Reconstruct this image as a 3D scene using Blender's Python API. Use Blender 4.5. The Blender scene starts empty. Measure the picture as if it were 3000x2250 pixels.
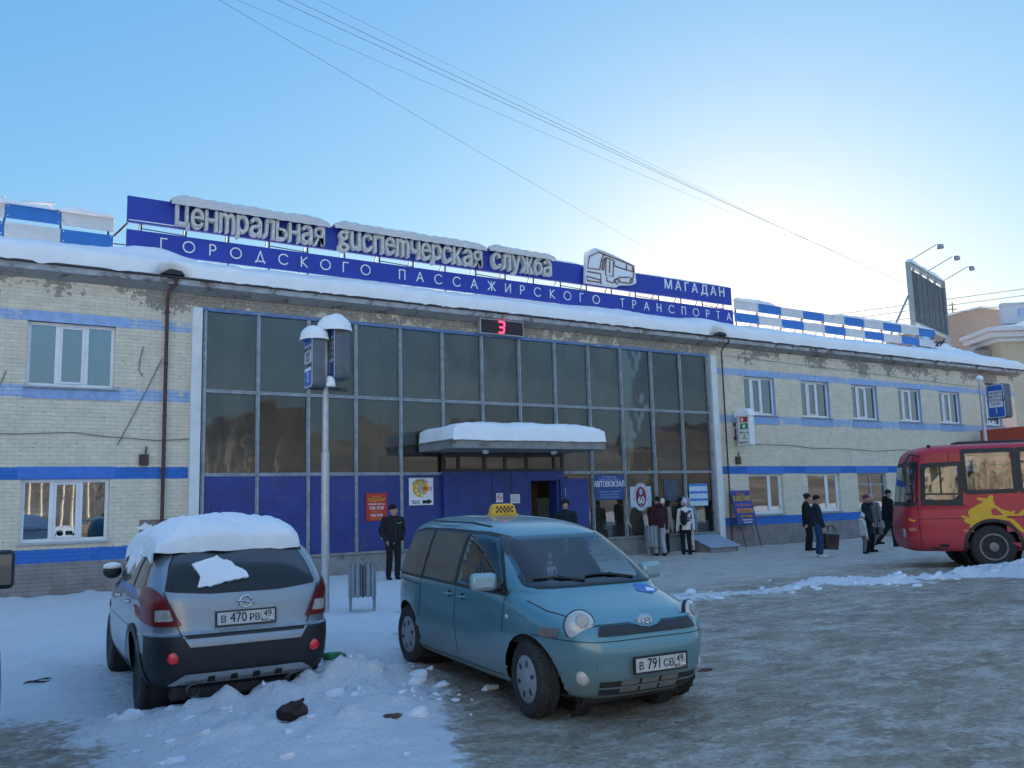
import bpy, bmesh, math, random
from mathutils import Vector, Matrix, noise
from mathutils.bvhtree import BVHTree
random.seed(7)
R = math.radians
SC = bpy.context.scene
COL = SC.collection
# ---------------------------------------------------------------- camera
cd = bpy.data.cameras.new('camera')
cam = bpy.data.objects.new('camera', cd); COL.objects.link(cam)
cd.sensor_width = 36.0; cd.lens = 31.04; cd.clip_start = 0.1; cd.clip_end = 3000
cr = Vector((0.83915612, -0.54325525, -0.026282)); cf = Vector((0.5416402, 0.83031651, 0.1311502))
cu = cr.cross(cf)
cam.matrix_world = Matrix(((cr.x, cu.x, -cf.x, 0), (cr.y, cu.y, -cf.y, 0), (cr.z, cu.z, -cf.z, 1.83), (0, 0, 0, 1)))
SC.camera = cam
# ---------------------------------------------------------------- sky, sun, exposure
SKY_GAIN = 3.35
SUN_AZ, SUN_EL = 48.5, 12.3          # azimuth measured from +Y towards +X
wd = bpy.data.worlds.new('World'); SC.world = wd; wd.use_nodes = True
wn = wd.node_tree; bg = wn.nodes['Background']
sky = wn.nodes.new('ShaderNodeTexSky'); sky.sky_type = 'NISHITA'; sky.sun_disc = False
sky.sun_elevation = R(SUN_EL); sky.sun_rotation = R(SUN_AZ)
sky.altitude = 50; sky.air_density = 1.5; sky.dust_density = 0.35; sky.ozone_density = 3.0
# camera-like response of the sky: one contrast and gain per channel
sep = wn.nodes.new('ShaderNodeSeparateColor'); cmb = wn.nodes.new('ShaderNodeCombineColor'); wn.links.new(sky.outputs[0], sep.inputs[0])
for i_, (g_, k_) in enumerate(((.98, .132), (.69, .247), (.31, .560))):
    pw = wn.nodes.new('ShaderNodeMath'); pw.operation = 'POWER'; pw.inputs[1].default_value = g_
    ml = wn.nodes.new('ShaderNodeMath'); ml.operation = 'MULTIPLY'; ml.inputs[1].default_value = k_*SKY_GAIN
    wn.links.new(sep.outputs[i_], pw.inputs[0]); wn.links.new(pw.outputs[0], ml.inputs[0]); wn.links.new(ml.outputs[0], cmb.inputs[i_])
# added sky brightness, overhead and opposite the sun, to lift the shaded surfaces
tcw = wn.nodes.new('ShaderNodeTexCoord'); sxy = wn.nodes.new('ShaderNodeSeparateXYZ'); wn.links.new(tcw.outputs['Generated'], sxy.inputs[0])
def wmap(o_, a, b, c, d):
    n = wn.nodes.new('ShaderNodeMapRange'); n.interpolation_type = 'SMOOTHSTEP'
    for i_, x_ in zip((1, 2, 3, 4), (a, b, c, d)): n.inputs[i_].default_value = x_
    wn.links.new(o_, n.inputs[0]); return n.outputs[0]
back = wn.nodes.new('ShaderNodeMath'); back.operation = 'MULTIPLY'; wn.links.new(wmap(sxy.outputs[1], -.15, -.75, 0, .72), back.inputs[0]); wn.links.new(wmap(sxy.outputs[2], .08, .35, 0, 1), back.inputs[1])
sky_fill = wn.nodes.new('ShaderNodeMath'); sky_fill.operation = 'MAXIMUM'; wn.links.new(wmap(sxy.outputs[2], .62, .86, 0, .55), sky_fill.inputs[0]); wn.links.new(back.outputs[0], sky_fill.inputs[1])
fill_add = wn.nodes.new('ShaderNodeMix'); fill_add.data_type = 'RGBA'; fill_add.blend_type = 'ADD'; fill_add.inputs[7].default_value = (1.3, 1.75, 2.1, 1)
wn.links.new(sky_fill.outputs[0], fill_add.inputs[0]); wn.links.new(cmb.outputs[0], fill_add.inputs[6]); wn.links.new(fill_add.outputs[2], bg.inputs[0])
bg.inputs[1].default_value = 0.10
sd = bpy.data.lights.new('sun', 'SUN'); sun = bpy.data.objects.new('sun', sd); COL.objects.link(sun)
sd.energy = 5.0; sd.angle = R(0.5); sd.color = (1.0, 0.89, 0.74)
sdir = Vector((math.sin(R(SUN_AZ)) * math.cos(R(SUN_EL)), math.cos(R(SUN_AZ)) * math.cos(R(SUN_EL)), math.sin(R(SUN_EL))))
sun.rotation_euler = sdir.to_track_quat('Z', 'Y').to_euler(); sun.location = (60, 60, 40)
SC.view_settings.view_transform = 'Standard'; SC.view_settings.look = 'None'
SC.view_settings.exposure = 1.65; SC.view_settings.gamma = 1.0
SC.cycles.max_bounces = 8; SC.cycles.transparent_max_bounces = 16
SC.cycles.use_denoising = True

# ---------------------------------------------------------------- helpers
class MB:
    """collects verts and faces, then links them as ONE mesh object"""
    def __init__(s): s.v = []; s.f = []; s.m = []
    def add(s, vs, fs, m=0):
        o = len(s.v); s.v += [tuple(p) for p in vs]
        for f in fs: s.f.append(tuple(i + o for i in f)); s.m.append(m)
        return s
    def box(s, x0, x1, y0, y1, z0, z1, m=0):
        return s.add([(x0,y0,z0),(x1,y0,z0),(x1,y1,z0),(x0,y1,z0),(x0,y0,z1),(x1,y0,z1),(x1,y1,z1),(x0,y1,z1)],
                     [(0,3,2,1),(4,5,6,7),(0,1,5,4),(1,2,6,5),(2,3,7,6),(3,0,4,7)], m)
    def obox(s, c, ax, ay, az, m=0):
        c = Vector(c); ax = Vector(ax); ay = Vector(ay); az = Vector(az)
        vs = [c + i*ax + j*ay + k*az for k in (-1,1) for (i,j) in ((-1,-1),(1,-1),(1,1),(-1,1))]
        return s.add(vs, [(0,3,2,1),(4,5,6,7),(0,1,5,4),(1,2,6,5),(2,3,7,6),(3,0,4,7)], m)
    def prism(s, poly, axis, a, b, m=0):
        """polygon (2-D, counter-clockwise) extruded along axis from a to b"""
        def P(p, t):
            return (t, p[0], p[1]) if axis == 'x' else (p[0], t, p[1]) if axis == 'y' else (p[0], p[1], t)
        n = len(poly); vs = [P(p, a) for p in poly] + [P(p, b) for p in poly]
        fs = [tuple(range(n)), tuple(range(2*n-1, n-1, -1))] + [(i, i+n, (i+1) % n + n, (i+1) % n) for i in range(n)]
        return s.add(vs, fs, m)
    def tube(s, pts, r, n=8, m=0, cap=True):
        pts = [Vector(p) for p in pts]; k = len(pts); vs = []; fs = []
        rr = r if isinstance(r, (list, tuple)) else [r]*k
        up = None
        for i, p in enumerate(pts):
            t = (pts[min(i+1, k-1)] - pts[max(i-1, 0)]).normalized()
            if up is None: up = Vector((0,0,1)) if abs(t.z) < .9 else Vector((1,0,0))
            a = t.cross(up).normalized(); b = a.cross(t).normalized(); up = b
            for j in range(n):
                th = 2*math.pi*j/n; vs.append(p + rr[i]*(math.cos(th)*a + math.sin(th)*b))
        for i in range(k-1):
            for j in range(n):
                fs.append((i*n+j, i*n+(j+1) % n, (i+1)*n+(j+1) % n, (i+1)*n+j))
        if cap: fs += [tuple(range(n-1, -1, -1)), tuple((k-1)*n+j for j in range(n))]
        return s.add(vs, fs, m)
    def lathe(s, prof, n=24, c=(0,0,0), axis='z', m=0):
        """profile of (radius, height) turned round an axis"""
        vs = []; fs = []; k = len(prof)
        for (r, h) in prof:
            for j in range(n):
                th = 2*math.pi*j/n; a, b = r*math.cos(th), r*math.sin(th)
                p = (a, b, h) if axis == 'z' else (a, h, b) if axis == 'y' else (h, a, b)
                vs.append((p[0]+c[0], p[1]+c[1], p[2]+c[2]))
        for i in range(k-1):
            for j in range(n): fs.append((i*n+j, i*n+(j+1) % n, (i+1)*n+(j+1) % n, (i+1)*n+j))
        fs += [tuple(range(n)), tuple((k-1)*n+j for j in range(n-1, -1, -1))]
        return s.add(vs, fs, m)
    def grid(s, nu, nv, fn, m=0):
        vs = [fn(i/(nu-1), j/(nv-1)) for i in range(nu) for j in range(nv)]
        return s.add(vs, [(i*nv+j, (i+1)*nv+j, (i+1)*nv+j+1, i*nv+j+1) for i in range(nu-1) for j in range(nv-1)], m)
    def ball(s, c, r, nu=16, nv=10, m=0):
        rx, ry, rz = r if isinstance(r, (list, tuple)) else (r, r, r)
        prof = [(max(math.sin(math.pi*i/nv), 1e-4), -math.cos(math.pi*i/nv)) for i in range(nv+1)]
        vs = []; fs = []
        for (a, h) in prof:
            for j in range(nu):
                th = 2*math.pi*j/nu; vs.append((c[0]+rx*a*math.cos(th), c[1]+ry*a*math.sin(th), c[2]+rz*h))
        for i in range(nv):
            for j in range(nu): fs.append((i*nu+j, i*nu+(j+1) % nu, (i+1)*nu+(j+1) % nu, (i+1)*nu+j))
        return s.add(vs, fs, m)
    def build(s, name, mats, parent=None, smooth=None, bevel=0, fix=True):
        me = bpy.data.meshes.new(name); me.from_pydata(s.v, [], s.f)
        for mm in (mats if isinstance(mats, (list, tuple)) else [mats]): me.materials.append(mm)
        me.polygons.foreach_set('material_index', s.m)
        if fix:
            bm = bmesh.new(); bm.from_mesh(me); bmesh.ops.recalc_face_normals(bm, faces=bm.faces); bm.to_mesh(me); bm.free()
        if smooth:
            me.polygons.foreach_set('use_smooth', [True]*len(me.polygons)); me.set_sharp_from_angle(angle=R(smooth))
        o = link(name, me, parent)
        if bevel:
            b = o.modifiers.new('bevel', 'BEVEL'); b.width = bevel; b.segments = 2; b.limit_method = 'ANGLE'; b.angle_limit = R(40)
        return o

def link(name, me, parent=None):
    o = bpy.data.objects.new(name, me); COL.objects.link(o)
    if parent: o.parent = parent
    return o
def tag(o, label=None, cat=None, group=None, kind=None):
    if label: o['label'] = label
    if cat: o['category'] = cat
    if group: o['group'] = group
    if kind: o['kind'] = kind
    return o
def thing(name, label, cat, loc=(0,0,0), rot=0, group=None):
    o = bpy.data.objects.new(name, None); COL.objects.link(o); o.location = loc
    o.rotation_euler = rot if isinstance(rot, tuple) else (0, 0, rot)
    o.empty_display_size = .2
    return tag(o, label, cat, group)
def copy_tree(o, parent=None):
    c = o.copy(); COL.objects.link(c)
    if parent: c.parent = parent
    for ch in list(o.children): copy_tree(ch, c)
    return c
def nz(x, y=0, z=0, s=1.0): return noise.noise(Vector((x*s, y*s, z*s)))
def fbm(x, y, s=1.0, o=4):
    v = 0; a = .5
    for i in range(o): v += a*noise.noise(Vector((x*s, y*s, 3.7*i))); s *= 2.1; a *= .5
    return v
def sst(a, b, x):
    t = min(1, max(0, (x-a)/(b-a))); return t*t*(3-2*t)

# ---------------------------------------------------------------- materials
def newmat(name):
    m = bpy.data.materials.new(name); m.use_nodes = True
    nt = m.node_tree; return m, nt, nt.nodes['Principled BSDF']
def N(nt, t, **kw):
    n = nt.nodes.new(t)
    for k, v in kw.items():
        if hasattr(n, k): setattr(n, k, v)
    return n
def coords(nt, scale=(1,1,1), kind='Object'):
    tc = N(nt, 'ShaderNodeTexCoord'); mp = N(nt, 'ShaderNodeMapping'); mp.inputs['Scale'].default_value = scale
    nt.links.new(tc.outputs[kind], mp.inputs[0]); return mp.outputs[0]
def noisen(nt, vec, scale, detail=5, rough=.55, dist=0):
    n = N(nt, 'ShaderNodeTexNoise'); n.inputs['Scale'].default_value = scale; n.inputs['Detail'].default_value = detail
    n.inputs['Roughness'].default_value = rough; n.inputs['Distortion'].default_value = dist
    nt.links.new(vec, n.inputs['Vector']); return n.outputs[0]
def ramp(nt, fac, stops):
    r = N(nt, 'ShaderNodeValToRGB'); e = r.color_ramp.elements
    while len(e) < len(stops): e.new(.5)
    for el, (p, c) in zip(e, stops):
        el.position = p; el.color = c if len(c) == 4 else (*c, 1)
    nt.links.new(fac, r.inputs[0]); return r.outputs[0]
def maprange(nt, v, a, b, c=0, d=1, smooth=True):
    n = N(nt, 'ShaderNodeMapRange'); n.interpolation_type = 'SMOOTHSTEP' if smooth else 'LINEAR'
    for i, x in zip((1,2,3,4), (a,b,c,d)): n.inputs[i].default_value = x
    nt.links.new(v, n.inputs[0]); return n.outputs[0]
def math2(nt, op, a, b=None, c=None):
    n = N(nt, 'ShaderNodeMath'); n.operation = op
    for i, x in enumerate((a, b, c)):
        if x is None: continue
        if isinstance(x, (int, float)): n.inputs[i].default_value = x
        else: nt.links.new(x, n.inputs[i])
    return n.outputs[0]
def mixc(nt, fac, a, b, mode='MIX'):
    n = N(nt, 'ShaderNodeMix'); n.data_type = 'RGBA'; n.blend_type = mode
    for i, x in ((0, fac), (6, a), (7, b)):
        if isinstance(x, (int, float)): n.inputs[i].default_value = x
        elif isinstance(x, (tuple, list)): n.inputs[i].default_value = (*x, 1) if len(x) == 3 else x
        else: nt.links.new(x, n.inputs[i])
    return n.outputs[2]
def bump(nt, bs, h, strength=.3, dist=.01):
    b = N(nt, 'ShaderNodeBump'); b.inputs['Strength'].default_value = strength; b.inputs['Distance'].default_value = dist
    nt.links.new(h, b.inputs['Height']); nt.links.new(b.outputs[0], bs.inputs['Normal']); return b
def plain(name, col, rough=.6, metal=0, var=.18, vs=6, bs=0, bscale=40, spec=.5, coat=0, dirt=None):
    m, nt, b = newmat(name); v = coords(nt)
    n = noisen(nt, v, vs, 6, .6)
    lo = tuple(c*(1-var) for c in col); hi = tuple(min(1, c*(1+var)) for c in col)
    c = ramp(nt, n, [(.3, lo), (.7, hi)])
    if dirt:
        dn = maprange(nt, noisen(nt, v, dirt[1], 7, .7), dirt[2], dirt[2]+.12)
        c = mixc(nt, dn, c, dirt[0])
    nt.links.new(c, b.inputs['Base Color']); b.inputs['Metallic'].default_value = metal
    b.inputs['Specular IOR Level'].default_value = spec; b.inputs['Coat Weight'].default_value = coat; b.inputs['Coat Roughness'].default_value = .08
    nt.links.new(ramp(nt, noisen(nt, v, vs*1.7, 4), [(.3, (rough*.85,)*3), (.7, (min(1, rough*1.15),)*3)]), b.inputs['Roughness'])
    if bs: bump(nt, b, noisen(nt, v, bscale, 5, .6), bs, .01)
    return m
M = {}
def glassmat(name, tint, refl, rough=.03, base=None, wav=.0, fres=1.0, dust=0):
    """tinted see-through pane: fresnel weighted mirror over a coloured filter (or over an opaque dark base)"""
    m, nt, b = newmat(name); out = nt.nodes['Material Output']
    g = N(nt, 'ShaderNodeBsdfGlossy'); g.inputs['Roughness'].default_value = rough; g.inputs['Color'].default_value = (.96, .98, 1, 1)
    if base is None:
        t = N(nt, 'ShaderNodeBsdfTransparent'); t.inputs[0].default_value = (*tint, 1)
    else:
        t = b; b.inputs['Base Color'].default_value = (*base, 1); b.inputs['Roughness'].default_value = .4
    fr = N(nt, 'ShaderNodeFresnel'); fr.inputs[0].default_value = 1.5
    k = math2(nt, 'MINIMUM', math2(nt, 'MULTIPLY_ADD', fr.outputs[0], fres, refl), 1.0)
    if dust:
        df = N(nt, 'ShaderNodeBsdfDiffuse'); df.inputs[0].default_value = (.34, .30, .25, 1); md = N(nt, 'ShaderNodeMixShader'); vv = coords(nt, (1, 1, .45))
        nt.links.new(math2(nt, 'MULTIPLY', maprange(nt, noisen(nt, vv, 1.1, 6, .6, .5), .25, .75, .2, 1.8), dust), md.inputs[0]); nt.links.new(t.outputs[0], md.inputs[1]); nt.links.new(df.outputs[0], md.inputs[2]); t = md
    mx = N(nt, 'ShaderNodeMixShader'); nt.links.new(k, mx.inputs[0]); nt.links.new(t.outputs[0], mx.inputs[1]); nt.links.new(g.outputs[0], mx.inputs[2])
    if wav:
        v = coords(nt); bp = N(nt, 'ShaderNodeBump'); bp.inputs['Strength'].default_value = wav; bp.inputs['Distance'].default_value = .02
        nt.links.new(noisen(nt, v, .9, 2, .4), bp.inputs['Height']); nt.links.new(bp.outputs[0], g.inputs['Normal']); nt.links.new(bp.outputs[0], fr.inputs['Normal'])
    nt.links.new(mx.outputs[0], out.inputs[0]); return m
M['glass_hall'] = glassmat('hall_glass', (.42, .44, .42), .04, .03, wav=.35, dust=.12)
M['glass_win'] = glassmat('window_glass', (.42, .55, .66), .20, .01, wav=.05)
M['glass_car'] = glassmat('car_glass', (.76, .82, .84), .015, .01)
M['glass_bus'] = glassmat('bus_glass', (.6, .66, .66), .06, .02)
M['glass_dark'] = glassmat('dark_glass', None, .02, .04, base=(.006, .007, .008), fres=.55)
M['glass_tint'] = glassmat('tinted_rear_glass', None, .0, .05, base=(.003, .0035, .004), fres=.07)
M['white_pvc'] = plain('white_plastic_frame', (.72, .74, .76), .4, var=.06)
M['white_paint'] = plain('old_white_paint', (.66, .67, .67), .6, var=.1, vs=3, bs=.15, dirt=((.3, .28, .25), 3, .62))
M['blue_panel'] = plain('dark_blue_panel', (.022, .038, .20), .5, var=.22, vs=1.7, bs=.05, bscale=3, dirt=((.045, .06, .17), 1.4, .55))
M['blue_paint'] = plain('blue_paint', (.045, .17, .56), .6, var=.12, bs=.1)
M['pale_blue'] = plain('pale_blue_paint', (.28, .41, .66), .7, var=.16, vs=5, bs=.2)
M['mullion'] = plain('weathered_steel_mullion', (.30, .34, .38), .5, metal=.3, var=.3, vs=7, bs=.15, dirt=((.08, .13, .26), 5, .6))
M['dark_metal'] = plain('dark_metal', (.05, .05, .055), .5, metal=.4)
M['grey_metal'] = plain('grey_metal', (.30, .32, .34), .45, metal=.5, var=.15, vs=8)
M['light_metal'] = plain('galvanised_metal', (.42, .45, .48), .4, metal=.5, var=.15, vs=9, bs=.06)
M['rust'] = plain('rusty_pipe', (.085, .045, .04), .8, var=.4, vs=14, bs=.3, dirt=((.2, .12, .09), 18, .58))
M['black'] = plain('black_plastic', (.018, .018, .02), .55, var=.15)
M['black_rubber'] = plain('black_rubber', (.022, .022, .022), .85, var=.3, vs=12, bs=.25, bscale=60)
M['tyre'] = plain('snowy_tyre_rubber', (.028, .026, .025), .85, var=.35, vs=14, bs=.5, bscale=45, dirt=((.2, .19, .18), 16, .64))
M['concrete'] = plain('grey_concrete', (.24, .24, .24), .85, var=.2, vs=4, bs=.3, dirt=((.13, .12, .11), 2.5, .55))
M['cornice'] = plain('flaking_cornice', (.36, .38, .42), .85, var=.3, vs=3.5, bs=.5, bscale=14, dirt=((.14, .12, .11), 2.2, .50))
M['soffit'] = plain('grey_soffit', (.27, .27, .26), .85, var=.2, vs=2, bs=.2, dirt=((.12, .11, .09), 1.8, .52))
M['sign_blue'] = plain('sign_blue', (.012, .035, .33), .45, var=.16, vs=1.2, dirt=((.03, .06, .32), 2.5, .6))
M['board_blue'] = plain('board_blue', (.02, .16, .5), .5, var=.1, vs=2)
M['board_white'] = plain('board_peeling_white', (.62, .62, .62), .6, var=.08, vs=2, dirt=((.25, .26, .28), 2.6, .60))
M['letter_white'] = plain('letter_white', (.74, .77, .8), .5, var=.05)
M['letter_face'] = plain('weathered_letter_face', (.56, .55, .52), .75, var=.3, vs=9, bs=.3, dirt=((.16, .15, .13), 11, .57))
M['paper'] = plain('paper_white', (.74, .76, .8), .7, var=.04)
M['red'] = plain('sign_red', (.45, .03, .02), .55, var=.1)
M['yellow'] = plain('sign_yellow', (.68, .38, .02), .5, var=.08)
M['green'] = plain('sign_green', (.02, .25, .09), .5, var=.1)
M['orange'] = plain('sign_orange', (.6, .2, .04), .55, var=.1)
M['ink'] = plain('black_ink', (.015, .015, .02), .6, var=.1)
M['interior'] = plain('hall_interior', (.2, .17, .14), .85, var=.2, vs=1)
M['interior_light'] = plain('hall_column', (.5, .5, .46), .8, var=.1, vs=2)
M['curtain'] = plain('curtain_cloth', (.50, .62, .68), .85, var=.12, vs=5)
M['room'] = plain('dim_room', (.1, .16, .22), .9, var=.2, vs=1)
M['chrome'] = plain('chrome', (.7, .7, .7), .12, metal=1, var=.05)

def snowmat(name, col=(.87, .88, .90), bs=.6, sc=9, grit=0):
    m, nt, b = newmat(name); v = coords(nt)
    n1 = math2(nt, 'ADD', noisen(nt, v, sc, 8, .7), math2(nt, 'MULTIPLY', noisen(nt, v, sc*.33, 4, .6), .8)); n2 = noisen(nt, v, 1.3, 4)
    c = ramp(nt, n2, [(.3, tuple(x*.93 for x in col)), (.7, col)])
    if grit:
        c = mixc(nt, maprange(nt, noisen(nt, v, 24, 3, .7), .66, .75), c, (.35, .34, .34))
    nt.links.new(c, b.inputs['Base Color']); b.inputs['Roughness'].default_value = .75; b.inputs['Specular IOR Level'].default_value = .25
    bump(nt, b, n1, bs, .05); return m
M['snow'] = snowmat('fresh_snow')
M['snow_clod'] = snowmat('trodden_snow_clod', (.70, .73, .78), .4, 12)
M['snow_old'] = snowmat('rime_snow', (.62, .60, .60), .3, 14, 1)

# white painted brickwork; painted bands, worn patches and bare plinth have their own shape on the wall
def brickwall():
    m, nt, b = newmat('painted_brickwork')
    tc = N(nt, 'ShaderNodeTexCoord'); sp = N(nt, 'ShaderNodeSeparateXYZ'); nt.links.new(tc.outputs['Object'], sp.inputs[0])
    cb = N(nt, 'ShaderNodeCombineXYZ'); nt.links.new(math2(nt, 'ADD', sp.outputs[0], sp.outputs[1]), cb.inputs[0]); nt.links.new(sp.outputs[2], cb.inputs[1])
    w = noisen(nt, cb.outputs[0], 2.2, 3)
    v2 = N(nt, 'ShaderNodeVectorMath'); v2.operation = 'ADD'; nt.links.new(cb.outputs[0], v2.inputs[0])
    wv = N(nt, 'ShaderNodeCombineXYZ'); nt.links.new(math2(nt, 'MULTIPLY', math2(nt, 'SUBTRACT', w, .5), .03), wv.inputs[1]); nt.links.new(wv.outputs[0], v2.inputs[1])
    br = N(nt, 'ShaderNodeTexBrick'); nt.links.new(v2.outputs[0], br.inputs[0])
    br.inputs['Scale'].default_value = 1; br.inputs['Brick Width'].default_value = .27; br.inputs['Row Height'].default_value = .088
    br.inputs['Mortar Size'].default_value = .006; br.inputs['Mortar Smooth'].default_value = .35; br.inputs['Bias'].default_value = 0
    br.inputs['Color1'].default_value = (.75, .68, .545, 1); br.inputs['Color2'].default_value = (.69, .62, .50, 1); br.inputs['Mortar'].default_value = (.56, .49, .38, 1)
    big = noisen(nt, cb.outputs[0], .8, 6, .6); fine = noisen(nt, cb.outputs[0], 7, 5, .6); med = noisen(nt, cb.outputs[0], 2.6, 6, .62)
    col = mixc(nt, .5, br.outputs[0], ramp(nt, fine, [(.3, (.82,.82,.82)), (.7, (1,1,1))]), 'MULTIPLY')
    col = mixc(nt, .6, col, ramp(nt, med, [(.3, (.82,.80,.78)), (.65, (1.05,1.03,1))]), 'MULTIPLY')
    holes = math2(nt, 'MULTIPLY', br.outputs['Fac'], maprange(nt, noisen(nt, cb.outputs[0], 8.5, 3, .6), .60, .66))   # open dark joints here and there
    z = sp.outputs[2]; zw = math2(nt, 'ADD', z, math2(nt, 'MULTIPLY', math2(nt, 'SUBTRACT', fine, .5), .035))
    def band(a, c_): return math2(nt, 'MULTIPLY', math2(nt, 'GREATER_THAN', zw, a), math2(nt, 'LESS_THAN', zw, c_))
    joint = ramp(nt, br.outputs['Fac'], [(0, (1,1,1)), (1, (.62,.66,.75))])
    pale = mixc(nt, 1, ramp(nt, med, [(.3, (.30,.41,.62)), (.7, (.42,.52,.70))]), joint, 'MULTIPLY')
    dark = mixc(nt, 1, ramp(nt, med, [(.3, (.03,.14,.47)), (.7, (.05,.19,.56))]), joint, 'MULTIPLY')
    keep = maprange(nt, noisen(nt, cb.outputs[0], 3.1, 6, .66), .36, .44)      # the pale bands are worn through in places
    col = mixc(nt, math2(nt, 'MULTIPLY', math2(nt, 'ADD', band(6.07, 6.31), band(4.36, 4.64)), keep), col, pale)
    col = mixc(nt, math2(nt, 'ADD', band(2.56, 2.83), band(.76, 1.05)), col, dark)
    # bare grey-pink plinth brick, flaking paint below the eaves
    pl = math2(nt, 'LESS_THAN', zw, .76)
    col = mixc(nt, pl, col, mixc(nt, 1, ramp(nt, med, [(.3, (.20,.17,.16)), (.7, (.31,.27,.26))]), joint, 'MULTIPLY'))
    worn = math2(nt, 'MULTIPLY', maprange(nt, zw, 6.2, 6.6), maprange(nt, math2(nt, 'ADD', math2(nt, 'ADD', math2(nt, 'MULTIPLY', big, .62), math2(nt, 'MULTIPLY', fine, .38)), maprange(nt, zw, 6.3, 7.1, -.06, .05)), .515, .535))
    mid = math2(nt, 'MULTIPLY', maprange(nt, zw, 6.55, 6.85), math2(nt, 'MULTIPLY', math2(nt, 'GREATER_THAN', sp.outputs[0], 4.6), math2(nt, 'LESS_THAN', sp.outputs[0], 22.6)))
    worn = math2(nt, 'MAXIMUM', worn, math2(nt, 'MULTIPLY', mid, maprange(nt, med, .44, .50)))
    bare = mixc(nt, 1, ramp(nt, fine, [(.3, (.17,.145,.12)), (.7, (.36,.32,.27))]), joint, 'MULTIPLY')
    col = mixc(nt, math2(nt, 'MULTIPLY', worn, .9), col, bare)
    col = mixc(nt, holes, col, (.07, .06, .05))
    nt.links.new(col, b.inputs['Base Color']); b.inputs['Roughness'].default_value = .8; b.inputs['Specular IOR Level'].default_value = .3
    hgt = math2(nt, 'ADD', math2(nt, 'MULTIPLY', br.outputs['Fac'], -1.0), math2(nt, 'MULTIPLY', fine, .5))
    bump(nt, b, hgt, .55, .012); return m
M['brick'] = brickwall()

def obj_mesh(o):
    dg = bpy.context.evaluated_depsgraph_get(); me = bpy.data.meshes.new_from_object(o.evaluated_get(dg)); return me
def text_mesh(s, size=1, ext=.0, xs=1.0, off=0.0, align='CENTER', spacing=1.0, lines=1.0):
    """lettering in the X-Z plane facing -Y, centred on the origin; off thickens the strokes"""
    cu_ = bpy.data.curves.new('lettering', 'FONT'); cu_.body = s; cu_.size = size; cu_.extrude = ext
    cu_.align_x = align; cu_.align_y = 'CENTER'; cu_.space_character = spacing; cu_.space_line = lines; cu_.resolution_u = 3
    o = bpy.data.objects.new('lettering', cu_); COL.objects.link(o); bpy.context.view_layer.update()
    me = obj_mesh(o); bpy.data.objects.remove(o)
    co = [v.co.copy() for v in me.vertices]; fs = [tuple(p.vertices) for p in me.polygons]; bpy.data.meshes.remove(me)
    mb = MB()
    for k, (dx, dy) in enumerate([(0, 0)] if not off else [(-off, 0), (off, 0), (0, off*.5), (0, -off*.5)]):
        mb.add([((c.x + dx*size)*xs, -c.z + k*.0005, c.y + dy*size) for c in co], fs)
    me = bpy.data.meshes.new('lettering'); me.from_pydata(mb.v, [], mb.f)
    bm = bmesh.new(); bm.from_mesh(me); bmesh.ops.recalc_face_normals(bm, faces=bm.faces); bm.to_mesh(me); bm.free()
    return me
def put_text(s, parent, mat, loc, size, ext=.003, xs=1.0, off=0.0, rot=0, name='lettering', tilt=0, align='CENTER', lines=1.0):
    me = text_mesh(s, size, ext, xs, off, align, 1.0, lines); me.materials.clear(); me.materials.append(mat)
    o = link(name, me, parent); o.location = loc; o.rotation_euler = (tilt, 0, rot); return o
# ================================================================ TERMINAL BUILDING
FY = 21.84                                   # facade plane
X0, X1 = -7.0, 42.6                          # the two ends of the facade
GX = [5.33 + (22.38-5.33)*i/13 for i in range(14)]      # curtain wall mullions
GZ0, GZ1, GZ2, GZ3 = .62, 2.64, 4.67, 6.64   # curtain wall: base, transoms, head
BD = thing('terminal_building', 'long two-storey white brick bus terminal with blue bands and a tall glazed hall', 'building', (0, 0, 0))
UW = [(1.53, 3.32, 4.62, 6.07, 0)] + [(a, b, 4.68, 6.07, 1) for a, b in ((24.2, 25.82), (27.3, 28.95), (30.35, 31.98), (33.4, 35.0), (36.35, 37.95), (39.9, 41.3))]
LW = [(1.55, 3.3, 1.2, 2.57, 0)] + [(a, b, 1.14, 2.55, k) for a, b, k in ((24.15, 25.95, 2), (27.32, 29.2, 2), (30.3, 32.15, 3), (33.42, 35.2, 3), (36.5, 38.2, 2), (39.6, 41.2, 2))]
UW.insert(0, (-3.5, -1.7, 4.62, 6.07, 0)); LW.insert(0, (-3.5, -1.7, 1.2, 2.57, 0))

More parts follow.
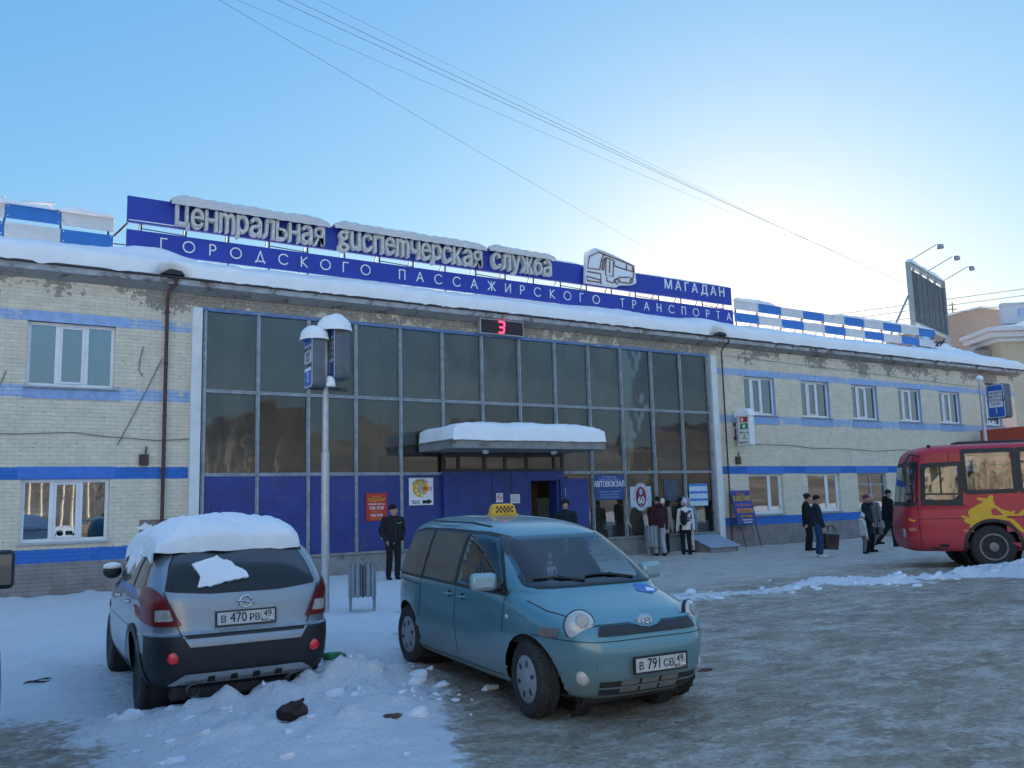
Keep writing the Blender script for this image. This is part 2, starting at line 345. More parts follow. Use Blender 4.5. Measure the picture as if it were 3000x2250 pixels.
def wall_with_holes(x0, x1, z0, z1, holes, y0, y1, mb):
    xs = sorted({x0, x1, *[h[0] for h in holes], *[h[1] for h in holes]}); zs = sorted({z0, z1, *[h[2] for h in holes], *[h[3] for h in holes]})
    def solid(i, j):
        if not (0 <= i < len(xs)-1 and 0 <= j < len(zs)-1): return False
        cx, cz = (xs[i]+xs[i+1])/2, (zs[j]+zs[j+1])/2
        return not any(h[0] < cx < h[1] and h[2] < cz < h[3] for h in holes)
    for i in range(len(xs)-1):
        for j in range(len(zs)-1):
            if not solid(i, j): continue
            a, b, c, d = xs[i], xs[i+1], zs[j], zs[j+1]
            mb.add([(a,y0,c),(b,y0,c),(b,y0,d),(a,y0,d)], [(0,1,2,3)]); mb.add([(a,y1,c),(b,y1,c),(b,y1,d),(a,y1,d)], [(3,2,1,0)])
            if not solid(i-1, j): mb.add([(a,y0,c),(a,y1,c),(a,y1,d),(a,y0,d)], [(3,2,1,0)])
            if not solid(i+1, j): mb.add([(b,y0,c),(b,y1,c),(b,y1,d),(b,y0,d)], [(0,1,2,3)])
            if not solid(i, j-1): mb.add([(a,y0,c),(b,y0,c),(b,y1,c),(a,y1,c)], [(3,2,1,0)])
            if not solid(i, j+1): mb.add([(a,y0,d),(b,y0,d),(b,y1,d),(a,y1,d)], [(0,1,2,3)])
w = MB(); wall_with_holes(X0, 5.06, -.3, 7.2, [h for h in UW+LW if h[0] < 5], FY, FY+.4, w)
w.build('brick_wall', M['brick'], BD, fix=False)
w = MB(); wall_with_holes(22.66, X1, -.3, 7.2, [h for h in UW+LW if h[0] > 20], FY, FY+.4, w)
w.build('brick_wall', M['brick'], BD, fix=False)
w = MB(); w.box(5.06, 22.66, FY+.04, FY+.4, GZ3+.06, 7.2); w.build('brick_wall', M['brick'], BD)
w = MB(); w.box(X1-.4, X1, FY+.4, FY+13, -.3, 7.02); w.box(X0, X0+.4, FY+.4, FY+13, -.3, 7.02); w.box(X0, X1, FY+13, FY+13.3, -.3, 7.02)
w.build('brick_wall', M['brick'], BD)
# concrete base under the glazing
w = MB(); w.box(5.06, 22.66, FY-.06, FY+.5, -.3, .55); w.box(5.06, 22.66, FY-.10, FY+.5, .55, .62)
w.build('plinth', M['concrete'], BD, bevel=.015)
# eaves: flaking cornice slab, soffit and thin gutter
w = MB(); w.box(X0-.3, X1+.45, FY-.31, FY+.2, 7.16, 7.31, 0); w.build('cornice', M['cornice'], BD, bevel=.02)
w = MB(); w.prism([(FY-.27, 7.16), (FY-.002, 7.03), (FY-.002, 7.16)], 'x', X0-.2, X1+.3); w.build('soffit', M['soffit'], BD)
w = MB(); w.box(X0-.35, X1+.5, FY-.38, FY-.312, 7.30, 7.345); w.build('gutter', M['dark_metal'], BD, bevel=.01)
w = MB(); w.box(X0-.3, X1+.45, FY-.30, FY+13.4, 7.312, 7.34); w.build('roof', M['concrete'], BD)
# strip of fascia joints
# hall interior
w = MB(); w.box(5.1, 22.6, FY+8, FY+8.2, 0, 6.9); w.box(5.0, 5.1, FY+.4, FY+8, 0, 6.9); w.box(22.6, 22.65, FY+.4, FY+8, 0, 6.9)
w.box(5.1, 22.6, FY+.5, FY+8, .5, .6); w.box(5.1, 22.6, FY+.4, FY+8, 6.9, 7.0)
w.box(5.1, 14.5, FY+3.5, FY+8, 3.3, 3.6); w.build('hall_room', M['interior'], BD)
for cx in (6.3, 10.2, 14.2, 16.9, 18.25, 19.6, 20.95, 22.0):
    w = MB(); w.box(cx-.2, cx+.2, FY+1.1, FY+1.5, .6, 6.9); w.build('hall_column', M['interior_light'], BD, bevel=.01)
w = MB(); w.box(17.3, 22.3, FY+2.4, FY+2.5, 3.6, 4.3); w.build('hall_signboard', M['board_blue'], BD)
w = MB(); w.box(16.0, 22.3, FY+2.6, FY+2.7, .6, 1.9); w.build('hall_counter', M['curtain'], BD)
lampm, nt, b = newmat('fluorescent_tube'); b.inputs['Emission Color'].default_value = (.85, 1, .6, 1); b.inputs['Emission Strength'].default_value = 3
w = MB(); w.tube([(17.2, FY+3.0, 3.55), (18.6, FY+3.0, 3.55)], .04); w.build('ceiling_light', lampm, BD)
# curtain wall: pilasters, mullions, transoms, glass, blue panels
for a, b_ in ((5.0, 5.24), (22.46, 22.72)):
    w = MB(); w.box(a, b_, FY-.14, FY+.3, .2, GZ3+.05); w.build('pilaster', M['white_paint'], BD, bevel=.015)
w = MB(); w.box(5.24, 22.46, FY-.05, FY+.1, GZ3, GZ3+.09); w.build('glazing_head', plain('faded_blue_steel', (.10, .18, .36), .6, var=.3, vs=5, dirt=((.25, .28, .32), 4, .55)), BD, bevel=.01)
DOORBAYS = (11.76, 15.9)
HG = [M['glass_hall'], glassmat('hall_glass_dull', (.30, .31, .30), .03, .05, wav=.5, dust=.2), glassmat('hall_glass_clear', (.52, .54, .52), .05, .02, wav=.25, dust=.05), glassmat('hall_glass_brown', (.34, .30, .25), .04, .03, wav=.4, dust=.10)]
prnd = random.Random(6)
def pane(a, b_, z0, z1):
    w = MB(); cx, cz = (a+b_)/2, (z0+z1)/2; w.box(a-cx+.004, b_-cx-.004, -.004, .004, z0-cz+.003, z1-cz-.003)
    o = w.build('glass_pane', prnd.choice(HG), BD); o.location = (cx, FY+.03, cz); o.rotation_euler = (R(prnd.uniform(-.5, .5)), 0, R(prnd.uniform(-.7, .7)))
for i, gx in enumerate(GX):
    z0 = .62 if not (DOORBAYS[0]+.1 < gx < DOORBAYS[1]-.1) else 3.05
    w = MB(); w.box(gx-.045, gx+.045, FY-.04, FY+.12, z0, GZ3); w.box(gx-.018, gx+.018, FY-.075, FY-.04, z0, GZ3)
    w.build('mullion', M['mullion'], BD, bevel=.006)
for i in range(13):
    a, b_ = GX[i]+.045, GX[i+1]-.045
    indoor = DOORBAYS[0]-.2 < (a+b_)/2 < DOORBAYS[1]+.1
    for z in (GZ1, GZ2):
        if indoor and z == GZ1: continue
        w = MB(); w.box(a, b_, FY-.03, FY+.1, z-.04, z+.04); w.box(a, b_, FY-.055, FY-.03, z+.012, z+.04); w.build('transom', M['mullion'], BD, bevel=.005)
    pane(a, b_, GZ2+.04, GZ3)
    zlow = GZ1+.04 if not indoor else 3.1
    pane(a, b_, zlow, GZ2-.04)
    if a < DOORBAYS[0]-.3:
        w = MB(); w.box(a, b_, FY-.02, FY+.05, .62, GZ1-.04); w.box(a+.01, a+.03, FY-.03, FY-.02, .62, GZ1-.04); w.build('wall_panel', M['blue_panel'], BD, bevel=.004)
    elif a > DOORBAYS[1]-.3:
        pane(a, b_, .62, GZ1-.04)
# some drawn blinds / light walls close behind upper panes
# entrance lobby with blue boarding, transom lights, doorway and the open leaf
LY = FY - .16
w = MB(); w.box(11.80, 13.36, LY, FY+.3, 0.3, 2.68); w.box(13.38, 14.02, LY, FY+.3, .3, 2.68); w.box(14.04, 14.62, LY, FY+.3, .3, 2.68)
w.box(14.62, 15.94, LY, FY+.3, 2.40, 2.68); w.box(15.72, 15.94, LY, FY+.3, .3, 2.40); w.build('lobby_panel', M['blue_panel'], BD, bevel=.006)
for xx in (13.36, 14.02):
    w = MB(); w.box(xx, xx+.02, LY-.012, LY+.02, .3, 2.68); w.build('panel_joint', M['dark_metal'], BD)
w = MB(); w.box(11.80, 15.94, LY-.02, LY+.1, 2.68, 2.76)
for xx in (11.8, 12.25, 13.1, 13.8, 14.55, 15.55, 15.86): w.box(xx, xx+.08, LY, LY+.1, 2.76, 3.12)
w.box(11.80, 15.94, LY-.02, LY+.1, 3.10, 3.2); w.build('transom_frame', M['dark_metal'], BD, bevel=.005)
w = MB(); w.box(11.85, 15.9, LY+.04, LY+.05, 2.76, 3.1); w.build('transom_glass', M['glass_hall'], BD)
w = MB(); w.box(14.62, 14.70, LY-.01, FY+.25, .3, 2.40); w.box(15.64, 15.72, LY-.01, FY+.25, .3, 2.40); w.build('door_frame', M['blue_panel'], BD)
w = MB(); w.box(14.70, 15.64, FY+.9, FY+.95, .3, 2.40); w.build('inner_door', plain('brown_door', (.075, .035, .02), .6, var=.3, vs=3), BD)
d = MB(); d.box(0, .96, -.03, .03, -1.03, 1.03); d.box(.08, .88, -.04, -.03, -.9, .9); dl = d.build('door', M['blue_panel'], BD, bevel=.006)
dl.location = (15.74, LY-.05, 1.42); dl.rotation_euler = (0, 0, R(-8))
h = MB(); h.tube([(.12, -.04, .75), (.12, -.09, .75), (.13, -.09, .50), (.13, -.04, .50)], .014); h.build('handle', M['light_metal'], dl, smooth=60)
w = MB(); w.box(13.6, 17.2, FY-1.1, FY-.10, -.1, .16); w.box(13.9, 16.9, FY-.75, FY-.1, .16, .32); w.build('doorstep', M['concrete'], BD, bevel=.02)
# canopy over the door
cy0 = FY - 2.0
w = MB(); w.box(11.08, 16.1, cy0, FY-.08, 3.22, 3.43); w.box(11.05, 16.13, cy0-.03, FY-.08, 3.43, 3.46)
cnp = w.build('entrance_canopy', M['concrete'], BD, bevel=.012)
for xx in (12.6, 14.9):
    w = MB(); w.lathe([(.09, 3.215), (.10, 3.17), (.06, 3.13), (.01, 3.12)], 16, (xx, FY-1.1, 0)); w.build('canopy_lamp', M['white_pvc'], cnp, smooth=50)

# --- windows
def window(x0, x1, z0, z1, kind, lower):
    t = MB(); y = FY + .10; f = .075
    t.box(x0, x1, y, y+.07, z0, z0+f); t.box(x0, x1, y, y+.07, z1-f, z1); t.box(x0, x0+f, y, y+.07, z0+f, z1-f); t.box(x1-f, x1, y, y+.07, z0+f, z1-f)
    wd_ = x1 - x0; glass = []
    if kind in (0, 1):
        m1, m2 = x0 + wd_*.34, x0 + wd_*.67
        if kind == 1: m1, m2 = x0 + wd_*.27, x0 + wd_*.60
        for mx in (m1, m2): t.box(mx-.045, mx+.045, y, y+.07, z0+f, z1-f)
        for a, b_ in ((m1+.045, m2-.045),):
            t.box(a, a+.05, y-.02, y+.05, z0+f, z1-f); t.box(b_-.05, b_, y-.02, y+.05, z0+f, z1-f)
            t.box(a+.05, b_-.05, y-.02, y+.05, z0+f, z0+f+.05); t.box(a+.05, b_-.05, y-.02, y+.05, z1-f-.05, z1-f)
        glass = [(x0+f, m1-.045, z0+f, z1-f), (m1+.095, m2-.095, z0+f+.05, z1-f-.05), (m2+.045, x1-f, z0+f, z1-f)]
    elif kind == 2:
        m1 = x0 + wd_*.62; t.box(m1-.05, m1+.05, y, y+.07, z0+f, z1-f); t.box(m1+.05, x1-f, y, y+.06, z0+f, z0+f+.06)
        t.box(m1+.05, m1+.1, y, y+.06, z0+f+.06, z1-f); t.box(x1-f-.06, x1-f, y, y+.06, z0+f+.06, z1-f)
        glass = [(x0+f, m1-.05, z0+f, z1-f), (m1+.1, x1-f-.06, z0+f+.06, z1-f)]
    else:
        m1 = x0 + wd_*.5; t.box(m1-.05, m1+.05, y, y+.07, z0+f, z1-f); zz = z0+(z1-z0)*.68
        t.box(x0+f, m1-.05, y, y+.06, zz-.03, zz+.03); t.box(m1+.05, x1-f, y, y+.06, zz-.03, zz+.03)
        glass = [(x0+f, m1-.05, z0+f, zz-.03), (m1+.05, x1-f, z0+f, zz-.03), (x0+f, m1-.05, zz+.03, z1-f), (m1+.05, x1-f, zz+.03, z1-f)]
    fr = t.build('window', M['white_pvc'] if kind != 3 else M['mullion'], BD, bevel=.008)
    g = MB()
    for (a, b_, c, d_) in glass: g.box(a, b_, y+.03, y+.04, c, d_)
    g.build('pane', M['glass_win'], fr)
    s = MB(); s.box(x0-.04, x1+.04, FY-.07, FY+.10, z0-.05, z0-.005); s.build('sill', M['light_metal'] if lower else M['grey_metal'], fr, bevel=.006)
    s = MB(); s.box(x0-.3, x1+.3, FY+1.6, FY+1.7, z0-.5, z1+.3); s.box(x0-.3, x1+.3, FY+.5, FY+1.6, z0-.5, z0-.45); s.build('room_wall', M['room'], fr)
    if kind == 1 or (kind == 0 and not lower):
        c = MB(); n_ = 22
        a, b_ = (x0+.06, x0+wd_*.86) if kind == 1 else (x0+wd_*.78, x0+wd_*.97)
        c.grid(n_, 3, lambda u, v: (a+(b_-a)*u - (.1*v*(1-u) if kind == 0 else 0), FY+.26+.02*math.sin(u*36), z0+(z1-z0)*(1-v)))
        c.build('curtain', M['curtain'], fr, smooth=80, fix=False)
    if lower and kind == 2:        # sunburst grille behind the glass
        c = MB()
        for k in range(9):
            an = R(8+k*10); L = 1.75
            p1 = (x1-.3-L*math.cos(an), z0+.1+L*math.sin(an)); sc = min(1, (x1-.3-x0-.05)/max(.01, L*math.cos(an)), (z1-z0-.2)/max(.01, L*math.sin(an)))
            c.tube([(x1-.3, FY+.24, z0+.1), (x1-.3-L*sc*math.cos(an), FY+.24, z0+.1+L*sc*math.sin(an))], .011, 5)
        c.build('window_grille', M['light_metal'], fr)
    if not lower:
        s = MB(); s.box(x0-.12, x1+.30, FY-.015, FY+.08, z1, z1+.235); s.build('lintel', M['pale_blue'], BD)
        if kind == 1: s = MB(); s.box(x1-.008, x1-.001, FY-.002, FY+.10, z0, z1); s.build('reveal', APR, fr)
        s = MB(); s.box(x0-.06, x1+.14, FY-.018, FY+.05, 4.34, z0-.055); s.build('apron', APR, BD)
    else:
        s = MB(); s.box(x0-.1, x1+.1, FY-.016, FY+.05, z1+.005, z1+.27); s.build('lintel', M['blue_paint'], BD)
APR = plain('blue_brick_apron', (.25, .37, .60), .75, var=.18, vs=9, bs=.4, bscale=12)
for wv_ in UW: window(*wv_, False)
for wv_ in LW: window(*wv_, True)

# --- downpipes, wires, junction boxes on the wall
def downpipe(x, ztop, zbot, r, mt):
    p = MB(); p.tube([(x+.14, FY-.35, 7.30), (x+.14, FY-.34, 7.16), (x+.02, FY-.14, 7.0), (x, FY-.1, 6.85), (x, FY-.1, zbot)], r, 10)
    k = 6.5
    while k > zbot+.3:
        p.tube([(x, FY-.1, k), (x, FY-.1, k+.05)], r*1.3, 10); k -= 1.25
    p.build('downpipe', mt, BD, smooth=50)
downpipe(4.42, 7.1, .55, .042, M['rust'])
downpipe(23.05, 7.1, .05, .026, M['rust'])
cab = plain('wall_cable', (.22, .21, .19), .7)
def wallwire(pts, r=.012):
    p = MB(); p.tube([(x, FY-.03, z) for x, z in pts], r, 5); p.build('wall_cable', cab, BD)
wallwire([(X0, 3.60), (0, 3.56), (1.4, 3.55), (2.5, 3.60), (3.2, 3.52), (4.3, 3.45), (5.0, 3.49)])
wallwire([(1.15, 4.9), (.9, 4.2), (.5, 3.3), (.2, 2.9)]); wallwire([(4.35, 5.4), (4.05, 4.7), (3.6, 3.7), (3.42, 3.32)])
wallwire([(3.92, 5.65), (3.86, 5.35), (3.84, 5.1), (3.92, 4.95)], .014)
wallwire([(23.9, 3.62), (26.5, 3.60), (27.7, 3.50), (29.4, 3.52), (31.5, 3.42), (33.3, 3.50), (36, 3.38), (42, 3.45)])
wallwire([(23.4, 6.75), (30, 6.62), (36, 6.45), (42.4, 6.35)], .008)
for x, z in ((4.0, 2.86), (23.62, 2.9)):
    p = MB(); p.box(x-.1, x+.1, FY-.1, FY-.001, z, z+.26); p.tube([(x+.03, FY-.06, z+.26), (x+.05, FY-.06, z+.44)], .02); p.build('junction_box', M['rust'], BD, bevel=.01)
# patch of bare brick with torn paper behind the silver car
p = MB(); p.box(3.95, 4.95, FY-.006, FY+.01, 1.05, 1.62); p.build('bare_brick_patch', plain('bare_brick', (.22, .19, .17), .85, var=.3, vs=6, bs=.4), BD)
random.seed(3)
for cx, cz in ((4.1, 1.45), (4.72, 1.46), (4.15, 1.16), (4.6, 1.18)):
    pl = [(cx+.16*(1+.4*random.uniform(-1, 1))*math.cos(a*math.pi/5), cz+.09*(1+.5*random.uniform(-1, 1))*math.sin(a*math.pi/5)) for a in range(10)]
    p = MB(); p.prism(pl, 'y', FY-.010, FY-.006); p.build('torn_paper', M['paper'], BD)
# roof drain openings in the snow at the two downpipes
for x in (4.45, 22.75):
    p = MB(); p.prism([(x-.26, 7.36), (x+.3, 7.36), (x+.22, 7.47), (x-.05, 7.50)], 'y', FY-.42, FY-.2); p.build('roof_drain', M['black'], BD, bevel=.02)

# --- snow on the roof
def roofsnow():
    mb = MB(); nu, nv = 520, 26
    def fn(u, v):
        x = X0-.45 + (X1+.65-(X0-.45))*u
        n1 = fbm(x, 1, .22, 4); n2 = fbm(x, 7, 1.6, 3); n3 = fbm(x, v*3, 3, 2)
        th = .58 + .16*n1 + .05*n2
        mound = .24*math.exp(-((x-4.15)/.75)**2) + .1*math.exp(-((x-18.8)/1.6)**2) + .12*math.exp(-((x-22.9)/.8)**2) + .12*math.exp(-((x-39)/2)**2)
        front = FY-.38 - .10*sst(0, .35, v)*(1-sst(.3, .5, v))*(1+n2*1.2)
        if v < .4:
            t = v/.4; y = front + .55*t**2.2; z = 7.345 + th*.80*math.sin(t*math.pi/2)**.9 + .015*n3
        else:
            t = (v-.4)/.6; y = front + .55 + 11.8*t**1.7; z = 7.345 + th*.80 + .20*sst(0, .12, t)*1.0 + .14*sst(.05, .3, t) + mound*math.exp(-((t-.05)/.25)**2) + .04*n3
        if v < .2: z -= .05*max(0, fbm(x, 3, 2.6, 4)+.05)*(1-v/.2)*2; y -= .03*max(0, n2)*(1-v/.2)
        for dx in (4.45, 22.75):          # hollow over the drain
            q = math.exp(-((x-dx)/.34)**2)
            if v < .25: z -= q*.0; y += q*.42*(1-v/.25) if v < .25 else 0
        e = min(1, (X1+.65-x)/.7, (x-X0+.45)/.7)
        if e < 1: z = 7.345 + (z-7.345)*math.sqrt(max(0, 1-(1-e)**2))
        return (x, y, z)
    mb.grid(nu, nv, fn)
    o = mb.build('roof_snow', M['snow'], None, smooth=70, fix=False)
    return tag(o, 'thick rounded snow layer overhanging the gutter along the whole terminal roof', 'snow')
roofsnow()
def snowcap(name, label, fn, nu=40, nv=14, group=None, mat=None):
    mb = MB(); mb.grid(nu, nv, fn); o = mb.build(name, mat or M['snow'], None, smooth=80); return tag(o, label, 'snow', group)
def slabcap(x0, x1, y0, y1, z0, h, ov=.05, seed=0, ex=.35, slope=0):
    """rounded snow slab over a rectangle; returns the surface function for snowcap"""
    def fn(u, v):
        a, b_ = u*2-1, v*2-1
        px = math.copysign(1-(1-abs(a))**2.2, a); py = math.copysign(1-(1-abs(b_))**2.2, b_)
        d = max(abs(px), abs(py)); pr = max(0, 1-d**4)**ex
        x = (x0+x1)/2 + ((x1-x0)/2+ov)*px*(1+.02*nz(u*6, v*6, seed)); y = (y0+y1)/2 + ((y1-y0)/2+ov)*py*(1+.02*nz(u*6, v*6, seed+9))
        if d > .97: return (x, y, z0 - ov*.5 + .02*nz(x*3, y*3, seed))
        return (x, y, z0 + h*pr*(1+.22*fbm(x+seed, y, 1.1, 4)) + slope*(x-x0))
    return fn
snowcap('canopy_snow', 'smooth rounded snow slab on top of the entrance canopy', slabcap(11.08, 16.1, cy0, FY-.1, 3.46, .51, .06, 2, .30), 60, 24)
# ================================================================ ROOF SIGNS
SY = 22.6
SG = thing('rooftop_sign', 'long blue two-row rooftop sign with snowy Cyrillic letters standing on thin posts', 'sign', (0, SY, 7.3))
p = MB(); p.box(3.60, 24.63, -.03, .03, 8.86-7.3, 9.52-7.3); p.box(3.60, 24.63, .03, .07, 8.86-7.3, 8.90-7.3); p.box(3.6, 24.63, .03, .07, 9.48-7.3, 9.52-7.3); p.build('upper_board', M['sign_blue'], SG)
p = MB(); p.box(3.60, 24.66, -.03, .03, 8.12-7.3, 8.67-7.3); p.build('lower_board', M['sign_blue'], SG)
random.seed(5)
for k in range(20):
    x = 3.95 + k*1.07
    p = MB(); p.tube([(x, .09, -.02), (x, .09, 2.2)], .022, 6); p.tube([(x, .09, 2.0), (x+.05, 1.3, .4)], .016, 5)
    if k % 3 == 0: p.tube([(x, .09, 1.46), (x+1.07, .09, 1.42)], .014, 5)
    p.build('post', M['dark_metal'], SG)
p = MB(); p.tube([(3.62, .0, 1.53), (2.95, .3, .72)], .025, 6); p.tube([(2.9, .2, 1.0), (3.6, .1, 1.0)], .015, 5); p.build('brace', M['rust'], SG)
p = MB(); p.box(3.64, 5.0, -.036, -.03, 1.60, 1.625); p.build('trim_strip', M['letter_white'], SG)
# large channel letters
def bigword(word, x0, x1, z0, hl):
    """separate deep letters, condensed and bold, fitted between x0 and x1"""
    mes = []; tot = 0
    for ch in word:
        me = text_mesh({'н': 'Н', 'ь': 'Ь', 'я': 'Я'}.get(ch, ch), 1.0, 0, 1.0, 0); xs = [v.co.x for v in me.vertices]; zs = [v.co.z for v in me.vertices]
        wdt = {'m': 1.32, 'u': 1.0, 'n': 1.0, 'ж': 1.4, 'Ц': 1.06}.get(ch, 1.0)
        mes.append((me, min(xs), max(xs), min(zs), max(zs), wdt)); tot += wdt
    gap = .19; k = (x1-x0)/(tot+gap*(len(word)-1)); x = x0
    for ch, (me, a, b_, c, d, wdt) in zip(word, mes):
        w_ = wdt*k; desc = {'g': .22, 'р': .22, 'у': .22, 'Ц': .16}.get(ch, 0); asc = {'б': .12, 'Ц': .08}.get(ch, 0)
        H0 = hl*(1+asc+desc); zb = z0 - hl*desc
        sx, sz = w_/(b_-a), H0/(d-c)
        front, rim = MB(), MB()
        vs = [((v.co.x-a)*sx + x, (v.co.z-c)*sz + zb - 7.3) for v in me.vertices]
        fs = [tuple(pp.vertices) for pp in me.polygons]
        # outer casing: a copy grown a little, 0.2 m deep, behind the recessed face
        cx, cz = x+w_/2, zb-7.3+H0/2
        g = MB(); n = len(vs)
        grow = [(-.013, 0), (.013, 0), (0, .012), (0, -.012), (.010, .009), (-.010, -.009), (.010, -.009), (-.010, .009)]
        for q, (gx, gz) in enumerate(grow):
            yy = -.215 + q*.0006
            bm = bmesh.new(); bvs = [bm.verts.new((px+gx, yy, pz+gz)) for px, pz in vs]
            for f in fs:
                try: bm.faces.new([bvs[i] for i in f])
                except ValueError: pass
            bmesh.ops.remove_doubles(bm, verts=bm.verts, dist=.0005)
            r_ = bmesh.ops.extrude_face_region(bm, geom=bm.faces[:])
            for e in r_['geom']:
                if isinstance(e, bmesh.types.BMVert): e.co.y = -.040+q*.0006
            bm.verts.index_update(); g.add([tuple(v.co) for v in bm.verts], [tuple(v.index for v in f.verts) for f in bm.faces]); bm.free()
        lo = g.build('letter', M['letter_rim'], SG); tag(lo, 'deep letter %s of the large sign lettering' % ch)
        fmb = MB(); fmb.add([(px, -.222, pz) for px, pz in vs], fs); fmb.build('letter_face', M['letter_face'], lo, fix=False)
        x += w_ + gap*k
        bpy.data.meshes.remove(me)
M['letter_rim'] = plain('rime_covered_letter', (.66, .65, .63), .75, var=.15, vs=8, bs=.3, dirt=((.3, .28, .25), 9, .6))
WORDS = [('Ценmральная', 4.72, 8.60, 8.89, .50), ('guспеmчерская', 9.02, 13.64, 8.91, .50), ('служба', 14.02, 16.24, 8.94, .50)]
for wd_ in WORDS: bigword(*wd_)
# thin stroke lettering of the lower row
def arc(cx, cz, r, a0, a1, n=18): return [(cx+r*math.cos(R(a0+(a1-a0)*i/n)), cz+r*math.sin(R(a0+(a1-a0)*i/n))) for i in range(n+1)]
GL = {'Г': (.55, [[(0,0),(0,1),(.52,1)]]), 'О': (1.0, [arc(.5,.5,.5,0,360,28)]), 'Р': (.52, [[(0,0),(0,1),(.25,1)]+arc(.25,.73,.27,90,-90,10)+[(0,.46)]]),
      'Д': (.85, [[(0,-.16),(0,0),(.85,0),(.85,-.16)], [(.1,0),(.42,1),(.74,0)]]), 'С': (.88, [arc(.5,.5,.5,42,318,24)]), 'К': (.6, [[(0,0),(0,1)],[(.56,1),(.03,.5),(.6,0)]]),
      'П': (.62, [[(0,0),(0,1),(.62,1),(.62,0)]]), 'А': (.78, [[(0,0),(.39,1),(.78,0)],[(.14,.34),(.64,.34)]]), 'Ж': (.95, [[(.475,0),(.475,1)],[(.02,1),(.45,.5),(0,0)],[(.93,1),(.5,.5),(.95,0)]]),
      'И': (.65, [[(0,1),(0,0)],[(0,0),(.65,1)],[(.65,1),(.65,0)]]), 'Т': (.56, [[(0,1),(.56,1)],[(.28,1),(.28,0)]]), 'Н': (.64, [[(0,0),(0,1)],[(.64,0),(.64,1)],[(0,.5),(.64,.5)]])}
def strokes(mb, lines, x, z, s, w, y0, y1):
    for li, ln in enumerate(lines):
        for q_, (a, b_) in enumerate(zip(ln[:-1], ln[1:])):
            A = Vector((x+a[0]*s, 0, z+a[1]*s)); B = Vector((x+b_[0]*s, 0, z+b_[1]*s)); d = B-A
            if d.length < 1e-6: continue
            dn = d.normalized(); pn = Vector((-dn.z, 0, dn.x))*w/2
            mb.obox(((A+B)/2 + Vector((0, (y0+y1)/2 - .0006*(q_ % 3) - .0018*li, 0))), d/2+dn*w*.3, pn, (0, (y1-y0)/2, 0))
text = 'ГОРОДСКОГО ПАССАЖИРСКОГО ТРАНСПОРТА'; s_ = .275
adv = sum((GL[c][0] if c != ' ' else .55) for c in text); gap = (24.53-4.40 - adv*s_)/(len(text)-1); x = 4.40
for c in text:
    if c == ' ': x += .55*s_ + gap; continue
    mb = MB(); strokes(mb, GL[c][1], x, 8.27-7.3, s_, .030, -.045, -.03); mb.build('letter', M['letter_white'], SG); x += GL[c][0]*s_ + gap
for ch, cx in zip('МАГАДАН', (21.45, 21.93, 22.34, 22.74, 23.22, 23.68, 24.12)):
    put_text(ch, SG, M['letter_white'], (cx, -.035, 9.28-7.3), .47, .008, .98, .012, name='letter')
# white coach-shaped plaque with line drawing
OUT = [(17.64,9.87),(18.06,10.06),(18.4,10.02),(19.09,9.85),(19.73,9.68),(19.78,9.11),(19.61,9.02),(19.02,8.95),(18.92,8.87),(17.57,8.87)]
LIN = [[(17.75,9.77),(17.66,9.37),(18.17,9.38),(18.26,9.72),(18.35,9.89),(18.45,9.92)],[(17.75,9.77),(18.15,9.98),(18.45,9.92),(19.7,9.68)],[(17.63,9.25),(18.21,9.24),(18.2,8.88)],[(17.62,9.09),(18.15,9.03),(18.17,8.94),(17.62,8.94),(17.62,9.09)],[(18.26,9.4),(18.34,9.73),(18.42,9.82)],[(18.26,9.38),(18.34,9.39),(18.41,9.78)],[(18.47,9.83),(18.41,9.22),(18.73,9.2),(18.79,9.77),(18.47,9.83)],[(18.62,9.75),(18.58,9.32)],[(18.81,9.73),(18.8,9.59),(19.33,9.51),(19.61,9.49),(19.62,9.65)],[(19.34,9.7),(19.33,9.51)],[(18.46,9.15),(18.45,9.03),(18.72,8.98),(18.78,9.11),(18.96,9.19),(19.03,9.05),(19.46,9.06),(19.52,9.19),(19.63,9.29),(19.67,9.62)],[(18.98,9.21),(19.47,9.27)],[(18.8,9.03),(18.88,8.96),(18.98,9.07),(18.9,9.15),(18.8,9.03)],[(19.47,9.15),(19.54,9.07),(19.61,9.18),(19.55,9.26),(19.47,9.15)]]
p = MB(); p.prism([(a, b_-7.3) for a, b_ in OUT][::-1], 'y', -.26, -.10); pq = p.build('coach_plaque', M['letter_white'], SG, bevel=.03)
p = MB(); p.box(17.9, 18.1, -.10, -.03, 1.7, 2.2); p.box(19.2, 19.4, -.10, -.03, 1.7, 2.2); p.build('bracket', M['dark_metal'], SG)
p = MB()
for ln in LIN: p.tube([(a, -.275, b_-7.3) for a, b_ in ln], .020, 6)
p.build('outline_tube', plain('dull_neon_tube', (.17, .08, .08), .6, var=.3, vs=10), pq)
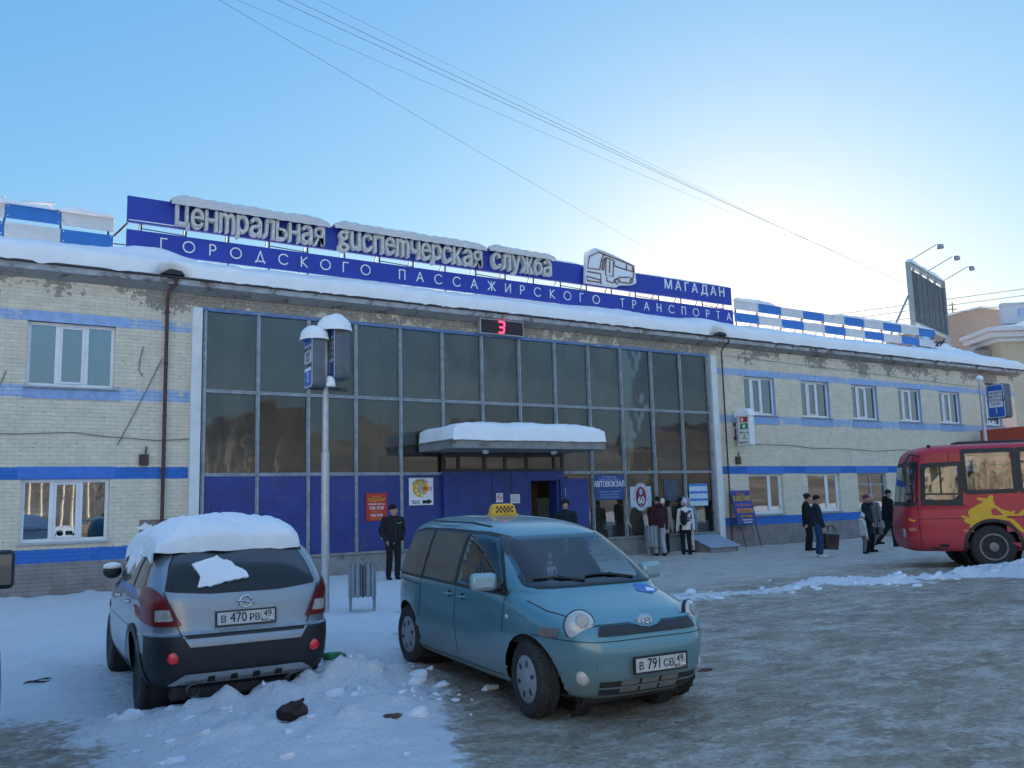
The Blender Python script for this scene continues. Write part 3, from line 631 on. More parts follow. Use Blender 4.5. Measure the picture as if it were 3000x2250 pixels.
# snow on top of words, plaque and boards
for word, x0, x1, z0, hl in WORDS:
    nl = len(word)
    def fn(u, v, x0=x0, x1=x1, z0=z0, hl=hl, nl=nl):
        x = x0-.14 + (x1-x0+.28)*u; lump = abs(math.sin(math.pi*nl*(x-x0)/(x1-x0)))**.6
        e = math.sqrt(max(0, 1-(2*u-1)**10)); first = .05*math.exp(-((x-x0-.2)/.25)**2)
        top = 9.54 + (.115+first+.03*nz(x*1.3, z0))*e + .035*lump*e
        a = v*math.pi*1.02; bot = z0+hl+.005+.02*(1-lump)
        zc = bot; hh = top-bot
        return (x, SY-.13 - .155*math.cos(a)*(1 if v < .5 else .9) + (.0 if v < .5 else 0), zc + hh*math.sin(min(a, math.pi))**.55)
    snowcap('sign_snow', {'Ц': 'lumpy snow cap along the top of the first big word on the roof sign', 'g': 'lumpy snow cap along the top of the long middle word on the roof sign', 'с': 'lumpy snow cap on the short last big word, left of the coach plaque'}[word[0]], fn, 170, 14, 'snow caps on the big sign letters', M['snow_old'])
def polycap(pts, y0, y1, h, seed):
    def fn(u, v):
        t = u*(len(pts)-1); i = min(int(t), len(pts)-2); f = t-i
        x = pts[i][0]*(1-f)+pts[i+1][0]*f; z = pts[i][1]*(1-f)+pts[i+1][1]*f; a = v*math.pi; e = max(0, 1-(2*u-1)**8)**.5
        return (x, (y0+y1)/2 - (y1-y0)/2*math.cos(a), z + h*e*(1+.5*nz(x*2.2, seed))*math.sin(a)**.7)
    return fn
snowcap('sign_snow', 'thin snow line on the sloping top of the coach plaque', polycap([(17.62,9.87),(18.06,10.06),(18.4,10.02),(19.09,9.85),(19.74,9.68)], SY-.28, SY-.08, .06, 3), 60, 8)
snowcap('sign_snow', 'thin snow strip on the blue board between last big word and coach plaque', polycap([(16.5,9.52),(17.55,9.52)], SY-.04, SY+.06, .06, 5), 30, 8)
snowcap('sign_snow', 'patchy thin snow on the board above the МАГАДАН lettering', polycap([(19.8,9.52),(24.6,9.52)], SY-.04, SY+.06, .05, 8), 60, 8)

# --- checkered boards left and right of the sign
def checkrail(name, label, x0, n, pitch, zlo, zhi, h, first, slope=0, y=SY):
    t = thing(name, label, 'board', (0, y, 7.3)); random.seed(int(x0*10))
    for r_, z in ((0, zhi), (1, zlo)):
        for k in range(n):
            a = x0 + k*pitch; dz = slope*(a-x0); blue = (k + r_ + first) % 2 == 0
            p = MB(); yy = random.uniform(-.01, .01); p.box(a+.005, a+pitch-.005, -.02+yy, .03+yy, z-7.3+dz, z+h-7.3+dz); pn = p.build('panel', M['board_blue'] if blue else M['board_white'], t, bevel=.004)
            b_ = MB()
            for bx in (a+.06, a+pitch-.06):
                for bz in (z-7.3+dz+.05, z+h-7.3+dz-.05): b_.lathe([(.0001, -.035), (.014, -.032), (.014, -.02)], 8, (bx, 0, bz), 'y')
            b_.build('bolt', M['letter_white'], pn)
    for k in range(0, n+1):
        p = MB(); a = x0 + k*pitch + (.12 if k == 0 else -.12 if k == n else 0); p.tube([(a, .06, -.02), (a, .06, zhi+h-7.3-.02+slope*k*pitch)], .025, 6); p.tube([(a, .06, zhi-7.3), (a, 1.0, .4)], .015, 5); p.build('post', M['dark_metal'], t)
    return t
checkrail('checker_board', 'blue and white checkered roof boards left of the big sign, white paint peeling', -3.61, 6, 1.155, 8.13, 8.56, .33, 0)
checkrail('checker_board', 'long blue and white checkered roof boards right of the big sign', 24.78, 10, 1.30, 8.27, 8.74, .34, 1, -.006)
for (a, b_, h, s2, lab) in ((-3.6, 2.1, .10, 1, 'thin snow strip along the left part of the left checkered boards'), (2.1, 3.3, .13, 4, 'rounded snow ridge on the last white board left of the roof sign')):
    snowcap('board_snow', lab, polycap([(a, 8.89), (b_, 8.89)], SY-.10, SY+.12, h, s2), 50, 8)
snowcap('board_snow', 'snow heap on the first white board right of the roof sign', polycap([(24.8, 9.08), (27.0, 9.07)], SY-.06, SY+.1, .14, 6), 40, 8)
snowcap('board_snow', 'snow strip along the far half of the right checkered boards', polycap([(30.5, 9.05), (37.7, 9.0)], SY-.06, SY+.1, .10, 9), 60, 8)
# frosted ladder end lying above the left boards
p = MB(); p.tube([(1.0, SY+.3, 9.02), (2.05, SY+.2, 9.12)], .035, 7); p.tube([(1.0, SY+.5, 9.02), (2.0, SY+.4, 9.1)], .03, 7)
for k in range(6): p.tube([(1.05+k*.18, SY+.3, 9.03+k*.017), (1.03+k*.18, SY+.5, 9.02+k*.016)], .018, 5)
p.tube([(1.0, SY+.4, 8.9), (1.0, SY+.4, 9.2)], .03, 6)
tag(p.build('frosted_ladder', M['snow_old'], None, smooth=60), 'frost-covered ladder end sticking out above the left checkered boards', 'ladder')
# --- tall billboard seen from behind at the far end of the roof
A = Vector((37.9, 23.72, 0)); Bv = Vector((43.6, 25.4, 0)); u_ = (Bv-A).normalized(); n_ = Vector((u_.y, -u_.x, 0)); Lb = (Bv-A).length
BB = thing('rooftop_billboard', 'tall dark wooden-backed billboard seen from behind on the far roof end', 'billboard', (A.x, A.y, 8.0), math.atan2(u_.y, u_.x))
zb, zt = 9.58-8, 12.5-8
random.seed(9); p = MB(); x = .12
while x < Lb-.12:
    w_ = random.uniform(.3, .5); p.box(x, min(x+w_-.02, Lb-.1), -.02+random.uniform(-.03, .03), .04, zb+.1, zt-.32); x += w_
p.build('board_panel', plain('weathered_hoarding', (.10, .105, .12), .8, var=.35, vs=4), BB)
p = MB(); p.box(0, .12, -.1, .1, -.4, zt); p.box(Lb-.12, Lb, -.1, .1, -.7, zt); p.box(.12, Lb-.12, -.08, .08, zt-.14, zt); p.box(.12, Lb-.12, -.08, .08, zb, zb+.1)
for k in range(1, 5): p.box(Lb*k/5-.04, Lb*k/5+.04, .05, .15, zb, zt)
p.build('frame', M['grey_metal'], BB)
p = MB(); p.tube([(.05, .1, 2.9), (-1.6, .9, .2)], .05, 6); p.tube([(Lb-.1, .1, 3.2), (Lb-.6, 1.7, .0)], .05, 6); p.build('brace', M['grey_metal'], BB)
for k, xx in enumerate((.15, Lb*.5, Lb-.2)):
    p = MB(); p.tube([(xx, 0, zt), (xx+.02, -.15, zt+.12), (xx+.1, -1.25, zt+.62), (xx+.1, -1.35, zt+.60)], .022, 6); la = p.build('lamp_arm', M['light_metal'], BB)
    q = MB(); q.lathe([(.02, .05), (.14, 0), (.16, -.16), (.05, -.2)], 14, (xx+.1, -1.42, zt+.58)); q.build('lamp_head', M['grey_metal'], la, smooth=50)
def fn(u, v):
    q = A + u_*(Lb*u) + n_*(.13*math.cos(math.pi*v)); return (q.x, q.y, 12.5 + .22*math.sin(math.pi*v)**.7*(1-(2*u-1)**10)**.5*(1+.4*nz(u*5)))
snowcap('billboard_snow', 'snow ridge along the top edge of the tall roof billboard', fn, 40, 8)
# heap of snow-covered junk at the billboard foot
random.seed(12); p = MB()
for k in range(26):
    a = random.uniform(0, 1); c = Vector((37.6+2.6*a, 22.7+.5*a+random.uniform(-.3, .3), 8.15+.35*random.random()*(1-a*.5)))
    p.tube([c, c+Vector((random.uniform(-.3, .5), random.uniform(-.2, .2), random.uniform(.05, .4)))], .03, 5)
tag(p.build('scrap_heap', M['black'], None), 'dark tangled scrap heap under snow at the end of the checkered boards', 'scrap', kind='stuff')
snowcap('scrap_snow', 'uneven snow drift over the dark scrap heap below the billboard', lambda u, v: (37.3+3.6*u, 22.6+.9*v, 8.05 + .55*math.sin(math.pi*v)**.6*(1-u*.75)*(1+.5*nz(u*5, v*3)) + .12), 40, 14)
# ================================================================ GROUND
LEFTB = [(5.6, 3.0), (5.9, 3.15), (7.3, 3.75), (9.0, 4.35), (10.5, 5.0), (12.4, 5.9), (14.3, 6.7)]     # (y, x) right edge of the trodden snow field
def leftedge(y):
    if y <= LEFTB[0][0]: return LEFTB[0][1] - (LEFTB[0][0]-y)*.55
    for (a, xa), (b_, xb) in zip(LEFTB[:-1], LEFTB[1:]):
        if y <= b_: return xa + (xb-xa)*(y-a)/(b_-a)
    return 6.7 + (y-14.3)*.9
RIDGE = [(9.5, 12.6, .02), (11.2, 12.2, .05), (13.0, 11.9, .05), (15.0, 11.8, .09), (16.4, 11.2, .12), (17.6, 11.1, .09), (19.0, 10.3, .20), (20.6, 9.9, .36), (22.5, 9.7, .40), (25, 9.6, .3), (33, 9.8, .2)]
def seg_d(x, y, pts):
    best = (9e9, 0)
    for a, b_ in zip(pts[:-1], pts[1:]):
        dx, dy = b_[0]-a[0], b_[1]-a[1]; t = min(1, max(0, ((x-a[0])*dx+(y-a[1])*dy)/(dx*dx+dy*dy)))
        d = math.hypot(x-a[0]-t*dx, y-a[1]-t*dy)
        if d < best[0]: best = (d, a[2]+(b_[2]-a[2])*t)
    return best
MOUND = [(1.55, 8.25, .05), (1.95, 8.25, .12), (2.35, 8.3, .13), (2.8, 8.3, .17), (3.3, 8.35, .21), (3.75, 8.5, .15), (4.15, 8.7, .06)]
MOUND2 = [(2.3, 7.3, .08), (2.9, 7.2, .12), (3.3, 7.6, .10), (3.7, 8.2, .05)]
def ground(x, y):
    """height, clean-snow amount, trampled amount"""
    n1 = fbm(x, y, .5, 3); n2 = fbm(x+5, y-3, 1.7, 4); n3 = fbm(x, y, 5.5, 3)
    ed = leftedge(y) + .45*n2
    left = sst(.75, -.45, x-ed)
    left *= 1 - .75*sst(1.9, .7, x + .5*n2 - max(0, (y-9.5))*.0)*sst(10.2, 8.4, y+.8*n1)*.9       # dirty corner at the lower left
    z = .02*n1 + .012*n2*left + .006*n3
    z += left*(.03 + .06*max(0, n2) + (.055*max(0, n3) + .03*max(0, fbm(x+3, y, 9, 3)))*sst(10.8, 8.5, y))
    for ml, wd_, lump in ((MOUND, .34, 1), (MOUND2, .5, 1)):
        d, h = seg_d(x, y, ml)
        if d < 1.4: z += h*math.exp(-(d/wd_)**2)*(1+1.0*n2+.75*n3)
    d, h = seg_d(x + 1.1*fbm(x, y, .7, 3), y + .9*fbm(x+9, y, .8, 3), RIDGE); rid = 0
    if d < 2.5:
        wdd = (.26 + h*.9)*max(.35, 1+1.5*n1); core = math.exp(-(d/wdd)**2); z += max(0, h*core*(1.0+1.5*n2+.9*n3)); rid = sst(.10, .75, math.exp(-(d/(wdd*1.8))**2) + .9*n2 + .5*n3)*(.55+.45*sst(13, 18.0, x+1.5*n1))
    pave = sst(12.4, 14.0, y + .7*n1 - .12*(x-12)*(1 if x > 12 else 0))
    clean = max(left, rid)
    # rise under the rear of the teal car, hollows under the tyres of the silver one
    z += .07*sst(6.6, 9.0, y)*math.exp(-((x-5.2)/1.8)**2)*sst(13.5, 10.5, y)
    z += .05*math.exp(-((y-21.5)/.5)**2)*(1+2*n2)*(1 if X0 < x < 60 else 0)
    g_ = math.exp(-((y-21.45)/.3)**2) if X0 < x < 43 else 0
    clean = max(clean, g_*.8*sst(-.2, .3, n2))
    tr_ = sst(1.0, 1.75, x+.25*n2)*sst(3.75, 3.2, x)*sst(8.7, 9.05, y)*sst(13.2, 12.3, y); z -= .10*tr_; clean *= 1-.4*tr_
    # dirty ice under and around the teal car, faint wheel tracks across the forecourt
    dirt = .9*math.exp(-((x-5.4)/1.35)**4-((y-8.1)/2.1)**4) + .5*math.exp(-((x-2.6)/.9)**4-((y-9.0)/.5)**2)
    for ty in (7.4, 8.9, 10.6):
        for dy in (0, 1.45):
            dd = abs(y + dy*.5 - ty - .06*(x-10) - .5*fbm(x*.12, ty, 1, 2)); dirt = max(dirt, .55*math.exp(-(dd/.16)**2)*sst(6.5, 9, x)*max(0, .6+1.4*n1))
    return z, clean, pave, dirt*(.7+1.2*n2)
def axis(spans):
    out = []
    for a, b_, st in spans:
        n = max(1, round((b_-a)/st)); out += [a+(b_-a)*i/n for i in range(n)]
    return out + [spans[-1][1]]
gxs = axis([(-1200, -200, 500), (-200, -40, 40), (-40, -8, 4), (-8, 0, .3), (0, 7, .055), (7, 13, .11), (13, 25, .12), (25, 45, .5), (45, 120, 15), (120, 1500, 345)])
gys = axis([(-600, -100, 125), (-100, -10, 10), (-10, 2, 1), (2, 5.2, .12), (5.2, 9.6, .05), (9.6, 13.5, .09), (13.5, 22, .25), (22, 40, 3), (40, 140, 20), (140, 1500, 340)])
me = bpy.data.meshes.new('ground'); vs = []; ca = []; pa = []; da = []
for y in gys:
    for x in gxs:
        if -8 <= x <= 60 and 1 <= y <= 22.5: z, c, p, d_ = ground(x, y)
        else: z, c, p, d_ = 0, (.9 if y < 0 else .3), .8, 0  # unseen ground behind the camera made cleaner snow to bounce more light
        vs.append((x, y, z)); ca.append(c); pa.append(p); da.append(d_)
nx_ = len(gxs)
me.from_pydata(vs, [], [(j*nx_+i, j*nx_+i+1, (j+1)*nx_+i+1, (j+1)*nx_+i) for j in range(len(gys)-1) for i in range(nx_-1)])
for nm, arr in (('clean', ca), ('pave', pa), ('dirt', da)):
    at_ = me.attributes.new(nm, 'FLOAT', 'POINT'); at_.data.foreach_set('value', arr)
me.polygons.foreach_set('use_smooth', [True]*len(me.polygons))
def groundmat():
    m, nt, b = newmat('trodden_snow_and_ice')
    v = coords(nt); vst = coords(nt, (.75, 1.2, 1))
    a1 = N(nt, 'ShaderNodeAttribute'); a1.attribute_name = 'clean'; a2 = N(nt, 'ShaderNodeAttribute'); a2.attribute_name = 'pave'
    nf = noisen(nt, v, 9, 8, .68); nm = noisen(nt, vst, 2.2, 8, .66, .4); nb = noisen(nt, v, .45, 5, .6); ng = noisen(nt, v, 38, 4, .7)
    ice = ramp(nt, math2(nt, 'ADD', math2(nt, 'MULTIPLY', nm, .7), math2(nt, 'MULTIPLY', nb, .3)), [(.33, (.22,.155,.10)), (.43, (.38,.30,.22)), (.52, (.50,.42,.33)), (.60, (.70,.63,.54))])
    ice = mixc(nt, math2(nt, 'MULTIPLY', maprange(nt, noisen(nt, vst, 4.2, 8, .72, .6), .50, .60), .8), ice, (.70,.65,.57))
    ice = mixc(nt, math2(nt, 'MULTIPLY', maprange(nt, noisen(nt, v, 15, 6, .75), .56, .66), .55), ice, (.17,.12,.08))
    ice = mixc(nt, math2(nt, 'MULTIPLY', maprange(nt, noisen(nt, vst, 5.5, 7, .7), .58, .68), .75), ice, (.13,.095,.07))
    pv = ramp(nt, nm, [(.32, (.50,.445,.38)), (.5, (.65,.595,.53)), (.66, (.74,.70,.64))])
    col = mixc(nt, a2.outputs['Fac'], ice, pv)
    big = noisen(nt, coords(nt, (.55, .9, 1)), .9, 6, .62, .6)
    warm = math2(nt, 'MULTIPLY', maprange(nt, big, .45, .62), math2(nt, 'SUBTRACT', 1, a2.outputs['Fac']))
    col = mixc(nt, math2(nt, 'MULTIPLY', warm, .38), col, mixc(nt, maprange(nt, nf, .35, .65), (.17,.115,.07), (.36,.27,.19)))
    grain = ramp(nt, noisen(nt, v, 17, 7, .75), [(.34, (.62,.60,.58)), (.5, (.97,.97,.97)), (.66, (1.25,1.25,1.25))])
    col = mixc(nt, math2(nt, 'SUBTRACT', 1, math2(nt, 'MULTIPLY', a2.outputs['Fac'], .55)), col, grain, 'MULTIPLY')
    a3 = N(nt, 'ShaderNodeAttribute'); a3.attribute_name = 'dirt'
    col = mixc(nt, math2(nt, 'MULTIPLY', maprange(nt, math2(nt, 'ADD', a3.outputs['Fac'], math2(nt, 'MULTIPLY', math2(nt, 'SUBTRACT', nf, .5), 1.2)), .15, .9), .75), col, (.15,.105,.07))
    k = maprange(nt, math2(nt, 'ADD', a1.outputs['Fac'], math2(nt, 'MULTIPLY', math2(nt, 'SUBTRACT', nf, .5), 1.3)), .30, .62)
    sn = ramp(nt, nm, [(.3, (.80,.82,.85)), (.6, (.88,.89,.91))])
    col = mixc(nt, k, col, sn)
    col = mixc(nt, maprange(nt, ng, .70, .76), col, (.10,.085,.07))       # grit
    nt.links.new(col, b.inputs['Base Color'])
    nt.links.new(maprange(nt, math2(nt, 'ADD', k, math2(nt, 'MULTIPLY', nf, .4)), .1, 1.1, .42, .85), b.inputs['Roughness'])
    b.inputs['Specular IOR Level'].default_value = .35
    bump(nt, b, math2(nt, 'ADD', math2(nt, 'ADD', nf, math2(nt, 'MULTIPLY', ng, .5)), math2(nt, 'MULTIPLY', noisen(nt, v, 16, 5, .65), .8)), 1.0, .07); return m
M['ground'] = groundmat(); me.materials.append(M['ground'])
tag(link('snowy_ground', me), 'trodden snow and dirty ice of the station forecourt', 'ground', kind='structure')
def gz(x, y): return ground(x, y)[0]

# loose snow clods along the heaps
random.seed(21); p = MB()
for k in range(190):
    if k < 70: x = random.uniform(1.3, 4.6); y = 7.9+random.gauss(-.2, .7)
    elif k < 85: x = random.uniform(3.6, 5.2); y = random.uniform(8.5, 12)
    else:
        t = random.random()**.7*(len(RIDGE)-3); i = int(t); f = t-i; x = RIDGE[i][0]*(1-f)+RIDGE[i+1][0]*f; y = RIDGE[i][1]*(1-f)+RIDGE[i+1][1]*f + random.gauss(0, .45)
    r = min(.075, .015*math.exp(abs(random.gauss(0, .75))))*(1 if k < 85 else 1.15); z = gz(x, y)
    n0 = len(p.v); p.ball((x, y, z-.2*r), (r*random.uniform(.8, 1.7), r*random.uniform(.7, 1.5), r*random.uniform(.7, 1.1)), 11, 8)
    for q in range(n0, len(p.v)):
        c = p.v[q]; d = .8*r*nz(c[0], c[1], c[2], .9/r); p.v[q] = (c[0]+d, c[1]-d*.7, c[2]+d*.8)
tag(p.build('snow_clods', M['snow_clod'], None, smooth=60), 'loose snow clods scattered over the snow heaps', 'snow', kind='stuff')

# ================================================================ WALL SIGNS AND POSTERS
def board(name, label, x0, x1, z0, z1, mt, th=.02, y=FY-.045, cat='sign', group=None):
    t = thing(name, label, cat, ((x0+x1)/2, y, (z0+z1)/2), 0, group)
    p = MB(); p.box(x0-(x0+x1)/2, x1-(x0+x1)/2, -th, 0, z0-(z0+z1)/2, z1-(z0+z1)/2); p.build('sheet', mt, t, bevel=.002); return t
def putt(t, s, mt, dx, dz, size, xs=.8, off=0.0, y=-.024, lines=1.0): return put_text(s, t, mt, (dx, y, dz), size, .002, xs, off, lines=lines)
t = board('opening_hours_poster', 'red poster with yellow and white opening-hours lettering on the blue panels', 9.52, 10.12, 1.40, 2.13, M['red'])
putt(t, 'МАГАЗИН', M['yellow'], 0, .27, .07); putt(t, '"ПОДАРКИ"', M['yellow'], 0, .18, .12, .75, .012); putt(t, 'РЕЖИМ РАБОТЫ', M['paper'], 0, .07, .07)
putt(t, '9.00-19.30', M['paper'], 0, -.03, .12, .8, .012); putt(t, 'СУББОТА', M['yellow'], 0, -.13, .06); putt(t, '9.00-18.00', M['paper'], 0, -.22, .10, .8, .012); putt(t, 'БЕЗ ПЕРЕРЫВА', M['yellow'], 0, -.31, .06)
t = board('phone_shop_poster', 'white poster with a yellow ball, red hours and a black arrow pointing right', 10.78, 11.52, 1.78, 2.52, M['paper'])
p = MB(); p.prism(arc(-.03, .08, .235, 0, 360, 26)[:-1], 'y', -.026, -.021); p.build('yellow_ball', M['yellow'], t)
for (a, b_, r) in ((-.16, .03, .028), (-.14, .14, .024), (-.12, -.06, .026), (.02, -.1, .034), (.1, -.09, .026), (.14, -.03, .02)):
    p = MB(); p.prism([(x*1, z*1) for x, z in arc(a, b_, r, 0, 360, 10)[:-1]], 'y', -.030, -.026); p.build('spot', M['paper'], t)
p = MB(); p.box(-.05, .02, -.032, -.026, -.06, .25); p.build('phone_shape', M['pale_blue'], t)
putt(t, '09-21', M['red'], .19, .07, .15, .8, .02, -.036)
for k, (ch, a) in enumerate(zip('Аккредитов'[:8], range(8))):
    an = R(150-a*16); o = put_text(ch, t, M['red'] if k in (0, 7) else M['ink'], (-.03+.27*math.cos(an), -.034, .08+.25*math.sin(an)), .10, .002, .9, .015, 0); o.rotation_euler = (0, -(an-math.pi/2), 0)
putt(t, 'TELE2', M['ink'], -.18, -.29, .125, .85, .02)
p = MB(); p.prism([(.03,-.33),(.20,-.33),(.20,-.36),(.34,-.28),(.20,-.20),(.20,-.24),(.03,-.24)], 'y', -.024, -.02); p.build('arrow', M['ink'], t)
def nosmoke(x, z, lab):
    t = board('no_smoking_sign', lab, x-.115, x+.115, z-.13, z+.13, M['paper'], .006, LY-.014 if x < 16 else FY-.08, group='no-smoking signs by the entrance')
    p = MB(); o_, i_ = arc(0, .01, .09, 0, 360, 24), arc(0, .01, .07, 0, 360, 24); p.add([(a, -.009, b_) for a, b_ in o_]+[(a, -.009, b_) for a, b_ in i_], [(i, i+1, 26+i, 25+i) for i in range(24)])
    p.obox((0, -.0085, .01), (.06, 0, -.06), (.006, 0, .006), (0, .001, 0)); p.build('prohibition_ring', M['red'], t)
    p = MB(); p.box(-.05, .05, -.0075, -.006, 0, .02); p.build('cigarette', M['ink'], t)
nosmoke(13.60, 1.93, 'small square no-smoking sign on the closed blue lobby panel'); nosmoke(16.78, 1.80, 'small square no-smoking sign on the frame right of the open door')
t = board('paper_notice', 'small blank-looking white paper notice on the blue panel left of the doorway', 13.98, 14.30, 1.76, 2.02, M['paper'], .004, LY-.012, 'notice')
for k in range(6): putt(t, 'объявление для пассажиров'[:20+k], M['grey_metal'], 0, .09-.035*k, .03, .7, 0, -.006)
t = board('station_sign', 'dark blue bus station sign reading АВТОВОКЗАЛ right of the open door', 17.14, 18.30, 1.78, 2.55, plain('station_sign_blue', (.02, .06, .22), .4, var=.1), .03, FY-.08)
putt(t, 'АВТОВОКЗАЛ', M['letter_white'], 0, .10, .25, .72, .015, -.034)
for k, s in enumerate(('МУП города Магадана', '«Комбинат зеленого хозяйства»')): putt(t, s, M['pale_blue'], 0, .33-.07*k, .065, .8, .01, -.034)
for k, s in enumerate(('Режим работы: с 8.00 до 20.00', 'Адрес: проспект Ленина, 1', 'без перерыва и выходных')): putt(t, s, M['pale_blue'], 0, -.13-.085*k, .075, .8, .01, -.034)
# oval anniversary sticker
t = board('anniversary_sticker', 'pale square window sticker with a maroon oval bearing the number 60', 18.66, 19.55, 1.52, 2.18, plain('pale_sticker', (.42, .52, .62), .6, var=.06), .006, FY+.018)
def oval(rx, rz, m_, y0, y1, nm, n=30):
    p = MB(); p.prism([(rx*math.cos(2*math.pi*i/n), rz*math.sin(2*math.pi*i/n)) for i in range(n)], 'y', y0, y1); p.build(nm, m_, t)
mar = plain('maroon', (.18, .02, .03), .5)
oval(.34, .45, plain('pale_oval', (.50, .58, .66), .6, var=.06), -.009, -.006, 'outer_oval'); oval(.225, .33, mar, -.012, -.009, 'inner_oval')
putt(t, '60', M['letter_white'], .0, -.12, .33, .85, .02, -.016); putt(t, 'лет', M['letter_white'], 0, -.27, .08, .8, 0, -.016)
p = MB(); p.ball((0, -.013, .16), (.07, .004, .10)); p.build('crest', M['pale_blue'], t)
for k, ch in enumerate('МАГАДАНСКАЯ ОБЛАСТЬ'):
    an = R(195-k*11.6); o = put_text(ch, t, mar, (.285*math.cos(an), -.011, .40*math.sin(an)), .085, .001, .9, .012); o.rotation_euler = (0, -(an-math.pi/2), 0)
t = board('timetable_board', 'pale blue timetable board of nine sheets behind the last hall window', 21.22, 22.08, 1.50, 2.24, plain('timetable_blue', (.30, .46, .58), .6, var=.06), .012, FY+.0)
for r_ in range(3):
    p = MB(); p.box(-.42, .42, -.016, -.012, .29-r_*.245, .36-r_*.245); p.build('heading_bar', M['blue_paint'], t)
    for c_ in range(3):
        p = MB(); p.box(-.41+c_*.28, -.15+c_*.28, -.015, -.012, .125-r_*.245, .28-r_*.245); p.build('sheet_page', plain('sheet', (.5, .62, .70), .7, var=.05), t)
# dark poster behind the glass
t = board('window_poster', 'dark shiny blue poster behind the glass next to the timetable board', 20.12, 20.75, 1.72, 2.4, plain('dark_poster', (.03, .06, .11), .3, var=.6, vs=5), .006, FY+.015, 'poster')
# LED temperature display
LD = thing('led_display', 'black LED display with a red glowing number 3 under the eaves', 'display', (13.8, FY-.22, 6.91))
p = MB(); p.box(-.76, .76, -.02, .18, -.23, .23); p.build('casing', M['light_metal'], LD, bevel=.01)
p = MB(); p.box(-.73, .73, -.026, -.02, -.2, .2); p.build('screen', plain('led_screen', (.02, .006, .01), .5), LD)
rm, nt, b = newmat('red_led'); b.inputs['Base Color'].default_value = (.3, .01, .02, 1); b.inputs['Emission Color'].default_value = (1, .02, .06, 1); b.inputs['Emission Strength'].default_value = 3.2
p = MB(); W = .19; H = .15
segs = [((-.10, .16), (.07, .16)), ((-.08, 0), (.06, 0)), ((-.11, -.16), (.05, -.16)), ((.085, .15), (.08, .02)), ((.075, -.02), (.065, -.15))]
for (a, b_) in segs: p.tube([(a[0]-.02, -.034, a[1]), (b_[0]-.02, -.034, b_[1])], .02, 6)
p.build('lit_digit', rm, LD)
# payment light box on the wall
t = thing('payment_lightbox', 'white projecting light box about bill payments on the right brick wing', 'sign', (23.62, FY-.05, 4.05))
p = MB(); p.box(-.13, .13, -.72, -.10, -.52, .52); p.build('casing', M['white_pvc'], t, bevel=.02)
p = MB(); p.box(-.10, .10, -.10, .04, -.3, -.2); p.box(-.10, .10, -.10, .04, .2, .3); p.box(-.02, .25, -.16, .05, -.28, .1); p.build('bracket', M['dark_metal'], t)
def onside(s, mt, yy, zz, size, xs=.8, off=0.01, spin=0):
    me = text_mesh(s, size, .002, xs, off)
    for v in me.vertices:
        x, z = v.co.x, v.co.z
        if spin: x, z = -z, x
        v.co = (-.134, -x, z)
    me.materials.append(mt); o = link('lettering', me, t); o.location = (0, yy, zz); return o
onside('ПРИЕМ ПЛАТЕЖЕЙ', M['red'], -.18, 0, .13, .72, .012, 1)
for (y0, y1, z0, z1, mt, nm) in ((-.66, -.30, .28, .46, M['red'], 'logo_panel'), (-.66, -.30, .04, .24, M['green'], 'logo_panel'), (-.62, -.30, -.44, -.405, M['red'], 'arrow')):
    p = MB(); p.box(-.1345, -.131, y0, y1, z0, z1); p.build(nm, mt, t)
p = MB(); p.add([(-.1345, -.24, -.42), (-.1345, -.32, -.37), (-.1345, -.32, -.47)], [(0, 1, 2)]); p.build('arrow_head', M['red'], t)
p = MB(); p.prism([(y, z) for y, z in arc(-.41, .37, .06, 0, 360, 14)[:-1]], 'x', -.138, -.134); p.build('logo_mark', M['paper'], t); onside('МТС', M['paper'], -.55, .37, .08)
p = MB(); p.prism([(y, z) for y, z in arc(-.48, .14, .07, 0, 360, 14)[:-1]], 'x', -.138, -.134); p.build('logo_mark', M['paper'], t)
onside('Мегафон', M['pale_blue'], -.48, -.08, .12, .8); onside('Билайн', M['ink'], -.48, -.28, .07)
p = MB(); p.prism([(y, z) for y, z in arc(-.48, -.19, .05, 0, 360, 14)[:-1]], 'x', -.137, -.133); p.build('logo_mark', M['yellow'], t)
snowcap('lightbox_snow', 'round snow dome on top of the white light box', slabcap(23.49, 23.75, FY-.77, FY-.15, 4.57, .26, .04, 4, .5), 20, 24)
# leaning advertising board
AB = thing('leaning_signboard', 'blue jeweller signboard on two thin legs leaning against the brick wall', 'sign', (23.55, FY-.62, .02), (R(-15), 0, 0))
p = MB(); p.box(-.52, .44, -.03, 0, .82, 2.02); p.build('panel', plain('jeweller_blue', (.03, .04, .19), .5, var=.12), AB, bevel=.004)
p = MB(); p.tube([(-.4, 0, 1.9), (-.40, 0, 0)], .02, 6); p.tube([(.36, 0, 1.9), (.36, 0, 0)], .02, 6); p.build('leg', M['dark_metal'], AB)
def ab(s, mt, dz, size, xs=.8, off=.012, bg=None):
    if bg: p = MB(); p.box(-.40, .36, -.036, -.03, dz-.07, dz+.07); p.build('colour_bar', bg, AB)
    return put_text(s, AB, mt, (-.03, -.040, dz), size, .002, xs, off)
ab('Ремонт', M['orange'], 1.90, .14); ab('ЮВЕЛИР', M['yellow'], 1.72, .25, .8, .02); ab('изготовление', M['orange'], 1.50, .13, .8, .012, M['sign_blue']); ab('ремонт изделий', plain('ab_ink', (.25, .1, .05), .6), 1.30, .10, .75, .01, M['orange'])
ab('ВСЕ РАБОТЫ', M['yellow'], 1.10, .11); ab('в здании автовокзала', M['letter_white'], .98, .07, .7); ab('тел. 602-449', M['letter_white'], .89, .09)
p = MB(); p.box(.1, .12, -.02, -.01, .45, .8); p.build('hanging_tag', M['black'], AB)
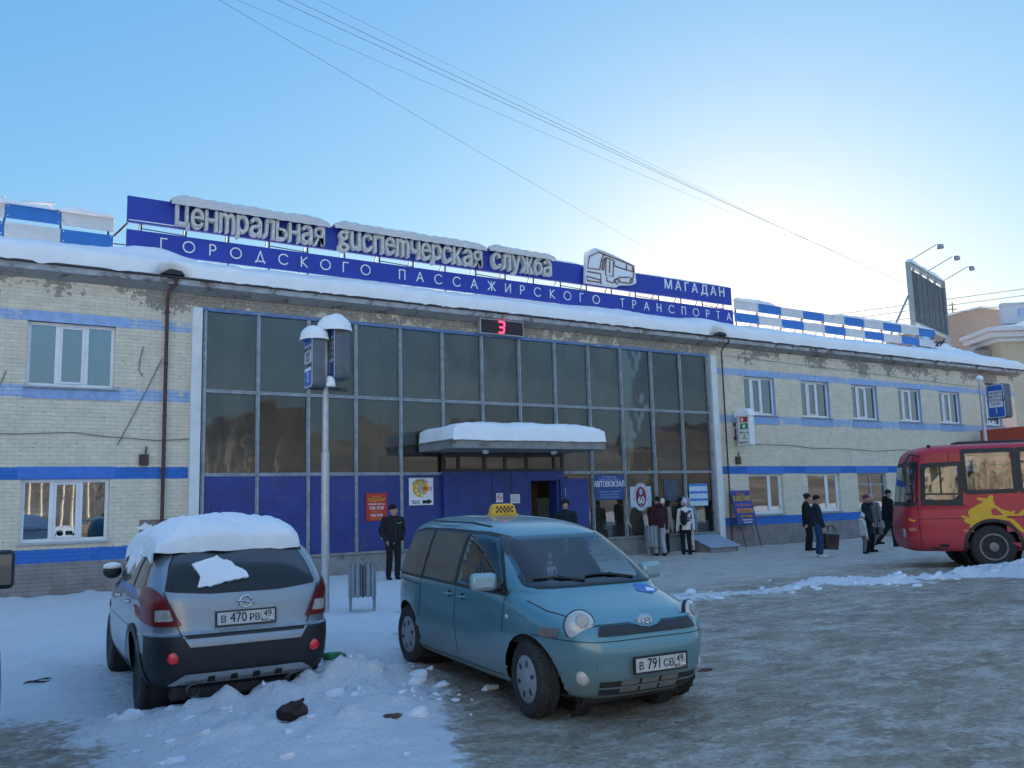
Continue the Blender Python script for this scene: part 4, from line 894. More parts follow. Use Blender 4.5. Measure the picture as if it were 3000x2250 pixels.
# snow-covered hatch lid beside the wall
HT = thing('cellar_hatch', 'sloping wooden cellar hatch with icy lid at the foot of the wall', 'hatch', (21.6, FY-.7, 0))
p = MB(); p.prism([(-.42, 0), (.62, 0), (.62, .48), (-.42, .14)], 'x', -.62, .62); p.build('box', M['concrete'], HT, bevel=.01)
p = MB(); p.add([(-.7, -.47, .15), (.7, -.47, .15), (.66, .58, .50), (-.66, .58, .50), (-.7, -.47, .20), (.7, -.47, .20), (.66, .58, .55), (-.66, .58, .55)], [(0,3,2,1),(4,5,6,7),(0,1,5,4),(1,2,6,5),(2,3,7,6),(3,0,4,7)])
p.build('lid', plain('icy_board', (.30, .36, .44), .5, var=.2, bs=.2), HT, bevel=.01)

def slab_rot(u, v, cx, cy, rz, w_, d_, z0, h, seed):
    a, b_ = u*2-1, v*2-1; d = max(abs(a), abs(b_)); rad = math.hypot(a, b_) or 1; f = d/rad; a, b_ = a*f, b_*f; rr = math.hypot(a, b_)
    x, y = a*w_/2*1.05, b_*d_/2*1.1; z = z0 - .03 + h*max(0, 1-rr**2.2)**.62*(1+.25*nz(a*1.5, b_*1.5, seed)) - (.06 if rr > .99 else 0)
    return (cx+x*math.cos(rz)-y*math.sin(rz), cy+x*math.sin(rz)+y*math.cos(rz), z)
# ================================================================ STOP POSTS, BINS
def stopbox(t, cx, cy, rz, z0, z1, w_, dpt, lines, num):
    """rounded double-faced sign box; local face looks to -Y before rotation"""
    b_ = MB(); r = .07
    pl = []
    for (sx, sz, a0) in ((1, 1, 0), (-1, 1, 90), (-1, -1, 180), (1, -1, 270)):
        for q in range(5):
            an = R(a0+22.5*q); pl.append((sx*(w_/2-r)+r*math.cos(an), (z0+z1)/2+sz*((z1-z0)/2-r)+r*math.sin(an)))
    b_.prism(pl[::-1], 'y', -dpt/2, dpt/2); o = b_.build('sign_box', M['stop_case'], t, smooth=40); o.location = (cx, cy, 0); o.rotation_euler = (0, 0, rz)
    zc = (z0+z1)/2; k = .93
    f = MB(); f.prism([(x*k, zc+(z-zc)*.965) for x, z in pl][::-1], 'y', -dpt/2-.008, -dpt/2-.001); f.build('white_rim', M['paper'], o)
    f = MB(); f.prism([(x*k*.93, zc+(z-zc)*.93) for x, z in pl][::-1], 'y', -dpt/2-.012, -dpt/2-.008); f.build('face', M['stop_blue'], o)
    f = MB(); h = z1-z0; f.box(-w_*.37, w_*.37, -dpt/2-.016, -dpt/2-.012, z0+h*.32, z0+h*.80); f.build('text_field', M['paper'], o)
    for i, s in enumerate(lines): put_text(s, o, M['ink'], (0, -dpt/2-.019, z0+h*(.73-.105*i)), .115, .001, .72, .012)
    put_text(num, o, M['paper'], (0, -dpt/2-.015, z0+h*.20), .24, .001, .8, .008)
    return o
M['stop_case'] = plain('scuffed_grey_case', (.10, .115, .14), .55, var=.25, vs=4, dirt=((.25, .27, .3), 5, .63))
M['stop_blue'] = plain('stop_sign_blue', (.03, .12, .42), .45, var=.08)
ST = thing('bus_stop_sign', 'grey stop post with two snow-capped blue sign boxes before the entrance', 'bus stop sign', (5.66, 14.68, 0))
p = MB(); p.tube([(0, 0, -.05), (0, 0, 2.75), (0, 0, 2.76), (0, 0, 5.0)], [.07, .07, .055, .05], 14); p.lathe([(.12, -.05), (.12, .02), (.075, .04)], 14); p.build('pole', M['light_metal'], ST, smooth=40)
stopbox(ST, .22, .0, R(-91), 4.03, 4.98, .50, .27, ('САДОВАЯ', 'ЯГОДНОЕ', 'СИНЕГОРЬЕ', 'ПАЛАТКА'), '3')
stopbox(ST, -.19, .02, R(-94), 3.87, 4.80, .50, .22, ('МАРКОВА', 'СОКОЛ', 'УПТАР', 'СПЛАВНАЯ'), '2')
p = MB(); p.box(-.25, .32, -.03, .03, 3.84, 3.90); p.box(-.2, .30, -.03, .03, 4.76, 4.80); p.tube([(.2, -.05, 3.88), (.42, .05, 3.84), (.4, .1, 3.92)], .012, 6); p.build('bracket', M['dark_metal'], ST)
snowcap('stop_sign_snow', 'big round snow dome on the higher box of the centre stop post', lambda u, v: slab_rot(u, v, 5.66+.16, 14.68, R(-91), .66, .58, 4.98, .25, 3), 24, 18, 'snow domes on the centre stop post')
snowcap('stop_sign_snow', 'smaller snow dome on the lower box of the centre stop post', lambda u, v: slab_rot(u, v, 5.66-.20, 14.70, R(-94), .60, .46, 4.80, .20, 6), 24, 18, 'snow domes on the centre stop post')
snowcap('stop_sign_snow', 'small clump of snow caught between the boxes of the centre stop post', lambda u, v: slab_rot(u, v, 5.66+.02, 14.5, R(-60), .16, .18, 3.98, .12, 8), 14, 10, 'snow domes on the centre stop post')
S2 = thing('bus_stop_sign', 'single blue stop sign box on a pole behind the red bus', 'bus stop sign', (25.10, 13.80, 0))
p = MB(); p.tube([(0, 0, -.05), (0, 0, 4.92)], [.06, .045], 12); p.build('pole', M['light_metal'], S2, smooth=40)
stopbox(S2, .33, -.32, R(-97), 3.80, 4.78, .56, .27, ('КАРАМКЕН', 'ОМСУКЧАН', 'СТЕКОЛЬНЫЙ', 'ХАСЫН'), '1')
p = MB(); p.box(-.03, .4, -.2, -.14, 3.75, 3.80); p.box(-.03, .4, -.2, -.14, 4.78, 4.82); p.build('bracket', M['dark_metal'], S2)
p = MB(); p.ball((25.10, 13.80, 4.97), (.10, .10, .09)); tag(p.build('stop_sign_snow', M['snow'], None, smooth=80), 'small snow ball on top of the pole behind the bus', 'snow')
S3 = thing('bus_stop_sign', 'far stop post with a blue sign at the right picture edge', 'bus stop sign', (40.9, 20.6, 0))
p = MB(); p.tube([(0, 0, -.05), (0, 0, 5.0)], [.07, .05], 10); p.build('pole', M['light_metal'], S3, smooth=40)
stopbox(S3, .62, -.45, R(-85), 3.7, 4.75, .7, .3, ('ТАЛАЯ', 'СУСУМАН'), '4')
p = MB(); p.ball((41.5, 20.15, 4.86), (.32, .24, .16)); tag(p.build('stop_sign_snow', M['snow'], None, smooth=80), 'snow cushion on the far right stop sign box', 'snow')
def bin_(label, x, y, rz, lean=0):
    t = thing('litter_bin', label, 'litter bin', (x, y, gz(x, y)), (0, lean, rz), 'slatted metal litter bins')
    for k in range(16):
        a = 2*math.pi*k/16; q = MB(); q.obox((.23*math.cos(a), .19*math.sin(a), .52), (-.034*math.sin(a), .034*math.cos(a), 0), (.006*math.cos(a), .006*math.sin(a), 0), (0, 0, .28)); q.build('slat', M['bin'], t)
    q = MB(); q.lathe([(.20, .26), (.20, .78), (.17, .78), (.17, .28)], 20); q.build('liner', M['dark_metal'], t, smooth=50)
    for s in (-1, 1):
        q = MB(); q.box(s*.20-.025, s*.20+.025, -.03, .03, -.03, .55); q.build('leg', M['bin'], t)
    return t
M['bin'] = plain('bin_grey_paint', (.22, .25, .29), .5, var=.15, vs=6)
bin_('slatted grey bin on two legs between the centre stop post and the teal car', 6.22, 14.40, R(-20))
bin_('slatted grey bin by the hall windows, half hidden by the teal car', 18.9, 21.1, 0).scale = (1.25, 1.25, 1.15)

# ================================================================ OVERHEAD WIRES
wm = plain('overhead_wire', (.30, .32, .36), .6)
for k, (a, b_, sag, r) in enumerate((((3.61, 13.24, 9.81), (43.61, 41.52, 16.34), .35, .011), ((4.10, 12.93, 9.80), (54.41, 34.47, 16.40), .55, .008), ((4.41, 12.73, 9.79), (54.42, 34.49, 16.22), .30, .013), ((4.58, 12.61, 9.78), (54.43, 34.51, 16.03), .25, .013), ((5.04, 12.32, 9.77), (54.28, 34.57, 16.28), .45, .007))):
    A_, B_ = Vector(a), Vector(b_); A2 = A_ - (B_-A_)*.25; B2 = B_ + (B_-A_)*.6
    pts = [A2.lerp(B2, i/60) - Vector((0, 0, sag*4*(i/60)*(1-i/60)*1.0)) for i in range(61)]
    p = MB(); p.tube(pts, [r*.34*(1+.9*i/60) for i in range(61)], 5)
    tag(p.build('overhead_wire', wm, None), ('lowest dark overhead wire, running down to the right end of the roof sign', 'faint thin overhead wire second from the left at the top edge', 'left wire of the dark close pair crossing the sky', 'right wire of the dark close pair crossing the sky', 'uppermost very faint overhead wire, right of the dark pair')[k], 'wire', 'overhead wires crossing the sky')
for k, (z1_, z2_) in enumerate(((13.6, 15.2), (13.2, 14.75), (12.7, 14.2))):
    p = MB(); p.tube([(40.0+k*3, 44.3-k*2, z1_-1.2+k*.1), (49.3, 38.15, z1_), (61.4, 30.15, z2_), (80, 18, z2_+2.6)], .022, 5)
    tag(p.build('tram_wire', wm, None), ('top', 'middle', 'lowest')[k] + ' of three level wires passing behind the billboard at right', 'wire', 'level wires behind the billboard')

# ================================================================ FAR BUILDINGS
def farb(name, label, x0, y0, ux, L, D, H, mt, cat='building'):
    return thing(name, label, cat, (x0, y0, 0), math.atan2(ux[1], ux[0])), L, D, H, mt
pk = plain('peeling_pink_render', (.31, .25, .22), .85, var=.12, vs=.35, dirt=((.27, .23, .21), .5, .62))
t = thing('pink_house', 'peeling pinkish-brown apartment house with a shallow gable behind the roof end', 'building', (71.2, 41.6, 0), math.atan2(-2.9, 4.3))
p = MB(); p.prism([(-.1, -1), (5.3, -1), (5.3, 16.75), (2.9, 17.05), (-.1, 16.35)], 'y', 0, 12); p.build('wall', pk, t)
p = MB(); p.prism([(-.5, 16.25), (2.9, 17.05), (2.9, 17.17), (-.5, 16.37)], 'y', -.3, 12.3); p.prism([(2.9, 17.05), (5.8, 16.62), (5.8, 16.74), (2.9, 17.17)], 'y', -.3, 12.3); p.build('roof', M['snow'], t)
p = MB(); p.tube([(2.2, 3, 16.9), (2.2, 3, 18.2)], .05, 5); p.tube([(1.8, 3, 17.6), (2.6, 3, 17.6)], .04, 5); p.tube([(1.9, 3, 18.0), (2.5, 3, 18.0)], .04, 5); p.build('roof_aerial', M['dark_metal'], t)
p = MB(); p.box(.5, 2.9, -.06, 0, 11.4, 13.6); p.build('render_patch', plain('grey_render_patch', (.28, .26, .25), .9, var=.2), t)
for k in range(3):
    z = 12.1 - 3.6*k
    p = MB(); p.box(3.9, 5.0, -.08, .0, z, z+1.9); f = p.build('window', M['white_paint'], t)
    p = MB(); p.box(3.98, 4.42, -.10, -.08, z+.1, z+1.8); p.box(4.5, 4.92, -.10, -.08, z+.1, z+1.8); p.build('pane', M['glass_dark'], f)
ye = plain('cream_render', (.44, .39, .30), .85, var=.08, vs=.4); wh = plain('white_cornice', (.5, .52, .56), .7, var=.06)
t = thing('cream_house', 'cream apartment house with a white cornice and parapet at the right picture edge', 'building', (64.4, 34.4, 0), math.atan2(-1.5, 2.15))
p = MB(); p.box(1.1, 16, .6, 4, -1, 13.2); p.build('wall', ye, t)
p = MB(); p.box(-.4, 1.1, 2.0, 4, -1, 12.2); p.build('side_wall', plain('grey_side_wall', (.26, .26, .28), .85, var=.2), t)
p = MB(); p.box(-.3, 16, -.5, 4, 13.2, 13.5); p.box(0, 16, -.2, 4, 12.8, 13.2); p.box(.6, 16, .2, 4, 12.5, 12.8); p.build('cornice', wh, t, bevel=.05)
p = MB(); p.prism([(-.3, 13.5), (16, 13.5), (16, 14.3), (2.6, 13.95), (1.9, 13.7)], 'y', -.2, 3.8); p.build('roof', M['snow'], t)
p = MB(); p.box(1.5, 4.4, .6, 1.2, 13.9, 15.5); p.build('parapet', wh, t, bevel=.05)
for k in range(3):
    q = MB(); q.box(2.6+k*.45, 2.85+k*.45, .54, .6, 14.4, 15.0); q.build('parapet_opening', M['pale_blue'], t)
for k in range(3):
    for j in range(3):
        z = 9.3-3.4*k; q = MB(); q.box(3.2+j*4, 4.6+j*4, .5, .6, z, z+1.9); f = q.build('window', wh, t)
        q = MB(); q.box(3.3+j*4, 3.85+j*4, .46, .5, z+.1, z+1.8); q.box(3.95+j*4, 4.5+j*4, .46, .5, z+.1, z+1.8); q.build('pane', M['glass_dark'], f)
q = MB(); q.box(-1.1, -.2, 3, 3.4, 1.5, 8.5); q.box(.2, .9, 1.9, 2.0, 3.0, 5.5); q.box(.2, .9, 1.9, 2.0, 7, 9); q.build('window', M['glass_dark'], t)
# red kiosk behind the bus
t = thing('red_kiosk', 'flat orange-red kiosk roof showing between the bus and the brick wing', 'kiosk', (38.7, 20.2, 0), R(-8))
p = MB(); p.box(-.5, 4, -1, .9, 0, 3.3); p.build('wall', M['red'], t); p = MB(); p.box(-.6, 1.9, -1.1, .95, 3.3, 4.35); p.box(2.4, 4.1, -1.1, .95, 3.3, 4.2); p.build('fascia', plain('kiosk_red', (.42, .06, .03), .6, var=.2), t)
p = MB(); p.box(1.9, 2.4, -1.1, .95, 3.3, 4.32); p.build('fascia_panel', M['orange'], t)
# what stands behind the photographer and mirrors in the glass: sunlit slope, birch wood; then a block added for bounce light
hm = plain('winter_slope', (.17, .14, .11), .9, var=.5, vs=.06, dirt=((.5, .48, .45), .12, .58))
p = MB(); p.grid(70, 14, lambda u, v: (-120+360*u, -38-150*v, -1 + (22+14*fbm(u*5, 1, 1, 3)+6*nz(u*9, 3))*sst(0, 1, v)**.8 + 1.2*fbm(u*40, v*9, 1, 2)))
tag(p.build('hill', hm, None, smooth=80), 'sunlit brown winter slope across the square', 'hill', kind='structure')
p = MB(); p.grid(60, 8, lambda u, v: (-30+80*u, -22-8*v, .9*math.sin(math.pi*v)*(1+.5*fbm(u*18, v*2, 1, 3)) - .05)); tag(p.build('snow_bank', M['snow'], None, smooth=80), 'sunlit snow bank across the square', 'snow bank', kind='structure')
bk = plain('birch_bark', (.55, .48, .38), .8, var=.25, vs=5, dirt=((.08, .07, .06), 6, .6)); tw = plain('bare_twigs', (.13, .09, .06), .9)
random.seed(31)
p = MB()
for k in range(46):
    x = -14+k*.85+random.uniform(-.4, .4); y = -27-random.random()*8; h = random.uniform(6, 10); dx = random.uniform(-.5, .5)
    p.tube([(x, y, 0), (x+dx*.3, y, h*.5), (x+dx, y, h)], [.12, .08, .02], 6)
    for j in range(16):
        z = h*random.uniform(.25, 1); a = random.random()*6.28; L = random.uniform(.8, 2.2)*(1.1-z/h*.6)
        p.tube([(x+dx*z/h, y, z), (x+dx*z/h+L*math.cos(a), y+L*math.sin(a), z+L*.6)], [.03, .008], 4, 1)
tag(p.build('birch_wood', [bk, tw], None), 'bare sunlit birch wood across the square, mirrored in the windows', 'wood', kind='stuff')

t = thing('bounce_block', 'unseen cream apartment block behind the photographer, added to bounce sunlight onto the facade', 'building', (-90, -36, 0))  # unseen block, added to throw sunlight back onto the shaded facade
p = MB(); p.box(0, 82, -14, 0, 0, 17); p.build('wall', plain('bounce_block_render', (.62, .53, .40), .85, var=.08, vs=.3), t); p = MB(); p.box(-.6, 82.6, -14.6, .6, 17, 17.5); p.build('roof', M['snow'], t)
for k in range(18):
    for j in range(5):
        q = MB(); q.box(2+k*4.4, 3.6+k*4.4, .02, .08, 1.5+j*3.2, 3.3+j*3.2); q.build('window', M['glass_dark'], t)
# ================================================================ LITTER
def bottle():
    t = thing('green_bottle', 'green plastic bottle lying in the snow beside the silver car', 'bottle', (3.92, 9.85, gz(3.92, 9.85)+.06), (R(88), 0, R(60)))
    gm = plain('green_plastic', (.02, .14, .04), .25, var=.2)
    p = MB(); p.lathe([(.035, -.14), (.045, -.13), (.045, .04), (.038, .07), (.018, .11), (.016, .13)], 16); p.build('bottle_body', gm, t, smooth=60)
    p = MB(); p.lathe([(.018, .125), (.018, .15)], 12); p.build('bottle_cap', M['paper'], t); p = MB(); p.lathe([(.0455, -.06), (.0455, .01)], 16); p.build('bottle_label', M['green'], t, smooth=60)
bottle()
random.seed(4); bm = bmesh.new(); bmesh.ops.create_icosphere(bm, subdivisions=3, radius=.1)
for v in bm.verts:
    d = 1+.7*nz(v.co.x, v.co.y, v.co.z, 14); v.co = Vector((v.co.x*1.25*d, v.co.y*.7*d, v.co.z*.75*d+max(0, v.co.x)*.5))
me = bpy.data.meshes.new('frozen_rag'); bm.to_mesh(me); bm.free(); me.materials.append(plain('frozen_dark_rag', (.03, .014, .014), .8, var=.5, vs=16, bs=.5))
o = link('frozen_rag', me); o.location = (2.56, 7.32, gz(2.56, 7.32)+.07); tag(o, 'dark brown frozen clump lying on the snow heap in the foreground', 'debris')
p = MB()
for k in range(3): p.tube([(1.0+.12*math.cos(a*.5)+.02*k, 11.0+.06*math.sin(a*.5)+.03*k, gz(1.0, 11.0)+.02+.01*math.sin(a)) for a in range(12)], .004, 5)
tag(p.build('wire_coil', M['ink'], None), 'thin dark wire coil lying on the snow left of the silver car', 'wire')
random.seed(17)
for k, (x, y) in enumerate(((7.9, 9.2), (8.6, 8.9), (6.9, 7.0), (3.3, 7.0))):
    bm = bmesh.new(); bmesh.ops.create_icosphere(bm, subdivisions=2, radius=.05)
    for v in bm.verts: v.co = v.co*(1+.8*nz(v.co.x+k, v.co.y, v.co.z, 25)); v.co.z *= .35; v.co.x *= 2.0
    me = bpy.data.meshes.new('dirt_clod'); bm.to_mesh(me); bm.free(); me.materials.append(M['rust']); o = link('dirt_clod', me); o.location = (x, y, gz(x, y)+.01)
    tag(o, ('dark dirt clod on the ice right of the teal car, nearer the car', 'dark dirt clod on the ice right of the teal car, farther out', 'flat dark clod on the ice just off the front corner of the teal car', 'tiny brown clod on the snow right of the frozen rag')[k], 'debris', 'dirt clods on the ice')
# ================================================================ VEHICLES
def pchip(ys, t):
    """monotone cubic through equally spaced values"""
    n = len(ys); i = min(int(t), n-2); f = t-i
    def sl(k):
        if k <= 0: return ys[1]-ys[0]
        if k >= n-1: return ys[-1]-ys[-2]
        a, b_ = ys[k]-ys[k-1], ys[k+1]-ys[k]
        return 0 if a*b_ <= 0 else 2*a*b_/(a+b_)
    h00, h10, h01, h11 = 2*f**3-3*f*f+1, f**3-2*f*f+f, -2*f**3+3*f*f, f**3-f*f
    return h00*ys[i]+h10*sl(i)+h01*ys[i+1]+h11*sl(i+1)
class Shell:
    """body lofted from plan outlines (superellipse halves) stacked in z; stations: z, x front, x rear, half width, n front, n rear"""
    def __init__(s, st, cy=0, nth=168, sub=5):
        s.mb = MB(); cols = list(zip(*st)); rows = []
        for k in range((len(st)-1)*sub+1):
            t = k/sub; rows.append([pchip(c, t) for c in cols])
        s.nth = nth; s.rows = rows; vs = []
        for z, xf, xr, hw, nf, nr in rows:
            xc = .35*xf+.65*xr
            for j in range(nth):
                th = 2*math.pi*j/nth; c, q = math.cos(th), math.sin(th); n = nf if c >= 0 else nr; a = xf-xc if c >= 0 else xc-xr
                # even spacing along the curve: ray through the angle of a squarish outline
                x = math.copysign(abs(c)**(2/n), c)*a + xc; y = math.copysign(abs(q)**(2/n), q)*hw + cy
                vs.append(Vector((x, y, z)))
        fs = [(k*nth+j, k*nth+(j+1) % nth, (k+1)*nth+(j+1) % nth, (k+1)*nth+j) for k in range(len(rows)-1) for j in range(nth)]
        fs += [tuple(range(nth-1, -1, -1)), tuple((len(rows)-1)*nth+j for j in range(nth))]
        s.v, s.f = vs, fs; s.bvh = BVHTree.FromPolygons(vs, fs); s.cy = cy
    DIR = {'front': ((1,0,0)), 'rear': ((-1,0,0)), 'left': ((0,1,0)), 'right': ((0,-1,0)), 'top': ((0,0,1))}
    def hit(s, a, b_, axis):
        d = Vector(s.DIR[axis]); o = Vector((0,0,0))
        if axis in ('front', 'rear'): o = Vector((0, a, b_))
        elif axis in ('left', 'right'): o = Vector((a, 0, b_))
        else: o = Vector((a, b_, 0))
        h, n, i, dd = s.bvh.ray_cast(o + d*12, -d)
        if h is None:
            h, n, i, dd = s.bvh.find_nearest(o + d*2.2 if axis != 'top' else o + d*1.5)
        if n.dot(d) < 0: n = -n
        return h, n
    def patch(s, poly, axis, off=.004, step=.05, mb=None, m=0, bulge=0):
        bm = bmesh.new(); vs = [bm.verts.new((p[0], p[1], 0)) for p in poly]; bm.faces.new(vs)
        xs = [p[0] for p in poly]; ys = [p[1] for p in poly]
        for ax, lo, hi in ((0, min(xs), max(xs)), (1, min(ys), max(ys))):
            n = max(1, int((hi-lo)/step))
            for k in range(1, n):
                co = [0,0,0]; co[ax] = lo+(hi-lo)*k/n; no = [0,0,0]; no[ax] = 1
                bmesh.ops.bisect_plane(bm, geom=bm.verts[:]+bm.edges[:]+bm.faces[:], plane_co=co, plane_no=no)
        bmesh.ops.triangulate(bm, faces=[f for f in bm.faces if len(f.verts) > 4])
        bm.verts.index_update(); out = []
        for v in bm.verts:
            h, n = s.hit(v.co.x, v.co.y, axis); out.append(h + n*(off))
        mb = mb or MB(); mb.add(out, [tuple(v.index for v in f.verts) for f in bm.faces], m); bm.free(); return mb
    def strip(s, pts, w, axis, off=.005, mb=None):
        mb = mb or MB(); P = [Vector((p[0], p[1])) for p in pts]; L = []
        for a, b_ in zip(P[:-1], P[1:]):
            n = max(1, int((b_-a).length/.04)); L += [a.lerp(b_, i/n) for i in range(n)]
        L.append(P[-1]); vs = []
        for i, p in enumerate(L):
            t = (L[min(i+1, len(L)-1)]-L[max(i-1, 0)]).normalized(); nn = Vector((-t.y, t.x))*w/2
            for q in (p+nn, p-nn): h, n = s.hit(q.x, q.y, axis); vs.append(h+n*off)
        return mb.add(vs, [(2*i, 2*i+2, 2*i+3, 2*i+1) for i in range(len(L)-1)])
    def body(s, name, mats, parent, arches=(), holes=(), matf=None, zmin=None):
        bm = bmesh.new(); bv = [bm.verts.new(v) for v in s.v]
        for f in s.f:
            try: bm.faces.new([bv[i] for i in f])
            except ValueError: pass
        bmesh.ops.recalc_face_normals(bm, faces=bm.faces)
        for (ax, az, r, ymin) in arches:
            for v in bm.verts:
                if abs(v.co.y-s.cy) < ymin: continue
                d = Vector((v.co.x-ax, v.co.z-az)); l = d.length
                if r-.035 < l < r+.035: d *= r/l; v.co.x = ax+d.x; v.co.z = az+d.y
            kill = [f for f in bm.faces if all(abs(v.co.y-s.cy) >= ymin and math.hypot(v.co.x-ax, v.co.z-az) <= r+.002 for v in f.verts)]
            bmesh.ops.delete(bm, geom=kill, context='FACES')
        for test in holes: bmesh.ops.delete(bm, geom=[f for f in bm.faces if test(f.calc_center_median())], context='FACES')
        if matf:
            for f in bm.faces: f.material_index = matf(f.calc_center_median())
        for f in bm.faces: f.smooth = True
        me = bpy.data.meshes.new(name); bm.to_mesh(me); bm.free()
        for mm in mats: me.materials.append(mm)
        me.set_sharp_from_angle(angle=R(50)); return link(name, me, parent)
def inpoly(p, poly):
    c = False; n = len(poly)
    for i in range(n):
        a, b_ = poly[i], poly[(i+1) % n]
        if (a[1] > p[1]) != (b_[1] > p[1]) and p[0] < (b_[0]-a[0])*(p[1]-a[1])/(b_[1]-a[1])+a[0]: c = not c
    return c
def shrink(poly, d):
    cx = sum(p[0] for p in poly)/len(poly); cz = sum(p[1] for p in poly)/len(poly); out = []
    n = len(poly)
    for i in range(n):
        a, p, b_ = Vector(poly[i-1]), Vector(poly[i]), Vector(poly[(i+1) % n]); n1 = (p-a).normalized(); n2 = (b_-p).normalized()
        nn = (Vector((-n1.y, n1.x))+Vector((-n2.y, n2.x)));
        nn = nn.normalized() if nn.length > 1e-5 else Vector((0, 0))
        if nn.dot(Vector((cx, cz))-p) < 0: nn = -nn
        out.append(tuple(p+nn*d))
    return out
def rounded(poly, r=.03, n=4):
    out = []; k = len(poly)
    for i in range(k):
        p = Vector(poly[i]); a = Vector(poly[i-1]); b_ = Vector(poly[(i+1) % k])
        ra = min(r, (a-p).length*.45); rb = min(r, (b_-p).length*.45); A = p+(a-p).normalized()*ra; B = p+(b_-p).normalized()*rb
        for j in range(n+1):
            t = j/n; out.append(tuple(A*(1-t)**2+p*2*t*(1-t)+B*t*t))
    return out
def carpaint(name, col, metal, rough, dirtcol, z0, z1, amt=1.0, frost=0, coat=.9):
    m, nt, b = newmat(name); v = coords(nt); tc = N(nt, 'ShaderNodeTexCoord'); sp = N(nt, 'ShaderNodeSeparateXYZ'); nt.links.new(tc.outputs['Object'], sp.inputs[0])
    n = noisen(nt, v, 3.2, 7, .65); n2 = noisen(nt, v, 22, 5, .7)
    d = math2(nt, 'MULTIPLY', maprange(nt, math2(nt, 'ADD', sp.outputs[2], math2(nt, 'MULTIPLY', math2(nt, 'SUBTRACT', n, .5), .5)), z1, z0), amt)
    d = math2(nt, 'MINIMUM', math2(nt, 'ADD', d, math2(nt, 'MULTIPLY', maprange(nt, n2, .5, .75), .16+frost)), 1)
    col_ = mixc(nt, d, col, dirtcol); nt.links.new(col_, b.inputs['Base Color'])
    nt.links.new(math2(nt, 'MULTIPLY', math2(nt, 'SUBTRACT', 1, d), metal), b.inputs['Metallic'])
    nt.links.new(maprange(nt, d, 0, 1, rough, .75), b.inputs['Roughness'])
    nt.links.new(maprange(nt, d, 0, .8, coat, 0), b.inputs['Coat Weight']); b.inputs['Coat Roughness'].default_value = .06
    return m
def wheel(parent, x, y, r, w_, side, style, steer=0):
    """side +1: outer face towards +y"""
    t = MB(); h = w_/2
    prof = [(r*.64, -h*.9), (r*.70, -h), (r*.90, -h), (r*.975, -h*.82), (r, -h*.6), (r, -h*.2), (r*.975, -h*.17), (r*.975, -h*.1), (r, -h*.06), (r, h*.06), (r*.975, h*.1), (r*.975, h*.17), (r, h*.2), (r, h*.6), (r*.975, h*.82), (r*.90, h), (r*.70, h), (r*.64, h*.9)]
    t.lathe(prof, 44, (0,0,0), 'y')
    for k in range(44):      # tread blocks
        a = 2*math.pi*(k+.5)/44
        for s in (-1, 1):
            c = Vector((r*math.cos(a), s*h*(.58 if k % 2 else .42), r*math.sin(a))); ta = Vector((-math.sin(a), 0, math.cos(a)))
            t.obox(c, ta*(r*.042), (0, h*.22, 0), Vector((math.cos(a), 0, math.sin(a)))*.007)
    o = t.build('wheel', M['tyre'], parent, smooth=35); o.location = (x, y, r); o.rotation_euler = (0, 0, steer)
    d = MB(); f = side*h
    if style == 'cap':
        d.lathe([(.001, f*1.02), (r*.16, f*1.03), (r*.2, f*.98), (r*.5, f*1.0), (r*.62, f*.92), (r*.66, f*.80), (r*.66, f*.6)], 40, (0,0,0), 'y'); rim = d.build('hubcap', M['hubcap'], o, smooth=40)
        for k in range(6):
            e = MB(); a = 2*math.pi*k/6+.3; c = (r*.42*math.cos(a), r*.42*math.sin(a))
            e.prism([(c[0]+r*.105*math.cos(q)*math.cos(a)-r*.06*math.sin(q)*math.sin(a), c[1]+r*.105*math.cos(q)*math.sin(a)+r*.06*math.sin(q)*math.cos(a)) for q in [2*math.pi*j/12 for j in range(12)]], 'y', f*.9, f*1.015)
            e.build('hubcap_opening', M['black'], rim)
    elif style == 'truck':
        d.lathe([(r*.05, f*1.1), (r*.20, f*1.1), (r*.22, f*.75), (r*.45, f*.55), (r*.50, f*.62), (r*.56, f*.95), (r*.62, f*.95), (r*.64, f*.8)], 40, (0,0,0), 'y'); rim = d.build('rim', M['truck_rim'], o, smooth=40)
        e = MB()
        for k in range(10):
            a = 2*math.pi*k/10; e.lathe([(.02, f*.5), (.02, f*.8)], 8, (r*.30*math.cos(a), 0, r*.30*math.sin(a)), 'y')
            a += .31; c = (r*.49*math.cos(a), r*.49*math.sin(a)); e.prism([(c[0]+r*.055*math.cos(q), c[1]+r*.055*math.sin(q)) for q in [2*math.pi*j/10 for j in range(10)]], 'y', f*.5, f*.80, 0)
        e.build('wheel_nuts', M['dark_metal'], rim)
    else:
        d.lathe([(r*.05, f*.8), (r*.14, f*.8), (r*.16, f*.5), (r*.60, f*.45), (r*.62, f*.9), (r*.66, f*.9), (r*.66, f*.6)], 40, (0,0,0), 'y')
        for k in range(5):
            a = 2*math.pi*k/5; d.obox((r*.37*math.cos(a), f*.72, r*.37*math.sin(a)), (r*.25*math.cos(a), 0, r*.25*math.sin(a)), (0, .02, 0), (-r*.08*math.sin(a), 0, r*.08*math.cos(a)))
        d.build('rim', M['light_metal'], o, smooth=35)
    return o
M['hubcap'] = plain('dirty_hubcap', (.30, .32, .34), .5, metal=.3, var=.25, vs=6, dirt=((.2, .19, .18), 9, .56))
M['truck_rim'] = plain('dirty_truck_rim', (.22, .20, .17), .7, var=.4, vs=8)
M['plate_white'] = plain('dirty_plate', (.52, .52, .50), .5, var=.12, vs=8)
M['lens'] = plain('headlamp_lens', (.42, .45, .46), .12, var=.35, vs=7, coat=1)
M['red_lens'] = plain('red_tail_lens', (.17, .008, .010), .3, var=.2, vs=6, coat=.25)
